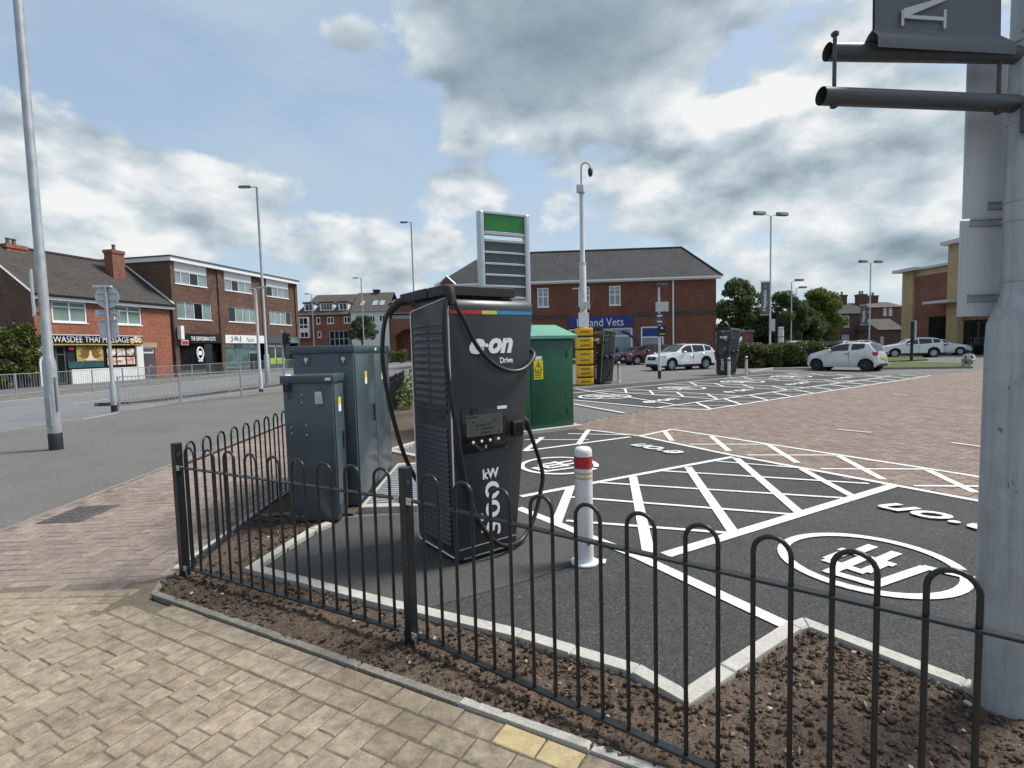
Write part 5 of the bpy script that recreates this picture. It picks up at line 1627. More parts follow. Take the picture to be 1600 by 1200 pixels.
b.build('window_decal', 'fascia_blue', vt)
win(vt, *hv[4], 0, 1, 0.58, 'upvc', 'glass_pale', bar=0.14)
part('blind', 'fascia_blue', vt, (hv[4][0] + 0.15, hv[4][1] - 0.15, 0.06, 0.085, hv[4][2] + (hv[4][3] - hv[4][2]) * 0.62, hv[4][3] - 0.12))
sg = part('shop_sign', 'fascia_blue', vt, (A_(888), A_(988), -0.15, -0.01, B_(938, 512), B_(938, 494.5)))
lettering('Ireland Vets', 0.6, 'white_print', sg, wall_M((A_(901) + A_(973.5)) / 2, -0.155, B_(938, 503.5)), fit=(A_(973.5) - A_(901), 0.74), bold=-0.003)
part('band_course', 'brick_band', vt, (0, A_(887), -0.03, 0.005, B_(1000, 495), B_(1000, 488)), (A_(989), VW, -0.03, 0.005, B_(1000, 495), B_(1000, 488)))
part('end_wall', 'brick_vets', vt, (VW - 0.25, VW - 0.005, 0.006, 11, 0, vz - 0.01), (0.005, 0.25, 0.006, 11, 0, vz - 0.01))
part('downpipe', 'upvc', vt, (A_(1050.5), A_(1052.5), -0.12, -0.01, 0, vz - 0.1)); part('gutter', 'upvc', vt, (-0.4, VW + 0.4, -0.52, -0.38, vz - 0.12, vz + 0.03)); part('soffit', 'upvc', vt, (-0.35, VW + 0.35, -0.37, -0.002, vz - 0.22, vz - 0.13))
rl, rz_ = VP.uv(757, 401, -5.5); rr_, rz2 = VP.uv(1065, 387, -5.5)
b = MB(); o_ = 0.45
b.add([(-o_, -o_, vz), (VW + o_, -o_, vz), (VW + o_, 11 + o_, vz), (-o_, 11 + o_, vz), (rl, 5.5, rz2), (rr_, 5.5, rz2)], [(0, 1, 5, 4), (1, 2, 5), (2, 3, 4, 5), (3, 0, 4)]); vr = b.build('roof', 'roof_slate', vt)
b = MB(); b.tube([(rl, 5.5, rz2 + 0.03), (rr_, 5.5, rz2 + 0.03)], 0.12, 6); b.build('ridge', 'roof_tile', vr)
b = MB(); b.tube([(rr_, 5.5, rz2 + 0.03), (VW + o_, -o_, vz + 0.05)], 0.10, 6); b.build('hip_tiles', 'roof_tile', vr)
gx = A_(701); gz = B_(702, 445)
b = MB(); b.add([(gx - 0.75, -0.6, gz), (gx + 0.75, -0.6, gz), (gx, -0.6, gz + 0.7)], [(0, 1, 2)]); gd = b.build('gablet', 'brick_vets', vt)
b = MB(); b.add([(gx - 0.8, -0.62, gz), (gx + 0.8, -0.62, gz), (gx, -0.62, gz + 0.75), (gx - 0.8, 1.5, gz), (gx + 0.8, 1.5, gz), (gx, 1.5, gz + 0.75)], [(0, 2, 5, 3), (1, 4, 5, 2)]); b.build('gablet_roof', 'roof_slate', gd)
b = MB(); b.tube([(gx - 0.85, -0.65, gz - 0.05), (gx, -0.65, gz + 0.76), (gx + 0.85, -0.65, gz - 0.05)], 0.08, 4); b.build('barge_board', 'upvc', gd)

# ---------------------------------------------------------------- retail building at the right
q0 = at(1411, 540, 54.5); q1 = at(1484, 540, 49.0)
RA = math.atan2(q1.y - q0.y, q1.x - q0.x)
RP = Plane(q0.x, q0.y, RA)
rt_ = thing('retail_building', 'retail building of buff stone piers and red brick with grey cornice', 'building', (q0.x, q0.y, 0), RA)
def C_(px): return RP.uv(px, 500)[0]
zt = RP.uv(1450, 420)[1]; zp2 = RP.uv(1490, 383)[1]
ua, ub, uc, ud = 0.0, C_(1429), C_(1484), C_(1501)
part('stone_pier', 'stone_buff', rt_, (ua, ub, -0.25, 0.4, 0, zt)); part('stone_pier', 'stone_buff', rt_, (uc, ud, -0.35, 0.6, 0, zp2))
hr = [(C_(1451), C_(1480), 0.3, RP.uv(1465, 494)[1])]
zb = RP.uv(1455, 429)[1]
facade(rt_, 'brick_red', ub + 0.002, uc - 0.002, 0, zb, hr)
part('stone_band', 'stone_buff', rt_, (ub + 0.002, uc - 0.002, -0.06, 0.3, zb + 0.002, zt - 0.01))
win(rt_, *hr[0], 0, 2, 0.7, 'fascia_black', 'glass_dark', bar=0.12)
part('cornice', 'pale_grey', rt_, (ua - 0.6, ub + 0.8, -0.9, 0.6, zt + 0.002, zt + 0.3), (ub + 0.81, uc - 0.01, -0.35, 0.3, zt + 0.002, zt + 0.22)); part('cornice', 'pale_grey', rt_, (uc - 0.3, ud + 0.6, -0.9, 0.8, zp2 + 0.002, zp2 + 0.35))
part('canopy', 'pale_grey', rt_, (C_(1466), ud + 0.3, -1.6, -0.36, RP.uv(1480, 474)[1], RP.uv(1480, 470)[1]))
part('roof', 'flat_roof', rt_, (ua, ud + 14, 0.65, 22, 0, zt - 0.05))
ue = ud + 13
part('shop_front', 'brick_red', rt_, (ud + 0.005, ue, 0.2, 0.6, RP.uv(1520, 500)[1], zt - 0.06))
win(rt_, ud + 0.1, ud + 2.6, 0.05, RP.uv(1520, 502)[1], 0.2, 3, 0.8, 'fascia_black', 'glass_dark', name='entrance', sill=False)
p_ = part('store_poster', 'store_blue', rt_, (ud + 2.7, ud + 5.2, 0.12, 0.2, 0.2, RP.uv(1520, 502)[1])); part('store_poster_panel', 'store_green', p_, (ud + 2.85, ud + 4.6, 0.1, 0.119, 2.9, 3.6))
for k_ in range(4):
    part('store_poster_text', 'white_print', p_, (ud + 3.0, ud + 4.3 - 0.3 * (k_ % 2), 0.105, 0.119, 0.7 + 0.5 * k_, 0.85 + 0.5 * k_))
win(rt_, ud + 5.3, ue, 0.05, RP.uv(1520, 502)[1], 0.2, 5, 0.8, 'fascia_black', 'glass_dark', name='shop_window', sill=False)

# ---------------------------------------------------------------- old houses beyond the car park
def old_house(label, px0, px1, Y, py_e, py_r, mat, roofm, wins_, depth=7.0, gable=False):
    o = at(px0, 540, Y); P = Plane(o.x, Y, 0)
    t = thing('old_house', label, 'house', (o.x, Y, 0), 0, 'old brick houses past the trees')
    W = P.uv(px1, 500)[0]; ze_ = P.uv((px0 + px1) / 2, py_e)[1]; zr_ = P.uv((px0 + px1) / 2, py_r, -depth / 2)[1]
    hs = [(P.uv(a, 500)[0], P.uv(c, 500)[0], P.uv(a, d)[1], P.uv(a, e)[1]) for a, c, d, e in wins_]
    facade(t, mat, 0, W, 0, ze_, hs)
    for h in hs:
        win(t, *h, 0, 2, 0.5, 'upvc', 'glass_dark', bar=0.14)
    part('side_wall', mat, t, (0.005, 0.25, 0.006, depth, 0, ze_ - 0.005), (W - 0.25, W - 0.005, 0.006, depth, 0, ze_ - 0.005))
    b = MB(); b.add([(-0.2, -0.3, ze_), (W + 0.2, -0.3, ze_), (W + 0.2, depth + 0.3, ze_), (-0.2, depth + 0.3, ze_), (-0.2, depth / 2, zr_), (W + 0.2, depth / 2, zr_)], [(0, 1, 5, 4), (2, 3, 4, 5), (3, 0, 4), (1, 2, 5)])
    b.build('roof', roofm, t)
    return t, P, zr_


h1, P1, z1_ = old_house('old brick house with dark roof behind the light green tree', 1300, 1356, 70, 490, 474, 'brick_dull', 'roof_slate', [(1318, 1327, 511, 493), (1316, 1327, 530, 523)])
chimney(h1, P1.uv(1315, 470, -3.5)[0], 3.5, z1_ - 0.6, P1.uv(1315, 461, -3.5)[1], 1.0, 0.8, 'brick_dull', 1); chimney(h1, P1.uv(1345, 470, -3.5)[0], 3.5, z1_ - 0.6, P1.uv(1345, 460, -3.5)[1], 1.1, 0.9, 'brick_dull', 2)
h2, P2, z2_ = old_house('old brick house with white sash windows beside the buff building', 1352, 1411, 74, 480, 472, 'brick_dull', 'roof_brown', [(1380, 1385.5, 493, 481), (1388.5, 1394, 493, 481)])
chimney(h2, P2.uv(1362, 470, -3.5)[0], 3.5, z2_ - 0.8, P2.uv(1362, 462, -3.5)[1], 1.3, 0.9, 'brick_dull', 2)
h3, P3, z3_ = old_house('low brick outbuilding with pale slate roof beside the buff building', 1372, 1410, 66, 515, 498, 'brick_dull', 'roof_brown', [(1375, 1382, 541, 526)], 5.0)

# ---------------------------------------------------------------- lamp columns and other poles
def lamp_post(label, x, y, H, r0_=0.085, r1=0.045, door=1.3, heads=((-1.0, 0.0),), arm=0.9, base_mat=None, col='galvanised', rz=0.0, flat=True, name='street_lamp', group='street lamps'):
    rt = thing(name, label, 'street lamp', (x, y, -0.02), rz, group)
    b = MB(); b.lathe([(r0_, -0.1), (r0_, door), (r1 * 1.18, door + 0.09), (r1, H)], 20); b.build('shaft', col, rt, smooth=40)
    b = MB(); b.rbox(-r0_ * 0.5, r0_ * 0.5, -r0_ - 0.006, -r0_ * 0.5, 0.45, 1.0, 0.004, 1); b.build('service_door', col, rt)
    if base_mat:
        b = MB(); b.lathe([(r0_ + 0.004, -0.05), (r0_ + 0.004, 0.32), (r0_ + 0.001, 0.325)], 20); b.build('base_sleeve', base_mat, rt, smooth=40)
    for dx, dy in heads:
        e = Vector((dx, dy)).normalized() * arm
        b = MB(); b.tube([(0, 0, H - 0.08), (e.x * 0.15, e.y * 0.15, H + 0.01), (e.x, e.y, H + 0.06 * (0 if flat else 1.5))], 0.028, 8); b.build('bracket', col, rt, smooth=50)
        a = math.atan2(e.y, e.x)
        b = MB()
        L_, W_ = (0.62, 0.27) if flat else (0.95, 0.5)
        prof = [(0.0, 0.5), (0.25, 0.85), (0.6, 1.0), (0.9, 0.7), (1.0, 0.2)]
        V = []
        for f, w_ in prof:
            for s_ in (-1, 1):
                V.append((f * L_, s_ * W_ / 2 * w_, 0.0)); V.append((f * L_, s_ * W_ / 2 * w_ * 0.6, 0.10 if flat else 0.2))
        F = []
        for i in range(len(prof) - 1):
            o = i * 4
            F += [(o, o + 4, o + 5, o + 1), (o + 1, o + 5, o + 7, o + 3), (o + 3, o + 7, o + 6, o + 2), (o + 2, o + 6, o + 4, o)]
        F += [(0, 1, 3, 2), (16, 18, 19, 17)]
        b.add(V, F)
        o = b.build('lantern', 'arm_grey', rt, smooth=35)
        o.location = (e.x * 0.96, e.y * 0.96, H - 0.02 + 0.06 * (0 if flat else 1.5)); o.rotation_euler = (0, 0, a)
        b = MB(); b.bb(0.1, L_ * 0.85, -W_ * 0.3, W_ * 0.3, -0.02, 0.0); b.build('lens', 'glass_pale', o)
    return rt


g_ = gp(88, 702)
lp = lamp_post('tall grey lamp post with black base at the left edge', g_[0], g_[1], 10.5, 0.104, 0.066, 1.62, ((-1, 0.2),), base_mat='black_matt')
b = MB(); b.bb(-0.012, 0.012, -0.30, 0.30, 2.45, 3.25); o = b.build('sign_plate', 'pale_grey', lp); o.location = (-0.10, -0.10, 0); o.rotation_euler = (0, 0, R_(44))
b = MB(); b.bb(-0.17, 0.0, -0.03, 0.03, 2.48, 2.53); b.build('sign_clip', 'galvanised', lp)
b = MB(); b.bb(-0.17, 0.0, -0.03, 0.03, 2.66, 2.71); b.build('sign_clip', 'galvanised', lp)
b = MB(); b.tube([(0.115, -0.02, 0.75), (0.115, -0.02, 1.35)], 0.02, 8); b.build('cable_duct', 'galvanised', lp, smooth=40)
g_ = gp(419, 601); lamp_post('tall lamp post on the traffic island in front of the flats', g_[0], g_[1], 10.4, 0.13, 0.06, 1.6, ((-1, 0.0),), 0.35)
p_ = at(650, 548, 44); lamp_post('lamp post rising behind the charger against the sky', p_.x, 44, at(645, 347, 44).z, 0.11, 0.06, 1.5, ((-1, 0),), 0.3)
p_ = at(569, 545, 62); lamp_post('distant lamp post in front of the white house', p_.x, 62, at(565, 434, 62).z, 0.11, 0.06, 1.5, ((-1, 0),), 0.35)
p_ = at(491, 545, 70); lamp_post('slim distant lamp post in front of the far brick block', p_.x, 70, at(487, 459, 70).z, 0.09, 0.05, 1.5, ((-1, 0),), 0.3)
p_ = at(1203, 545, 38); lp1 = lamp_post('double-headed lamp post with a vertical banner behind the hedge', p_.x, 38, at(1208, 337, 38).z, 0.10, 0.055, 1.4, ((-1, -0.25), (1, 0.25)), 0.5, col='pale_grey', flat=False)
L1 = (p_.x, 38)
p_ = at(1358, 540, 52); lp2 = lamp_post('double-headed lamp post with a banner in front of the old houses', p_.x, 52, at(1361, 411, 52).z, 0.10, 0.055, 1.4, ((-1, -0.25), (1, 0.25)), 0.5, col='pale_grey', flat=False)
L2 = (p_.x, 52)
p_ = at(1236, 540, 56); lamp_post('single-headed lamp post left of the light green tree', p_.x, 56, at(1239, 440, 56).z, 0.09, 0.05, 1.4, ((1, 0),), 0.35, col='pale_grey', flat=False)
p_ = at(1243, 540, 64); lamp_post('further single-headed lamp post half hidden by the light green tree', p_.x, 64, at(1246, 451, 64).z, 0.09, 0.05, 1.4, ((1, 0),), 0.35, col='pale_grey', flat=False)


def small_banner(label, x, y, px0, px1, py0, py1):
    a = at(px0, py0, y); c = at(px1, py1, y)
    t = thing('banner', label, 'banner', (a.x, y, 0), 0, 'vertical shop banners on lamp posts')
    W = c.x - a.x
    b = MB(); b.rbox(0, W, -0.012, 0.012, c.z, a.z, 0.004, 1); b.build('cloth', 'banner_grey', t)
    for z in (a.z + 0.06, c.z - 0.08):
        b = MB(); b.tube([(-0.05, 0, z), (x - a.x, 0, z)], 0.03, 8); b.build('arm', 'pale_grey', t, smooth=40)
    lettering('Majestic', 0.4, 'white_print', t, Matrix.Translation((W / 2, -0.016, c.z + (a.z - c.z) * 0.42)) @ Matrix.Rotation(math.pi / 2, 4, 'X') @ Matrix.Rotation(math.pi / 2, 4, 'Z'), fit=((a.z - c.z) * 0.66, W * 0.55), bold=0.008)
    b = MB(); b.lathe([(0.10, 0), (0.10, 0.01)], 8); o = b.build('emblem', 'gold_print', t); o.matrix_local = Matrix.Translation((W / 2, -0.02, a.z - (a.z - c.z) * 0.14)) @ Matrix.Rotation(math.pi / 2, 4, 'X')
    return t


small_banner('dark vertical banner on the lamp post behind the hedge', L1[0], 37.93, 1189, 1202, 441, 490)
small_banner('dark vertical banner in front of the old houses', L2[0], 51.93, 1344.5, 1355, 478, 506)
for lp_, (px, py0, py1), (x, y) in ((lp1, (1207, 498, 517), L1),):
    a = at(px - 4, py0, y - 0.12); c = at(px + 4, py1, y - 0.12)
    b = MB(); b.bb(a.x - x, c.x - x, -0.14, -0.10, c.z, a.z); b.build('notice_plate', 'pale_grey', lp_)

# white ticket-machine post behind the hedge
p_ = at(1220, 545, 40)
vp = thing('vent_post', 'short thick white post standing just behind the hedge', 'post', (p_.x, 40, 0))
b = MB(); b.lathe([(0.2, -0.05), (0.2, at(1220, 517, 40).z), (0.17, at(1220, 514.5, 40).z), (0.20, at(1220, 513.5, 40).z), (0.2, at(1220, 511.5, 40).z), (0.1, at(1220, 511, 40).z)], 16); b.build('shaft', 'pale_grey', vp, smooth=40)
b = MB(); b.lathe([(0.203, 1.9), (0.203, 1.95)], 16); b.build('collar', 'black_matt', vp)

# rear side of traffic sign on its post
g_ = gp(179, 643)
ts = thing('traffic_sign', 'round and square traffic signs seen from behind on a grey post', 'traffic sign', (g_[0], g_[1], 0), R_(8))
Yt = g_[1]
def tz(py): return at(165, py, Yt).z
b = MB(); b.lathe([(0.085, -0.05), (0.085, tz(602)), (0.05, tz(598)), (0.046, tz(447))], 16); b.build('shaft', 'galvanised', ts, smooth=40)
b = MB(); b.lathe([(0.089, -0.05), (0.089, 0.2)], 16); b.build('base_sleeve', 'black_matt', ts)
b = MB(); zc = tz(464); r_ = 0.335
b.tube([(0, 0.07, zc), (0, 0.08, zc)], r_, 28); b.build('round_plate', 'grey_paint', ts, smooth=30)
b = MB(); b.bb(-0.36, 0.32, 0.06, 0.075, tz(495), tz(484)); b.build('plate', 'grey_paint', ts)
b = MB(); b.bb(-0.28, 0.24, 0.06, 0.075, tz(528), tz(499)); b.build('plate', 'grey_paint', ts)
b = MB(); b.rbox(-0.34, 0.16, -0.02, 0.10, tz(449), tz(446), 0.01); b.build('sign_light', 'pale_grey', ts)
for py in (459, 470, 486, 492, 502):
    b = MB(); b.bb(-0.26, 0.26, 0.045, 0.06, tz(py) - 0.02, tz(py) + 0.02); b.build('channel', 'galvanised', ts)

# slim signal pole with black base
g_ = gp(408, 613)
sp = thing('signal_pole', 'pale grey pole with black base behind the near guard rail', 'pole', (g_[0], g_[1], -0.02))
def sz(py): return at(404, py, g_[1]).z
b = MB(); b.lathe([(0.088, -0.05), (0.088, sz(581)), (0.06, sz(578)), (0.056, sz(449))], 16); b.build('shaft', 'pale_grey', sp, smooth=40)
b = MB(); b.lathe([(0.092, -0.05), (0.092, sz(607))], 16); b.build('base_sleeve', 'black_matt', sp)
b = MB(); b.tube([(-0.25, 0, sz(451)), (0.5, 0, sz(448))], 0.03, 8); b.build('arm', 'galvanised', sp, smooth=40)
# traffic signal
p_ = at(443, 575, 34)
tsn = thing('traffic_signal', 'black traffic signal head on a grey pole in front of the flats', 'traffic light', (p_.x, 34, -0.02))
b = MB(); b.lathe([(0.06, -0.05), (0.06, at(443, 515, 34).z)], 12); b.build('shaft', 'galvanised', tsn, smooth=40)
za, zb = at(447, 519, 34).z, at(447, 538, 34).z
b = MB(); b.rbox(0.08, 0.36, -0.12, 0.12, zb, za, 0.03); hd = b.build('signal_head', 'black_matt', tsn, smooth=40)
for k_ in range(3):
    b = MB(); b.tube([(0.36, 0, zb + 0.14 + k_ * (za - zb - 0.2) / 2.4), (0.52, 0, zb + 0.12 + k_ * (za - zb - 0.2) / 2.4)], 0.10, 10); b.build('visor', 'black_matt', hd, smooth=40)

# ---------------------------------------------------------------- pedestrian guard rails
def guard_rail(label, p, q, n, H=1.05, group='pedestrian guard rails', dens=0.11, mat='galvanised'):
    p = Vector(p); q = Vector(q); t = (q - p); L = t.length; t.normalize()
    rt = thing('guard_rail', label, 'guard rail', (p.x, p.y, -0.01), math.atan2(t.y, t.x), group)
    for i in range(n + 1):
        x = L * i / n
        b = MB(); b.rbox(x - 0.025, x + 0.025, -0.025, 0.025, -0.05, H + 0.01, 0.004, 1); b.build('post', mat, rt)
    b = MB(); b.bb(0.03, L - 0.03, -0.018, 0.018, H - 0.03, H); b.build('top_rail', mat, rt)
    b = MB(); b.bb(0.03, L - 0.03, -0.015, 0.015, 0.10, 0.13); b.build('bottom_rail', mat, rt)
    b = MB(); m = int(L / dens)
    for i in range(m):
        b.bb(L * (i + 0.5) / m - 0.005, L * (i + 0.5) / m + 0.005, -0.005, 0.005, 0.131, H - 0.031)
    tag(b.build('infill_bars', mat, rt), kind='stuff')
    return rt


fk = [(-22.9, 20.0), (-22.9, 24.5), (-22.7, 31), (-22.55, 37.5), (-22.45, 44), (-22.4, 51), (-22.8, 58)]
fl_lab = ['guard rail on the far pavement in front of the ivy', 'far guard rail left of the massage shop door', 'far guard rail in front of the massage shop', 'far guard rail in front of the barber shop', 'far guard rail in front of the white nail shop', 'far guard rail furthest along the pavement']
for i in range(6):
    guard_rail(fl_lab[i], fk[i], fk[i + 1], 3 if i else 2, dens=0.14)
n0, n1, n2, n3 = gp(187, 638), gp(283, 630), gp(378, 621), gp(446, 613)
guard_rail('near guard rail starting at the traffic sign post', n0, n1, 1)
guard_rail('middle panel of the near guard rail along the kerb', n1, n2, 1)
guard_rail('near guard rail panel ending behind the slate cabinet', n2, n3, 1)
guard_rail('guard rail across the junction left of the charger', (-11.0, 66), (-4.0, 66), 5)

# ---------------------------------------------------------------- camera pole with yellow guard
g_ = gp(913.5, 601)
cx, cy = g_
cp = thing('cctv_pole', 'tall white camera pole with swan neck beside the dark charger', 'pole', (cx, cy, 0))
def cz(py, px=911): return at(px, py, cy).z
def cxo(px, py): return at(px, py, cy).x - cx
b = MB(); b.lathe([(0.14, -0.05), (0.14, cz(412)), (0.10, cz(410)), (0.085, cz(290))], 16); b.build('shaft', 'pale_grey', cp, smooth=40)
r_ = 0.19; zt_ = cz(262)
b = MB(); b.tube([(0, 0, cz(292)), (0, 0, zt_)] + [(r_ - r_ * math.cos(a), 0, zt_ + r_ * math.sin(a) * 1.1) for a in [math.pi * i / 8 for i in range(1, 9)]] + [(2 * r_, 0, zt_ - 0.05)], 0.042, 10); b.build('swan_neck', 'pale_grey', cp, smooth=50)
b = MB(); b.lathe([(0.05, 0.05), (0.10, 0.0), (0.10, -0.15), (0.095, -0.20), (0.05, -0.29), (0.02, -0.3)], 14, (2 * r_, 0, zt_ - 0.07)); b.build('dome_camera', 'black_matt', cp, smooth=50)
b = MB(); b.rbox(-0.22, 0.06, -0.20, -0.05, cz(302), cz(290), 0.02); b.build('junction_box', 'pale_grey', cp, smooth=40)
for z in (cz(412), cz(300)):
    b = MB(); b.lathe([(0.15, z - 0.04), (0.15, z + 0.04)], 16); b.build('clamp', 'pale_grey', cp)
b = MB(); b.rbox(-0.17, 0.25, -0.2, -0.14, cz(484), cz(472), 0.01); b.build('control_box', 'pale_grey', cp)
b = MB(); b.tube([(-0.45, -0.1, cz(451)), (0.05, -0.1, cz(451))], 0.03, 6); b.build('side_arm', 'pale_grey', cp)
b = MB(); b.bb(-0.24, 0.19, -0.26, -0.23, cz(511.5), cz(489)); b.build('notice_board', 'white_print', cp)
yg = thing('pole_guard', 'yellow stacked plastic impact guard round the camera pole', 'guard', (cx, cy, 0))
tops = [(601.5, 590), (588, 571), (569, 547), (545, 527), (525, 512.5)]
for k_, (pa, pc) in enumerate(tops):
    z0_, z1_ = max(0.0, cz(pa, 914)), cz(pc, 914)
    b = MB(); b.rbox(-0.335, 0.335, -0.335, 0.335, z0_ + 0.005, z1_ - 0.005, 0.04, 3); o = b.build('guard_block', 'guard_yellow', yg, smooth=40)
    for zz_ in ([0.5] if z1_ - z0_ < 0.45 else [0.3, 0.72]):
        for fx in (-0.13, 0.0, 0.13):
            b = MB(); zq = z0_ + (z1_ - z0_) * zz_; b.rbox(fx - 0.055, fx + 0.055, -0.345, -0.33, zq - 0.03, zq + 0.03, 0.004, 1); b.build('slot', 'gold_dark', o)
    if k_:
        b = MB(); b.bb(-0.30, 0.30, -0.30, 0.30, z0_ - 0.05, z0_ + 0.012); b.build('strap', 'black_matt', yg)

# ---------------------------------------------------------------- totem sign behind the charger
a = at(752.5, 430, 13.8); c = at(823, 430, 14.4)
tt_ = thing('totem_sign', 'silver framed totem sign with green top panel and slate slats', 'sign', (a.x, a.y, 0), math.atan2(c.y - a.y, c.x - a.x))
TWd = (Vector((c.x, c.y)) - Vector((a.x, a.y))).length
ztop = at(752, 329, 13.8).z
TPn = Plane(a.x, a.y, math.atan2(c.y - a.y, c.x - a.x))
def zT(py): return TPn.uv(765, py)[1]
for x in (0.0, TWd):
    b = MB(); b.rbox(x - 0.08, x + 0.08, -0.10, 0.10, 0, ztop, 0.05, 3); b.build('post', 'silver', tt_, smooth=40)
def slab(name, py0, py1, mat, y0=-0.05, y1=0.05, x0=0.1):
    b = MB(); b.rbox(x0, TWd - x0, y0, y1, zT(py1), zT(py0), 0.004, 1); return b.build(name, mat, tt_)
slab('cross_bar', 331, 335, 'silver', -0.07, 0.07, 0.081); slab('sign_panel', 336, 361, 'sign_green'); slab('cross_bar', 362, 367, 'silver', -0.07, 0.07, 0.081)
slab('cross_bar', 374, 378, 'silver', -0.07, 0.07, 0.081)
py = 379
for i in range(5):
    slab('sign_slat', py, py + 13.5, 'sign_slate'); slab('cross_bar', py + 14, py + 17.2, 'silver', -0.07, 0.07, 0.081); py += 17.6
slab('sign_slat', py, py + 16, 'sign_slate')
slab('lower_panel', 486, 600, 'sign_slate')

# ---------------------------------------------------------------- parking sign pole in front of the white car
g_ = gp(1030.5, 591)
pk = thing('parking_sign_pole', 'grey pole with small dark parking signs in front of the white car', 'sign', (g_[0], g_[1], 0))
def kz(py): return at(1030, py, g_[1]).z
b = MB(); b.lathe([(0.075, -0.05), (0.075, 0.9), (0.055, 0.95), (0.05, kz(447))], 12); b.build('shaft', 'grey_paint', pk, smooth=40)
b = MB(); b.lathe([(0.08, -0.05), (0.08, kz(579))], 12); b.build('base_sleeve', 'black_matt', pk)
b = MB(); b.rbox(-0.12, 0.42, -0.1, 0.1, kz(449), kz(443), 0.03); o = b.build('lantern', 'arm_grey', pk, smooth=40); o.rotation_euler = (0, -0.25, 0); o.location = (-1.0, 0, 0.1) if False else (0, 0, 0)
o.rotation_euler = (0, 0, 0)
b = MB(); b.bb(-0.18, 0.42, -0.12, -0.06, kz(487), kz(472)); b.build('equipment_box', 'pale_grey', pk)
for p0, p1, m in ((490, 497, 'sign_slate'), (498, 507, 'sign_slate')):
    b = MB(); b.bb(-0.2, 0.2, -0.09, -0.07, kz(p1), kz(p0)); s_ = b.build('sign_plate', m, pk); b = MB(); b.bb(-0.12, 0.12, -0.095, -0.0905, kz((p0 + p1) / 2 + 1), kz((p0 + p1) / 2 - 1)); b.build('sign_text', 'white_print', s_)
b = MB(); b.bb(-0.08, 0.3, -0.1, -0.07, kz(526), kz(509)); s_ = b.build('sign_plate', 'black_matt', pk)
b = MB(); b.extr([(0.03, kz(514)), (0.17, kz(514)), (0.10, kz(510))], -0.106, -0.1005); b.build('sign_triangle', 'white_print', s_)
b = MB(); b.bb(-0.03, 0.25, -0.106, -0.1005, kz(523), kz(521)); b.build('sign_stripe', 'lime_print', s_)
# black post beyond the grass
g_ = gp(1424, 564)
bp = thing('sign_pole', 'thin black pole with narrow sign edge on the grass verge', 'pole', (g_[0], g_[1], 0))
def bz(py): return at(1424, py, g_[1]).z
b = MB(); b.lathe([(0.09, -0.05), (0.09, bz(502))], 10); b.build('shaft', 'black_matt', bp, smooth=40)
b = MB(); b.bb(0.09, 0.15, -0.2, 0.2, bz(532), bz(501)); b.build('sign_plate', 'pale_grey', bp)

# manhole cover
g_ = gp(125, 803)
mh = thing('manhole_cover', 'dark iron cover set into the brick path', 'manhole cover', (g_[0], g_[1], 0), 0.05)
b = MB(); b.rbox(-0.22, 0.22, -0.30, 0.30, -0.02, 0.006, 0.004, 1); b.build('frame', 'iron', mh)
b = MB(); b.rbox(-0.18, 0.18, -0.26, 0.26, -0.01, 0.010, 0.003, 1); b.build('lid', 'iron', mh)
for i in range(5):
    for j in range(7):
        b = MB(); b.box(-0.13 + i * 0.065, -0.2 + j * 0.066, 0.012, 0.04, 0.02, 0.006, 0.7 if (i + j) % 2 else -0.7); b.build('tread', 'iron', mh)

# ---------------------------------------------------------------- cars
pm('car_white', (0.74, 0.76, 0.77), 0.25, 0, 0.04, 1.0, coat=0.8); pm('car_silver', (0.62, 0.63, 0.63), 0.3, 0.25, 0.05, 1.0, coat=0.7); pm('car_maroon', (0.085, 0.016, 0.016), 0.25, 0.2, 0.08, 1.0, coat=0.9)
pm('car_black', (0.012, 0.012, 0.014), 0.2, 0, 0.05, 1.0, coat=0.9); pm('car_dark', (0.025, 0.03, 0.036), 0.25, 0.2, 0.05, 1.0, coat=0.9); pm('tyre', (0.014, 0.014, 0.015), 0.8); pm('rim', (0.42, 0.43, 0.44), 0.35, 0.7); pm('rim_dark', (0.05, 0.05, 0.052), 0.35, 0.5)
pm('trim_black', (0.015, 0.015, 0.016), 0.6); pm('lamp_red', (0.32, 0.012, 0.015), 0.15, 0, 0.1, coat=1.0); pm('lamp_clear', (0.55, 0.57, 0.6), 0.1, 0.3, 0.1, coat=1.0); pm('plate_white', (0.75, 0.75, 0.72), 0.5); pm('plate_yellow', (0.70, 0.52, 0.05), 0.5)
glass_mat('car_glass', (0.016, 0.021, 0.023), 0.03)


def lerp_pts(P, x):
    for i in range(len(P) - 1):
        if P[i][0] <= x <= P[i + 1][0]:
            t = (x - P[i][0]) / max(1e-9, P[i + 1][0] - P[i][0])
            t = t * t * (3 - 2 * t) * 0.35 + t * 0.65
            return P[i][1] + (P[i + 1][1] - P[i][1]) * t
    return P[0][1] if x < P[0][0] else P[-1][1]


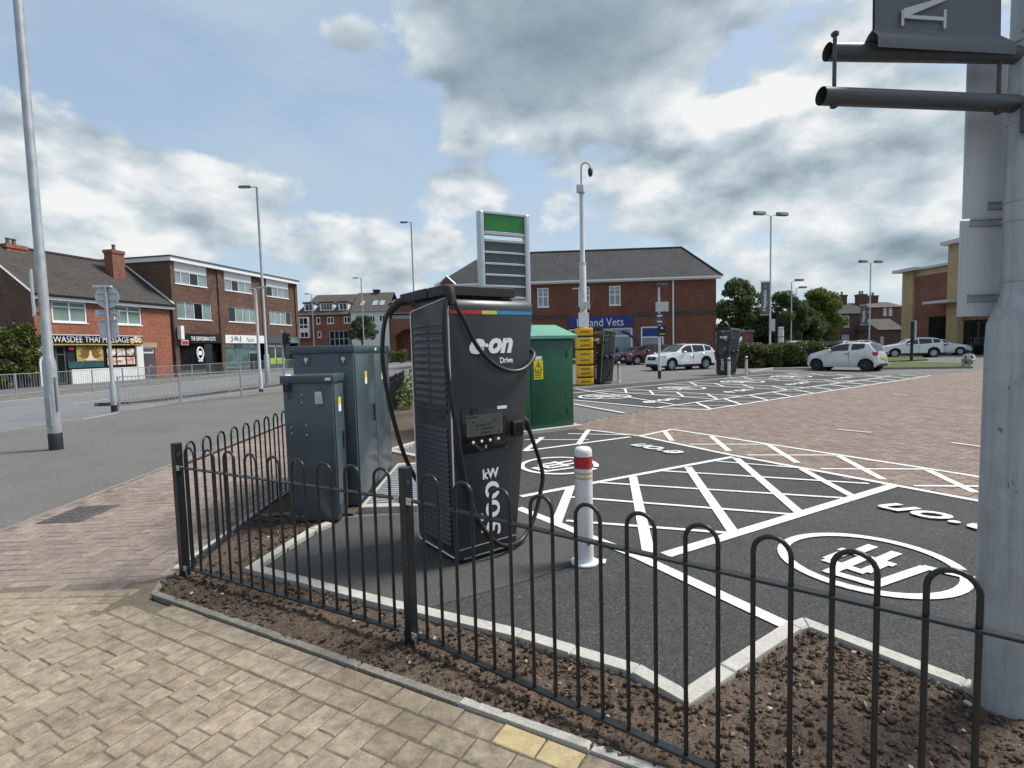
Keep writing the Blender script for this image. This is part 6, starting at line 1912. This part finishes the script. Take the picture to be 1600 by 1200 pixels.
KINDS = {
    # top outline, waist line, windscreen, roof end, rear glass, B pillars, wheels, half width, wheel radius
    'suv': dict(L=4.38, top=[(0, 0.70), (0.06, 0.86), (0.30, 0.98), (1.05, 1.09), (1.30, 1.14), (2.05, 1.545), (2.5, 1.605), (3.4, 1.575), (3.85, 1.50), (4.15, 1.20), (4.28, 1.02), (4.38, 0.72)],
                belt=[(0, 0.70), (1.1, 1.00), (2.6, 1.04), (3.6, 1.12), (4.1, 1.16), (4.38, 0.8)], ws=(1.22, 2.12), rg=(3.82, 4.20), bp=[(2.42, 2.50), (3.36, 3.44)], sg=(1.62, 3.92), wh=(0.83, 3.47), w=0.92, r=0.345, clad=True),
    'hatch3': dict(L=3.42, top=[(0, 0.62), (0.05, 0.78), (0.22, 0.92), (0.75, 1.05), (0.95, 1.10), (1.60, 1.41), (2.0, 1.46), (2.75, 1.44), (3.0, 1.40), (3.28, 1.02), (3.36, 0.85), (3.42, 0.55)],
                   belt=[(0, 0.62), (0.9, 0.96), (1.8, 1.00), (2.5, 1.05), (2.9, 1.14), (3.2, 1.06), (3.42, 0.6)], ws=(0.85, 1.62), rg=(2.98, 3.30), bp=[(2.10, 2.24)], sg=(1.10, 2.84), wh=(0.56, 2.90), w=0.81, r=0.285, clad=False),
    'hatch5': dict(L=4.25, top=[(0, 0.60), (0.06, 0.74), (0.35, 0.88), (1.10, 1.00), (1.30, 1.04), (2.05, 1.41), (2.5, 1.46), (3.3, 1.43), (3.7, 1.36), (4.05, 1.02), (4.18, 0.9), (4.25, 0.6)],
                   belt=[(0, 0.60), (1.2, 0.93), (2.6, 0.97), (3.6, 1.03), (4.0, 1.02), (4.25, 0.7)], ws=(1.22, 2.10), rg=(3.66, 4.08), bp=[(2.40, 2.48), (3.28, 3.36)], sg=(1.62, 3.78), wh=(0.85, 3.48), w=0.89, r=0.315, clad=False),
}


def build_car(label, kind, paint, loc, heading, front_plate=True, rims='rim', group='cars in the car park', name='parked_car', detail=True):
    K = KINDS[kind]
    L, wd, rad = K['L'], K['w'], K['r']
    rt = thing(name, label, 'car', (loc[0], loc[1], 0), heading, group)     # local +x is forward
    cx = L / 2
    xs = set(np.round(np.linspace(0, L, 66), 3))
    for wx in K['wh']:
        for a in np.linspace(0, math.pi, 15):
            xs.add(round(wx + (rad + 0.07) * math.cos(a), 3))
    for v in list(K['ws']) + list(K['rg']) + list(K['sg']) + [q for bq in K['bp'] for q in bq]:
        xs.add(round(v, 3))
    xs = sorted(x for x in xs if 0 <= x <= L)
    NR = 15            # ring points from sill to roof centre on one side
    rings = []
    for x in xs:
        top = lerp_pts(K['top'], x); belt = min(lerp_pts(K['belt'], x), top - 0.015)
        e = 1.0
        if x < 0.55: e = 1 - 0.30 * ((0.55 - x) / 0.55) ** 2.2
        if x > L - 0.5: e = min(e, 1 - 0.22 * ((x - L + 0.5) / 0.5) ** 2.2)
        w_ = wd * e
        zb = 0.20 + (0.10 if x < 0.1 or x > L - 0.1 else 0)
        arch = 0
        for wx in K['wh']:
            d = abs(x - wx)
            if d < rad + 0.07:
                zb = max(zb, rad + math.sqrt((rad + 0.07) ** 2 - d * d)); arch = 1
        zb = min(zb, belt - 0.06)
        gh = max(0.0, top - belt)
        roofw = w_ * (1 - 0.27 * min(1, gh / 0.5)) if gh > 0.05 else w_ * 0.93
        pts = [(w_ * 0.96, zb), (w_ * 1.0, zb + (belt - zb) * 0.18), (w_ * 1.0, zb + (belt - zb) * 0.45), (w_ * 0.985, zb + (belt - zb) * 0.62), (w_ * 0.985, zb + (belt - zb) * 0.66), (w_ * 0.975, zb + (belt - zb) * 0.88), (w_ * 0.955, belt)]
        n_g = 5
        tp = top - min(0.035, gh * 0.25)
        for k_ in range(1, n_g + 1):
            f = k_ / n_g
            z = belt + (tp - belt) * (0.07 if k_ == 1 else (0.90 if k_ == n_g - 1 else f if k_ == n_g else 0.07 + 0.83 * (k_ - 1) / (n_g - 2)))
            fz = (z - belt) / max(1e-6, tp - belt)
            pts.append((w_ * 0.955 + (roofw - w_ * 0.955) * fz ** 1.25, z))
        rw = pts[-1][0]
        pts += [(rw * 0.86, top - min(0.018, gh * 0.1)), (rw * 0.5, top), (0.0, top + 0.008)]
        rings.append(pts)
    NP = len(rings[0])
    groups = {'body': MB(), 'windscreen': MB(), 'rear_window': MB(), 'cladding': MB()}
    sides = {}
    spans = []
    s0 = K['sg'][0]
    for a, c in K['bp'] + [(K['sg'][1], None)]:
        spans.append((s0, a)); s0 = c
    def vtx(i, k_, s_):
        y, z = rings[i][k_]
        return (cx - xs[i], s_ * y, z)
    for i in range(len(xs) - 1):
        xm = (xs[i] + xs[i + 1]) / 2
        for k_ in range(NP - 1):
            for s_ in (1, -1):
                q = [vtx(i, k_, s_), vtx(i + 1, k_, s_), vtx(i + 1, k_ + 1, s_), vtx(i, k_ + 1, s_)]
                if s_ == -1:
                    q = q[::-1]
                g = groups['body']
                gh = lerp_pts(K['top'], xm) - lerp_pts(K['belt'], xm)
                if 7 <= k_ <= 9 and gh > 0.13:
                    for n_, (a, c) in enumerate(spans):
                        if a < xm < c:
                            g = sides.setdefault((n_, s_), MB())
                if k_ >= 12 and K['ws'][0] < xm < K['ws'][1]:
                    g = groups['windscreen']
                if k_ >= 12 and K['rg'][0] < xm < K['rg'][1]:
                    g = groups['rear_window']
                if K['clad'] and k_ == 0:
                    g = groups['cladding']
                g.add(q, [(0, 3, 2, 1)])
    for i, rev in ((0, False), (len(xs) - 1, True)):
        P = [vtx(i, k_, 1) for k_ in range(NP)] + [vtx(i, k_, -1) for k_ in range(NP - 2, -1, -1)]
        groups['body'].add(P, [tuple(range(len(P))) if rev else tuple(range(len(P) - 1, -1, -1))])
    def weld(mb, nm, mat, par):
        me = bpy.data.meshes.new(nm); me.from_pydata(mb.v, [], mb.f)
        bm = bmesh.new(); bm.from_mesh(me); bmesh.ops.remove_doubles(bm, verts=bm.verts, dist=0.0008); bmesh.ops.recalc_face_normals(bm, faces=bm.faces) if nm == 'body' else None
        bm.to_mesh(me); bm.free(); me.materials.append(MATS[mat]); me.shade_smooth(); me.set_sharp_from_angle(angle=R_(38)); return link(nm, me, par)
    body = weld(groups['body'], 'body', paint, rt)
    weld(groups['windscreen'], 'windscreen', 'car_glass', rt); weld(groups['rear_window'], 'rear_window', 'car_glass', rt)
    if groups['cladding'].f:
        weld(groups['cladding'], 'cladding', 'trim_black', rt)
    for mb in sides.values():
        weld(mb, 'side_window', 'car_glass', rt)
    b = MB(); b.bb(-cx + 0.25, cx - 0.25, -wd * 0.88, wd * 0.88, 0.19, 0.42); b.build('underbody', 'trim_black', rt)
    for wx in K['wh']:
        for s_ in (1, -1):
            b = MB(); b.lathe([(rad * 0.62, -0.10), (rad * 0.95, -0.10), (rad, -0.06), (rad, 0.06), (rad * 0.95, 0.10), (rad * 0.66, 0.10)], 26, caps=False)
            wo_ = b.build('wheel', 'tyre', rt, smooth=40)
            wo_.matrix_local = Matrix.Translation((cx - wx, s_ * (wd - 0.115), rad)) @ Matrix.Rotation(-s_ * math.pi / 2, 4, 'X')
            b = MB(); b.lathe([(rad * 0.68, 0.07), (rad * 0.68, 0.095), (rad * 0.61, 0.095), (rad * 0.58, 0.04), (0.02, 0.035)], 26, caps=False); b.lathe([(rad * 0.2, 0.03), (rad * 0.18, 0.095), (0.01, 0.1)], 12)
            for k_ in range(5):
                a = k_ * math.pi * 0.4
                ca, sa = math.cos(a), math.sin(a)
                P = []
                for (r_, t_) in ((0.12, -0.22), (0.64, -0.13), (0.64, 0.13), (0.12, 0.22)):
                    for z in (0.045, 0.095):
                        x, y = r_ * rad, t_ * rad * (1 if r_ > 0.2 else 0.55)
                        P.append((x * ca - y * sa, x * sa + y * ca, z))
                b.add(P, [(1, 3, 5, 7), (0, 2, 3, 1), (2, 4, 5, 3), (4, 6, 7, 5)])
            b.build('rim', rims, wo_, smooth=30)
            b = MB(); b.lathe([(rad + 0.05, -0.14), (rad + 0.05, 0.02)], 20); ao = b.build('wheel_well', 'trim_black', rt); ao.matrix_local = Matrix.Translation((cx - wx, s_ * (wd - 0.17), rad + 0.01)) @ Matrix.Rotation(-s_ * math.pi / 2, 4, 'X')
    if detail:
        zl_ = 0.66 if kind != 'suv' else 0.78
        for s_ in (1, -1):
            b = MB(); b.add([(cx - x, s_ * y, z) for x, y, z in ((0.03, wd * 0.44, zl_ - 0.03), (0.02, wd * 0.50, zl_ + 0.06), (0.20, wd * 0.80, zl_ + 0.15), (0.42, wd * 0.955, zl_ + 0.13), (0.38, wd * 0.965, zl_ + 0.02), (0.14, wd * 0.78, zl_ - 0.03))], [(0, 1, 2, 5), (5, 2, 3, 4)] if s_ > 0 else [(5, 2, 1, 0), (4, 3, 2, 5)])
            b.build('headlight', 'lamp_clear', rt, smooth=60)
            zt_ = 0.86 if kind != 'suv' else 0.98
            b = MB(); b.rbox(-cx + 0.02, -cx + 0.30, min(s_ * wd * 0.70, s_ * wd * 0.93), max(s_ * wd * 0.70, s_ * wd * 0.93), zt_ - 0.08, zt_ + 0.12, 0.04, 2); b.build('tail_light', 'lamp_red', rt, smooth=50)
            mx = K['sg'][0] + 0.12
            b = MB(); b.rbox(cx - mx - 0.10, cx - mx + 0.08, min(s_ * (wd - 0.02), s_ * (wd + 0.15)), max(s_ * (wd - 0.02), s_ * (wd + 0.15)), lerp_pts(K['belt'], mx) + 0.0, lerp_pts(K['belt'], mx) + 0.14, 0.04, 2); b.build('mirror', paint, rt, smooth=50)
            for a, c in spans[: (1 if kind == 'hatch3' else 2)]:
                hz_ = lerp_pts(K['belt'], c) - 0.14
                b = MB(); b.rbox(cx - c - 0.02, cx - c + 0.16, min(s_ * (wd * 0.965), s_ * (wd + 0.018)), max(s_ * (wd * 0.965), s_ * (wd + 0.018)), hz_ - 0.018, hz_ + 0.018, 0.008, 1); b.build('door_handle', paint if kind != 'hatch3' else 'trim_black', rt)
                b = MB(); b.bb(cx - c - 0.05, cx - c - 0.042, min(s_ * wd * 0.97, s_ * (wd + 0.003)), max(s_ * wd * 0.97, s_ * (wd + 0.003)), 0.34, hz_ + 0.1); b.build('door_gap', 'trim_black', rt)
        b = MB(); b.rbox(cx - 0.10, cx + 0.012, -wd * 0.42, wd * 0.42, zl_ - 0.16, zl_ + 0.06, 0.03, 2); gr = b.build('grille', 'trim_black', rt, smooth=40)
        b = MB(); b.rbox(cx - 0.12, cx + 0.006, -wd * 0.66, wd * 0.66, 0.26, 0.42, 0.03, 2); b.build('air_intake', 'trim_black', rt, smooth=40)
        b = MB(); b.tube([(cx + 0.012, 0, zl_ - 0.03), (cx + 0.022, 0, zl_ - 0.03)], 0.055, 12); b.build('badge', 'steel_bright', gr)
        b = MB(); b.bb(cx + 0.006, cx + 0.018, -0.26, 0.26, 0.44, 0.55); b.build('number_plate', 'plate_white', rt)
        b = MB(); b.bb(-cx - 0.015, -cx + 0.02, -0.26, 0.26, 0.60, 0.71); b.build('number_plate', 'plate_yellow', rt)
        b = MB(); b.rbox(-cx - 0.01, -cx + 0.14, -wd * 0.7, wd * 0.7, 0.22, 0.38, 0.03, 2); b.build('rear_bumper_trim', 'trim_black', rt, smooth=40)
        if kind == 'suv':
            for s_ in (1, -1):
                b = MB(); b.tube([(cx - 2.2, s_ * wd * 0.66, 1.60), (cx - 2.9, s_ * wd * 0.66, 1.635), (cx - 3.7, s_ * wd * 0.66, 1.57)], 0.02, 6); b.build('roof_rail', 'trim_black', rt)
    return rt


def place(fx, fy, rx, ry, wd, side):
    """centre and heading from the ground points under the near front and rear wheels"""
    f = Vector((fx, fy)); r = Vector((rx, ry))
    h = (f - r).normalized(); n = Vector((-h.y, h.x)) * side
    c = (f + r) / 2 + n * (wd - 0.1)
    return (c.x, c.y), math.atan2(h.y, h.x)


fwx = gp(1046, 579); rwx = gp(1106, 576)
c, h = place(*fwx, *rwx, 0.92, -1)
build_car('white SUV facing left in front of the brick vets building', 'suv', 'car_white', c, h)
fwx = gp(1272, 578.5); rwx = gp(1356, 580)
c, h = place(*fwx, *rwx, 0.81, -1)
build_car('small silver three-door hatchback beside the hedge', 'hatch3', 'car_silver', c, h, rims='rim_dark')
p_ = at(1012, 560, 44); build_car('maroon SUV half hidden behind the white SUV', 'suv', 'car_maroon', (p_.x, 44.0), R_(193))
p_ = at(974, 560, 46.5); build_car('dark car nose showing left of the maroon SUV', 'hatch5', 'car_dark', (p_.x + 1.0, 47.3), R_(197))
p_ = at(1423, 550, 44); build_car('silver crossover parked in front of the buff building', 'suv', 'car_silver', (p_.x, 44), R_(160))
p_ = at(1468, 550, 47.5); build_car('white hatchback facing right beside the retail building', 'hatch5', 'car_white', (p_.x, 47.5), R_(-28))
for lb, kd, pt_, px, Y, hd in (('black car between the hedge and the silver hatchback', 'hatch5', 'car_black', 1282, 52, 190), ('white car nose behind the silver hatchback', 'hatch5', 'car_white', 1312, 54, 200),
                               ('far pale car roof seen past the silver hatchback', 'hatch5', 'car_silver', 1338, 62, 185), ('white car behind the hedge and the short white post', 'suv', 'car_white', 1230, 50, 184)):
    p_ = at(px, 550, Y); build_car(lb, kd, pt_, (p_.x, Y), R_(hd), detail=True)

# ---------------------------------------------------------------- trees, hedge, ivy
leaf_mat('leaf_dark', (0.042, 0.075, 0.030), (0.13, 0.185, 0.070), 0.4); leaf_mat('leaf_mid', (0.075, 0.11, 0.022), (0.19, 0.235, 0.055), 0.35); leaf_mat('leaf_light', (0.055, 0.095, 0.018), (0.135, 0.185, 0.045)); leaf_mat('leaf_hedge', (0.045, 0.068, 0.018), (0.135, 0.15, 0.040)); leaf_mat('leaf_ivy', (0.050, 0.075, 0.018), (0.15, 0.17, 0.045))
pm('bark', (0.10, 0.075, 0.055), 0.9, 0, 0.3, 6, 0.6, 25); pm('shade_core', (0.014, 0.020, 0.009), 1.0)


def leaves(name, mat, parent, clumps, per, size, rg_, flat=1.0):
    """leaf-sized faces through the clumps' volume; clumps = (x, y, z, rx, ry, rz)"""
    V = []; F = []
    n = 0
    out = []
    for (x, y, z, a, b_, c) in clumps:
        m = int(per * (a * b_ * c) ** 0.62)
        d = rg_.normal(size=(m, 3)); d /= np.linalg.norm(d, axis=1)[:, None]
        r_ = rg_.uniform(0.35, 1.0, size=m) ** 0.55
        P = d * r_[:, None] * np.array([a, b_, c]) + np.array([x, y, z])
        out.append(P)
    P = np.concatenate(out)
    m = len(P)
    u = rg_.normal(size=(m, 3)); u /= np.linalg.norm(u, axis=1)[:, None]
    v = rg_.normal(size=(m, 3)); v -= (v * u).sum(1)[:, None] * u; v /= np.linalg.norm(v, axis=1)[:, None]
    s = size * rg_.uniform(0.55, 1.35, size=(m, 1))
    q = np.stack([P - u * s, P - v * s * 0.55, P + u * s, P + v * s * 0.55], 1).reshape(-1, 3)
    me = bpy.data.meshes.new(name)
    me.vertices.add(4 * m); me.vertices.foreach_set('co', q.ravel().astype(np.float32))
    me.loops.add(4 * m); me.loops.foreach_set('vertex_index', np.arange(4 * m, dtype=np.int32))
    me.polygons.add(m); me.polygons.foreach_set('loop_start', np.arange(0, 4 * m, 4, dtype=np.int32))
    me.update(calc_edges=True); me.validate()
    me.materials.append(MATS[mat])
    return link(name, me, parent)


def tree(label, px, Y, py_top, px0, px1, py_low, mat, seed, per=150, size=0.16, group='trees past the vets building', cat='tree'):
    rg_ = np.random.default_rng(seed)
    o = at(px, 545, Y); H = at(px, py_top, Y).z; lo = at(px, py_low, Y).z
    half = (at(px1, 500, Y).x - at(px0, 500, Y).x) / 2
    mid = (at(px1, 500, Y).x + at(px0, 500, Y).x) / 2 - o.x
    t = thing('broadleaf_tree', label, cat, (o.x, Y, 0), 0, group)
    tr_ = MB()
    tr_.tube([(0, 0, -0.1), (0.05, 0.02, lo * 0.6), (0.0, 0.05, lo + (H - lo) * 0.25), (0.1, 0, lo + (H - lo) * 0.55)], [H * 0.030, H * 0.024, H * 0.017, H * 0.006], 9)
    clumps = []
    nC = 46
    for i in range(nC):
        a = rg_.uniform(0, 2 * math.pi); zf_ = rg_.uniform(0.05, 1) ** 0.8
        prof = math.sin(math.pi * min(0.97, 0.16 + 0.80 * zf_)) ** 0.7
        rr_ = half * prof * rg_.uniform(0.35, 0.82)
        x, y, z = mid + rr_ * math.cos(a), rr_ * 0.8 * math.sin(a), lo + (H - lo) * (0.08 + 0.82 * zf_)
        s_ = half * rg_.uniform(0.12, 0.32)
        clumps.append((x, y, z, s_, s_, s_ * rg_.uniform(0.65, 0.9)))
        tr_.tube([(0.02, 0.02, lo + (H - lo) * min(0.5, 0.12 + 0.4 * zf_)), (x * 0.55, y * 0.55, (z + lo + (H - lo) * 0.3) / 2), (x, y, z)], [H * 0.009, H * 0.006, H * 0.002], 5)
    tr_.build('trunk', 'bark', t, smooth=60)
    leaves('crown', mat, t, clumps, per * 2.4, size * 0.72, rg_)
    return t


tree('dark tree rising beside the right end of the vets building', 1152, 60, 433, 1106, 1200, 545, 'leaf_dark', 1, 300, 0.19)
tree('dark tree behind the hanging banner', 1212, 58, 452, 1182, 1268, 548, 'leaf_dark', 2, 300, 0.18)
tree('broad light green tree left of the old houses', 1275, 62, 450, 1228, 1326, 540, 'leaf_mid', 3, 300, 0.19)
tree('low dark tree filling in under the light green tree', 1246, 60, 480, 1205, 1300, 552, 'leaf_dark', 4, 300, 0.18)
tree('small dark tree in front of the far white house', 566, 66, 493, 540, 594, 535, 'leaf_dark', 5, 330, 0.15, 'street trees', 'tree')
tree('tree crown showing low beyond the hedge', 1180, 62, 495, 1150, 1230, 552, 'leaf_dark', 6, 300, 0.18)
# shrubs by the far junction
rg_ = np.random.default_rng(9)
for px, lb in ((606, 'small yellow green shrub at the junction left of the charger'), (627, 'yellow green shrub in front of the dark archway')):
    p_ = at(px, 545, 70); sh_ = thing('shrub', lb, 'shrub', (p_.x, 70, 0), 0, 'shrubs at the junction')
    leaves('foliage', 'leaf_light', sh_, [(0, 0, 0.7, 0.9, 0.8, 0.7), (0.3, 0, 1.3, 0.6, 0.6, 0.6), (-0.4, 0.2, 1.0, 0.6, 0.6, 0.6)], 600, 0.12, rg_)
    b = MB(); b.tube([(0, 0, -0.05), (0, 0, 1.0)], 0.05, 6); b.build('stem', 'bark', sh_)
# hedge
hx0, hx1 = at(1163, 560, 33.2).x, at(1293, 560, 33.2).x
hd_ = thing('hedge', 'clipped green hedge between the far charger and the silver hatchback', 'hedge', (hx0, 33.4, 0))
cl_ = []
W = hx1 - hx0
for i in range(210):
    x = rg_.uniform(0, W); y = rg_.uniform(-0.3, 2.0); z = rg_.uniform(0.1, 1.30)
    cl_.append((x, y, z, 0.42, 0.4, 0.32))
leaves('foliage', 'leaf_hedge', hd_, cl_, 1300, 0.07, rg_)
b = MB(); b.rbox(0.15, W - 0.15, 0.0, 1.9, 0.0, 1.25, 0.2, 2); b.build('shade_fill', 'shade_core', hd_)  # dark solid core standing in for the shade deep inside the foliage
# brick gate pier behind the hedge
p_ = at(1168, 548, 37)
bp_ = thing('gate_pier', 'brown brick pier left of the hedge', 'pier', (p_.x, 37, 0))
part('pier', 'brick_red', bp_, (-0.28, 0.28, -0.25, 0.25, 0, at(1168, 519, 37).z)); part('cap', 'concrete_old', bp_, (-0.34, 0.34, -0.31, 0.31, at(1168, 519, 37).z + 0.002, at(1168, 517, 37).z + 0.05))
# ivy over the timber fence
iv = thing('ivy', 'ivy spilling over the dark timber fence at the left edge', 'ivy', (TP.x, TP.y, 0), FA)
cl_ = []
for i in range(75):
    x = rg_.uniform(-6.3, -0.1)
    full = x > -2.4
    z = rg_.uniform(0.4 if full else 2.1, 3.1 + 0.9 * max(0, (x + 3.5) / 3.4))
    if full and z < 2 and rg_.random() < 0.25:
        continue
    cl_.append((x, -0.1, z, 0.5, 0.32, 0.38))
leaves('foliage', 'leaf_ivy', iv, cl_, 900, 0.10, rg_)
b = MB(); b.tube([(-1.0, 0.0, 0), (-1.1, 0.02, 1.6), (-2.4, 0.02, 2.7)], [0.06, 0.05, 0.03], 6); b.build('stem', 'bark', iv)
# leaves by the fence seen past the charger
p_ = gp(636, 640)
wd_ = thing('shrub', 'small green shrub by the railings left of the charger', 'shrub', (p_[0], p_[1], 0), 0)
leaves('foliage', 'leaf_mid', wd_, [(0, 0, 0.35, 0.3, 0.4, 0.35), (0.05, 0.5, 0.5, 0.3, 0.4, 0.4), (0.0, 0.9, 0.6, 0.3, 0.4, 0.5)], 900, 0.06, rg_)
b = MB(); b.tube([(0, 0.3, -0.03), (0.02, 0.35, 0.5)], 0.02, 6); b.build('stem', 'bark', wd_)

# ---------------------------------------------------------------- person sitting on the kerb
pm('shirt_white', (0.62, 0.63, 0.64), 0.85, 0, 0.15, 8); pm('trouser_grey', (0.30, 0.31, 0.33), 0.85, 0, 0.2, 8); pm('skin', (0.30, 0.17, 0.115), 0.6, 0, 0.1, 8); pm('hair_dark', (0.012, 0.010, 0.009), 0.6); pm('bag_dark', (0.02, 0.022, 0.028), 0.7)
g_ = gp(1515, 573)
ps = thing('person', 'person in a pale top and grey trousers sitting on the kerb, head bowed', 'person', (g_[0], g_[1], 0), R_(-60))


def skin_obj(name, verts, edges, rads, mat, parent, root=0, sub=2):
    me = bpy.data.meshes.new(name); me.from_pydata(verts, edges, [])
    o = bpy.data.objects.new(name, me); COL.objects.link(o)
    m = o.modifiers.new('s', 'SKIN')
    for i, r_ in enumerate(rads):
        me.skin_vertices[0].data[i].radius = r_ if isinstance(r_, tuple) else (r_, r_)
        me.skin_vertices[0].data[i].use_root = (i == root)
    s_ = o.modifiers.new('u', 'SUBSURF'); s_.levels = sub; s_.render_levels = sub
    dg = bpy.context.evaluated_depsgraph_get()
    out = bpy.data.meshes.new_from_object(o.evaluated_get(dg))
    bpy.data.objects.remove(o)
    out.materials.clear()
    for mm in (mat if isinstance(mat, list) else [mat]):
        out.materials.append(MATS[mm])
    out.shade_smooth()
    return link(name, out, parent)


# local: faces -y, sits at kerb height 0.1
J = [(0, 0.0, 0.20), (0, -0.03, 0.42), (0, -0.10, 0.60), (0, -0.15, 0.68),           # pelvis, waist, chest, neck
     (0, -0.20, 0.75), (0, -0.235, 0.83),                                            # head
     (0.19, -0.13, 0.60), (0.27, -0.22, 0.38), (0.16, -0.42, 0.36),                  # right arm
     (-0.19, -0.13, 0.60), (-0.28, -0.20, 0.38), (-0.14, -0.42, 0.38),
     (0.10, -0.05, 0.20), (0.15, -0.42, 0.46), (0.13, -0.40, 0.07), (0.14, -0.56, 0.04),
     (-0.10, -0.05, 0.20), (-0.16, -0.40, 0.46), (-0.13, -0.42, 0.07), (-0.14, -0.58, 0.04)]
Ed = [(0, 1), (1, 2), (2, 3), (3, 4), (4, 5), (2, 6), (6, 7), (7, 8), (2, 9), (9, 10), (10, 11), (0, 12), (12, 13), (13, 14), (14, 15), (0, 16), (16, 17), (17, 18), (18, 19)]
Rd = [(0.15, 0.12), (0.14, 0.11), (0.16, 0.11), 0.06, 0.085, 0.085, 0.07, 0.05, 0.035, 0.07, 0.05, 0.035, 0.09, 0.075, 0.05, 0.04, 0.09, 0.075, 0.05, 0.04]
bd = skin_obj('body', J, Ed, Rd, ['shirt_white', 'trouser_grey', 'skin', 'bag_dark'], ps)
for p_ in bd.data.polygons:
    c_ = p_.center
    if c_.z > 0.70: p_.material_index = 2
    elif c_.z < 0.09 and c_.y < -0.3: p_.material_index = 3
    elif c_.y < -0.34 and abs(c_.z - 0.37) < 0.05 and abs(c_.x) < 0.2 and c_.z < 0.40: p_.material_index = 2
    elif c_.z < 0.27 or (c_.y < -0.12 and c_.z < 0.54 and abs(c_.x) < 0.23 and c_.y > -0.6 and c_.z < 0.53 and c_.y < -0.2): p_.material_index = 1
b = MB(); b.lathe([(0.03, 0.115), (0.075, 0.09), (0.10, 0.03), (0.102, -0.03), (0.085, -0.07)], 16, (0, -0.205, 0.83)); b.build('hair', 'hair_dark', ps, smooth=60)
b = MB()
for sx in (-1, 1):
    b.lathe([(0.012, 0), (0.008, 0.01)], 8, (sx * 0.032, -0.322, 0.80))
b.build('eyes', 'hair_dark', ps)
for s_ in (1, -1):
    hx = 0.16 if s_ > 0 else -0.14
    for k_, (dx, ln) in enumerate(((-0.027, 0.065), (-0.009, 0.075), (0.009, 0.072), (0.027, 0.058))):
        b = MB(); b.tube([(hx + dx, -0.44, 0.365), (hx + dx, -0.44 - ln * 0.6, 0.345), (hx + dx * 0.9, -0.44 - ln * 0.8, 0.31)], [0.009, 0.0085, 0.007], 6); b.build('finger', 'skin', ps, smooth=60)
    b = MB(); b.tube([(hx - s_ * 0.03, -0.42, 0.365), (hx - s_ * 0.06, -0.455, 0.35), (hx - s_ * 0.055, -0.49, 0.335)], [0.010, 0.009, 0.007], 6); b.build('thumb', 'skin', ps, smooth=60)
bk = thing('backpack', 'dark backpack on the back of the sitting person', 'backpack', (g_[0], g_[1], 0), R_(-60))
b = MB(); b.rbox(-0.14, 0.14, 0.03, 0.20, 0.26, 0.62, 0.06, 3); b.build('bag', 'bag_dark', bk, smooth=50)
for s_ in (-1, 1):
    b = MB(); b.tube([(s_ * 0.11, 0.06, 0.60), (s_ * 0.125, -0.10, 0.715), (s_ * 0.135, -0.22, 0.60), (s_ * 0.13, -0.18, 0.45), (s_ * 0.13, 0.04, 0.33)], 0.018, 6); b.build('strap', 'bag_dark', bk, smooth=60)
